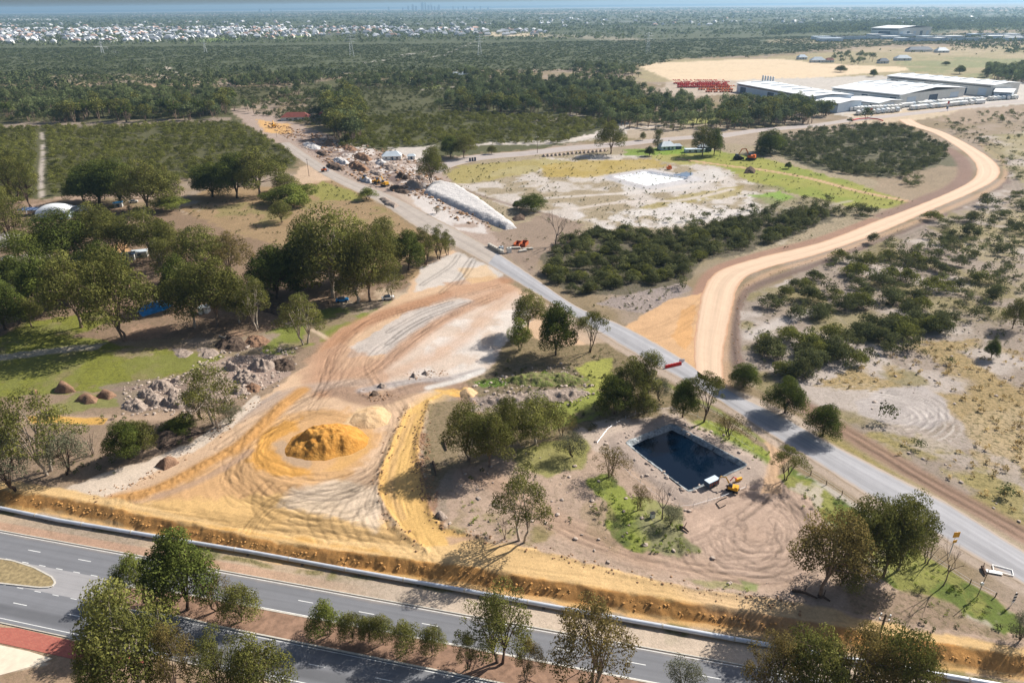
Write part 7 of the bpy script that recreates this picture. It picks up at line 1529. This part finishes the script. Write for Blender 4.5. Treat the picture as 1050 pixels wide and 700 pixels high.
def car(x, y, rz, col, label, group=None, van=False, s=1.0):
    b = MB(); b.box((0, 0, .75), (4.6, 1.8, .7), taper=.96); c = MB(); (c.box((-.2, 0, 1.35), (2.6, 1.6, .6), taper=.8) if not van else c.box((-.4, 0, 1.6), (3.8, 1.75, 1.1), taper=.93)); parts = [('body', b, M[col]), ('cabin', c, M['glass'] if not van else M[col])]
    for sx in (-1.4, 1.4):
        for sy in (-.85, .85): q = MB(); q.tube([(sx, sy - .12, .38), (sx, sy + .12, .38)], .37, 10); parts.append(('wheel', q, M['black']))
    return place('parked_car' if not van else 'parked_van', parts, x, y, 0.03, rz, label, 'car' if not van else 'van', group, s)
for a_, b_, rz, c, lb in [(137, 208, .4, 'white', 'white car parked behind the grove by the dirt track'), (8, 266, .8, 'white', 'white car on the left driveway above the dark gum'), (237, 309, .5, 'white', 'white car in the shade right of the white-trunked gum'), (398, 307, .3, 'white', 'small white car at the foot of the middle grove'), (351, 309, .2, 'blue', 'small blue car under the tallest gum of the middle grove')]:
    x, y = G(a_, b_); car(x, y, rz, c, lb)

# ------------------------------------------------------------------ warehouses
def shed_q(a, b, c, h, label, name='warehouse', pitch=.035, wallm='wall_pale', roofm='roof_white', doors=4, ribs=True, dark=None):
    A_, B_, C_ = quadpx(a, b, c); e1 = B_ - A_; e2 = C_ - B_; e2 = e2 - e1 * (e2 @ e1) / (e1 @ e1)       # square the plan
    L1 = np.linalg.norm(e1); L2 = np.linalg.norm(e2); ang = math.atan2(e1[1], e1[0]); r_ = empty(name, (A_[0], A_[1], 0), ang, label=label, cat='warehouse')
    sgn = 1.0 if (e1[0] * e2[1] - e1[1] * e2[0]) > 0 else -1.0; W = L2 * sgn
    w = MB(); w.box((L1 / 2, W / 2, h / 2), (L1, L2, h)); w.build('wall', M[wallm], r_)
    rf = MB(); t = L2 * pitch; o_ = 1.2; y0, y1, ym = -o_ * sgn, W + o_ * sgn, W / 2
    vs = [(-o_, y0, h + .05), (L1 + o_, y0, h + .05), (L1 + o_, ym, h + t), (-o_, ym, h + t), (L1 + o_, y1, h + .05), (-o_, y1, h + .05)]
    vs += [(x_, y_, z_ - .5) for x_, y_, z_ in vs]
    rf.add(vs, [(0, 1, 2, 3), (3, 2, 4, 5), (0, 6, 7, 1), (4, 10, 11, 5), (1, 7, 8, 2), (2, 8, 10, 4), (0, 3, 9, 6), (3, 5, 11, 9), (6, 9, 8, 7), (9, 11, 10, 8)]); ro = rf.build('roof', M[roofm], r_)
    if ribs:
        for i in range(int(L1 / 18)):
            q = MB(); x_ = (i + .5) * L1 / int(L1 / 18); q.box((x_, W * .5, h + t + .3), (1.6, L2 * .5, .5)); q.build('roof_vent', M['tin'], ro)
    for i in range(doors):
        x_ = (i + .5) * L1 / doors; q = MB(); q.box((x_, -.06 * sgn, h * .33), (L1 / doors * .42, .15, h * .62)); q.build('roller_door', M['wall_dark' if i % 2 == 0 else 'wall_blue'], r_)
    nd = max(1, int(L2 / 30))
    for i in range(nd):
        y_ = (i + .5) * W / nd
        q = MB(); q.box((L1 + .06, y_, h * .33), (.15, L2 / nd * .4, h * .6)); q.build('roller_door', M['wall_blue' if i % 2 == 0 else 'wall_dark'], r_)
    q = MB(); q.box((L1 / 2, -.05 * sgn, h * .82), (L1 * .96, .12, h * .12)); q.build('window', M['glass'], r_)
    return r_
shed_q((852, 99), (922, 107), (978, 98), 9.5, 'largest white-roofed warehouse in front of the pale field', doors=5)
shed_q((908, 88), (1016, 99), (1030, 95), 12, 'long white-roofed warehouse at the back right', doors=6)
shed_q((755, 94), (830, 109), (850, 103), 9.5, 'blue-grey walled warehouse behind the wood, leftmost of the large ones', wallm='wall_blue', doors=5)
shed_q((834, 113), (858, 116), (868, 111), 9, 'small square blue office in front of the warehouses', 'office_building', wallm='wall_blue', doors=2, ribs=False)
shed_q((864, 107), (900, 111), (918, 107), 5, 'low white canopy building between the office and the largest warehouse', 'canopy_building', doors=3, ribs=False)
shed_q((1018, 101), (1036, 102), (1038, 98), 7, 'small blue-white annex at the right end of the back warehouse', 'annex', wallm='wall_blue', doors=1, ribs=False)
shed_q((892, 37.5), (920, 38.5), (924, 36), 24, 'tall white and blue factory hall in the distance', 'factory_hall', doors=1, ribs=False)
for i in range(5):
    x, y = G(781 + i * 2.6, 89.5 + .4 * i); m1 = MB(); m1.tube([(0, 0, 0), (0, 0, 13)], 1.1, 10); m2 = MB(); m2.tube([(0, 0, 13), (0, 0, 14)], [1.3, .5], 10); place('silo', [('silo_tank', m1, M['tin']), ('cap', m2, M['steel'])], x, y, 0, 0, ['leftmost', 'second', 'middle', 'fourth', 'rightmost'][i] + ' slim grey silo behind the blue-grey walled warehouse', 'silo', 'slim silos behind the blue-grey warehouse')
# banners
for a_, t_, b_, lb in [(893, 111, 120, 'red, white and blue banner in front of the office, left one'), (971.5, 104, 114, 'red, white and blue banner by the road, right one')]:
    x, y = G(a_, b_); h_ = HT(a_, b_, t_); m1 = MB(); m1.tube([(0, 0, 0), (0, 0, h_)], .25, 6); q = [MB(), MB(), MB()]
    for i in range(3): q[i].box((-1.0 - .0, 0, h_ * (.88 - .27 * i)), (1.9, .12, h_ * .26))
    place('banner', [('post', m1, M['steel']), ('red_panel', q[0], M['red']), ('white_panel', q[1], M['white']), ('blue_panel', q[2], M['solar'])], x, y, 0, .1, lb, 'banner')
# red machines in the yard
def lift():
    b = MB(); b.box((0, 0, 1.2), (4.5, 2.2, 1.2)); bo = MB(); bo.tube([(-1.8, 0, 1.8), (2.6, 0, 5.2)], [.35, .25], 4); bo.box((2.9, 0, 5.0), (1.4, 1.6, 1.0)); w = MB()
    for sx in (-1.5, 1.5):
        for sy in (-1, 1): w.tube([(sx, sy - .2, .5), (sx, sy + .2, .5)], .55, 8)
    return b, bo, w
lb_, lbo, lw = lift(); mbod = lb_.mesh('body', M['red']); mbo = lbo.mesh('boom', M['red']); mw = lw.mesh('wheels', M['black'])
lb2 = lb_.mesh('body', M['orange']); lbo2 = lbo.mesh('boom', M['orange'])
rows = [(86.2 + r_ * 1.9, 692 + r_ * 2, 745 + r_ * 2, 24) for r_ in range(3)] + [(92.5, 718, 752, 13), (94.8, 722, 752, 10)]
for k, (yy, xa, xb, n_) in enumerate(rows):
    for i in range(n_):
        if rnd.random() < .12: continue
        x, y = G(xa + (xb - xa) * i / n_ + rnd.uniform(-.4, .4), yy); og = k > 2
        o = empty('lifting_machine', (x, y, 0), rnd.uniform(-.4, .4) + (0 if k % 2 else 3.14), label='orange lifting machine parked at the front of the machinery yard' if og else ('red lifting machine in the ' + ('back', 'middle', 'front')[k] + ' long row of the machinery yard'), cat='machine', group='orange lifting machines in the yard' if og else 'red lifting machines in the yard')
        for nm, me in (('body', lb2 if og else mbod), ('boom', lbo2 if og else mbo), ('wheels', mw)): c = bpy.data.objects.new(nm, me); COL.objects.link(c); c.parent = o
# trucks and containers in the warehouse yard
tb = MB(); tb.box((0, 0, 2.3), (9, 2.6, 2.9)); tb.box((5.6, 0, 1.7), (1.8, 2.4, 2.3), taper=.9)
tm = [tb.mesh('truck', M[c]) for c in ('white', 'white', 'tin', 'wall_pale')]; tw = MB()
for sx in (-3.5, -2.4, 5.3):
    for sy in (-1.1, 1.1): tw.tube([(sx, sy - .2, .5), (sx, sy + .2, .5)], .5, 8)
twm = tw.mesh('wheels', M['black'])
for k, (xa, ya, xb, yb, n_) in enumerate([(925, 110, 1000, 103.5, 26), (935, 112.5, 1010, 105.5, 26), (950, 107, 1045, 101, 22), (868, 114, 930, 111, 16), (880, 118, 925, 114, 9)]):
    for i in range(n_):
        if rnd.random() < .12: continue
        t = i / n_; x, y = G(xa + (xb - xa) * t, ya + (yb - ya) * t + rnd.uniform(-.2, .2)); o = empty('truck', (x, y, 0), rnd.choice((1.3, 1.35, 1.25)) + rnd.uniform(-.05, .05), label='white truck parked in the ' + ('front row below the largest warehouse', 'outermost row along the road bend', 'row by the back warehouse', 'row below the canopy building', 'row beside the blue office')[k], cat='truck', group='white trucks parked beside the warehouses')
        for nm, me in (('truck_body', rnd.choice(tm)), ('wheels', twm)): c = bpy.data.objects.new(nm, me); COL.objects.link(c); c.parent = o
m = MB(); pts = [(873, 124.5), (880, 123), (890, 122.4), (900, 123.4), (905, 125)]; 
for i, (a_, b_) in enumerate(pts[:-1]):
    p, q = G(a_, b_), G(*pts[i + 1]); m.tube([(p[0], p[1], 1.0), (q[0], q[1], 1.0)], .55, 6)
tag(m.build('red_barrier_line', M['red']), 'curved line of red and white road barriers at the far intersection', 'barrier')
# far industrial roofs on the right
shb = MB(); shb.box((0, 0, 4), (60, 34, 8)); shm = [shb.mesh('far_shed', M[c]) for c in ('wall_pale', 'wall_blue', 'roof_white', 'tin')]
for i in range(26):
    a_ = 842 + i * 8.6 + rnd.uniform(-2, 2); b_ = 38.5 + rnd.choice((0, 2.2, 4.2)) + (a_ - 840) * -.004; x, y = G(a_, b_)
    r_ = empty('industrial_shed', (x, y, 0), rnd.uniform(-.15, .15), label='pale industrial shed beyond the dry plain, ' + ('leftmost', 'second', 'third', 'fourth', 'fifth', 'sixth', 'seventh', 'eighth', 'ninth', 'tenth')[i // 3] + ' cluster from the left, ' + ('front', 'middle', 'rear')[i % 3], cat='shed', group='pale industrial sheds beyond the dry plain'); s_ = rnd.uniform(.7, 1.4)
    q = MB(); q.box((0, 0, 4), (60 * s_, 34, 8)); q.build('wall', M['wall_blue'], r_); q = MB(); q.box((0, 0, 8.3), (61 * s_, 35, .5)); q.build('roof', M[rnd.choice(('roof_white', 'tin', 'roof_white', 'wall_blue'))], r_)
# ------------------------------------------------------------------ suburb houses
def hs(l, w, h):
    m = MB(); m.box((0, 0, h / 2), (l, w, h)); X0, Y0 = l / 2 + .5, w / 2 + .5
    m.add([(-X0, -Y0, h), (X0, -Y0, h), (X0, Y0, h), (-X0, Y0, h), (-X0 * .5, 0, h + w * .28), (X0 * .5, 0, h + w * .28)], [(0, 1, 5, 4), (1, 2, 5), (2, 3, 4, 5), (3, 0, 4)], mi=1); return m
HV = [hs(22, 14, 3.4), hs(18, 13, 3.2), hs(26, 15, 3.6)]
M['roof_a'] = plain('roof_light', (206, 208, 212), .6, .05, .1, objvar=.15); M['roof_b'] = plain('roof_grey', (140, 144, 152), .6, .05, .1, objvar=.2); M['roof_c'] = plain('roof_terracotta', (190, 160, 146), .8, .05, .1, objvar=.2)
hm_ = [h_.mesh('suburban_house', [M['wall_pale'], M[r_]]) for h_ in HV for r_ in ('roof_a', 'roof_a', 'roof_a', 'roof_b', 'roof_b', 'roof_c')]
X, Y = scatter([(-60, 47), (0, 45), (130, 44), (240, 41), (330, 39.5), (470, 37.5), (560, 36), (560, 32), (470, 29), (330, 28), (130, 29), (-60, 31)], .00032, 700, (140, .42)); od = np.argsort(Y); cnt = 0; rx, ry = [], []
for i in od:
    if cnt < 300 and abs(X[i]) < .69 * Y[i] + 12:
        o = bpy.data.objects.new('suburban_house', rnd.choice(hm_)); COL.objects.link(o); o.location = (X[i], Y[i], 0); o.rotation_euler = (0, 0, rnd.choice((0, .2, 1.6, 1.8))); s_ = rnd.uniform(.7, 1.15); o.scale = (s_, s_, 1.5); cnt += 1
        hso = globals().setdefault('HSO', []); hso.append(o)
    else: rx.append(X[i]); ry.append(Y[i])
for o, w_ in zip(HSO, zone(HSO, lambda o: (o.location.x, o.location.y), '')): tag(o, 'pale-roofed house of the suburb beyond the dark bushland, ' + w_, 'house', 'houses of the suburb beyond the dark bushland')
X2, Y2 = scatter([(380, 27), (560, 28), (1150, 24), (1150, 17), (600, 18), (380, 21)], .000025, 701, (300, .5)); X3, Y3 = scatter([(-60, 30), (380, 27), (380, 21), (-60, 25)], .00002, 702, (300, .5))
def housemass(X, Y, seed, s0, s1):
    r = np.random.default_rng(seed); V0 = np.array(HV[0].v); F0 = [f for f in HV[0].f]; m = MB()
    for i in range(len(X)):
        a = r.uniform(0, 3.14); s_ = r.uniform(s0, s1); ca, sa = math.cos(a) * s_, math.sin(a) * s_; V = np.stack([V0[:, 0] * ca - V0[:, 1] * sa + X[i], V0[:, 0] * sa + V0[:, 1] * ca + Y[i], V0[:, 2] * 1.5], 1)
        k = int(r.choice((1, 1, 1, 2, 2, 3))); b = len(m.v); m.v.extend(map(tuple, V.tolist())); m.f.extend([tuple(b + j for j in f) for f in F0]); m.mi.extend([0 if q == 0 else k for q in HV[0].mi]); 
    return m
mm = housemass(rx + list(X2) + list(X3), ry + list(Y2) + list(Y3), 5, .8, 1.3); o = mm.build('distant_houses', [M['wall_pale'], M['roof_a'], M['roof_b'], M['roof_c']]); tag(o, 'countless pale houses of the distant suburbs behind the nearest row', 'houses', kind='stuff')
TOPH = []
# ------------------------------------------------------------------ the skyline and the pylons
M['tower'] = plain('tower_facade', (120, 136, 160), .5, .1, .02); M['tower_glass'] = plain('tower_glass', (92, 112, 142), .3, .1, .02)
Yc = 15500.0
for i, (cx, top, w_, lb) in enumerate([(398.5, 7.2, 2.0, 'low wide block at the left end of the skyline'), (412, 8.0, 1.4, 'short stub block left of the city centre'), (417, 6.2, 2.0, 'first slab tower left of the city centre'), (423, 4.8, 2.0, 'stepped tower left of the tallest'), (426, 6.3, 2.6, 'lower block against the stepped tower'), (431.3, 2.4, 2.4, 'tallest broad tower of the skyline'), (436, 2.5, 1.6, 'slim spired tower right of the tallest'), (438.5, 5.5, 1.8, 'mid-height tower behind the spired one'), (440.6, 3.6, .9, 'thin needle tower in the city centre'), (442.5, 6.0, 1.6, 'small tower beside the needle'), (445, 6.6, 1.8, 'low tower in the middle right of the skyline'), (447.5, 7.0, 1.6, 'lower tower right of centre'), (450.2, 5.0, 1.8, 'twin-edged tower right of centre'), (464, 6.8, 1.3, 'isolated tower right of the city centre'), (469, 7.6, 1.2, 'short block beside the isolated tower'), (475, 6.2, 1.2, 'thin tower farther right on the skyline'), (478, 7.0, 1.4, 'lower companion of the thin tower'), (486, 7.6, 1.6, 'low block near the right end of the skyline'), (492.5, 6.8, 1.2, 'last tower at the right end of the skyline'), (500, 7.8, 1.6, 'small block beyond the last tower'), (262.5, 9.5, 2.2, 'lone pair of apartment blocks on the left horizon, left one'), (277.5, 9.0, 2.0, 'lone pair of apartment blocks on the left horizon, right one')]):
    d = ray(cx, top); t = Yc / d[1]; h = H + d[2] * t; TOPH.append(h); x = d[0] * t; wm_ = w_ * t; r_ = empty('city_tower', (x, Yc + (i % 3) * 120, 0), .3 if i % 2 else 0, label=lb, cat='tower')
    m1 = MB(); m1.box((0, 0, h * .46), (wm_, wm_, h * .92)); m1.build('wall', M['tower'], r_); m2 = MB(); m2.box((0, 0, h * .96), (wm_ * .6, wm_ * .6, h * .08)); m2.build('crown', M['tower_glass'], r_)
def pylon(bx, by, top, label):
    x, y = G(bx, by); h = HT(bx, by, top); m = MB(); a = h * .11; q = .16
    for sx in (-1, 1):
        for sy in (-1, 1): m.tube([(sx * a, sy * a, 0), (sx * a * .35, sy * a * .35, h * .62), (sx * .5, sy * .5, h)], q, 4, caps=False)
    for k in range(6):
        f0 = 1 - k / 6 * .65; f1 = 1 - (k + 1) / 6 * .65; z0, z1 = h * .62 * k / 6, h * .62 * (k + 1) / 6
        for s in (-1, 1): m.tube([(-a * f0, s * a * f0, z0), (a * f1, s * a * f1, z1)], q * .7, 3, caps=False); m.tube([(s * a * f0, -a * f0, z0), (s * a * f1, a * f1, z1)], q * .7, 3, caps=False)
    r_ = empty('pylon', (x, y, 0), .3, label=label, cat='pylon', group='transmission pylons in the far bushland'); m.build('lattice_mast', M['steel'], r_)
    for k, (zz, l) in enumerate(((.68, .2), (.81, .26), (.93, .18))): q_ = MB(); q_.tube([(-l * h, 0, h * zz), (0, 0, h * (zz + .03)), (l * h, 0, h * zz)], .3, 4); q_.build('crossarm', M['steel'], r_)
for b in [(105.5, 55, 42.5, 'leftmost lattice pylon in the far bushland'), (211, 54, 41, 'second lattice pylon from the left'), (361, 58, 36, 'tall lattice pylon left of the skyline towers'), (492, 57, 36.5, 'lattice pylon below the right end of the skyline'), (664, 55, 33, 'lattice pylon above the tip of the pale field')]: pylon(*b)
# ------------------------------------------------------------------ haze
def haze():
    m = MB(); X0, X1, Y0, Y1, Z0, Z1 = -21000, 21000, -1500, 24500, -3.9, max(TOPH) + 6
    m.box(((X0 + X1) / 2, (Y0 + Y1) / 2, (Z0 + Z1) / 2), (X1 - X0, Y1 - Y0, Z1 - Z0))
    mt = bpy.data.materials.new('haze'); mt.use_nodes = True; n = mt.node_tree; n.nodes.clear()
    o_ = N(n, 'ShaderNodeOutputMaterial'); v = N(n, 'ShaderNodeVolumePrincipled'); v.inputs['Color'].default_value = (.45, .72, 1.0, 1); v.inputs['Density'].default_value = 6.5e-5; v.inputs['Anisotropy'].default_value = 0.3
    n.links.new(v.outputs[0], o_.inputs['Volume'])
    o = m.build('haze', mt); tag(o, 'pale blue haze lying over the far country', 'haze', kind='stuff')
haze()
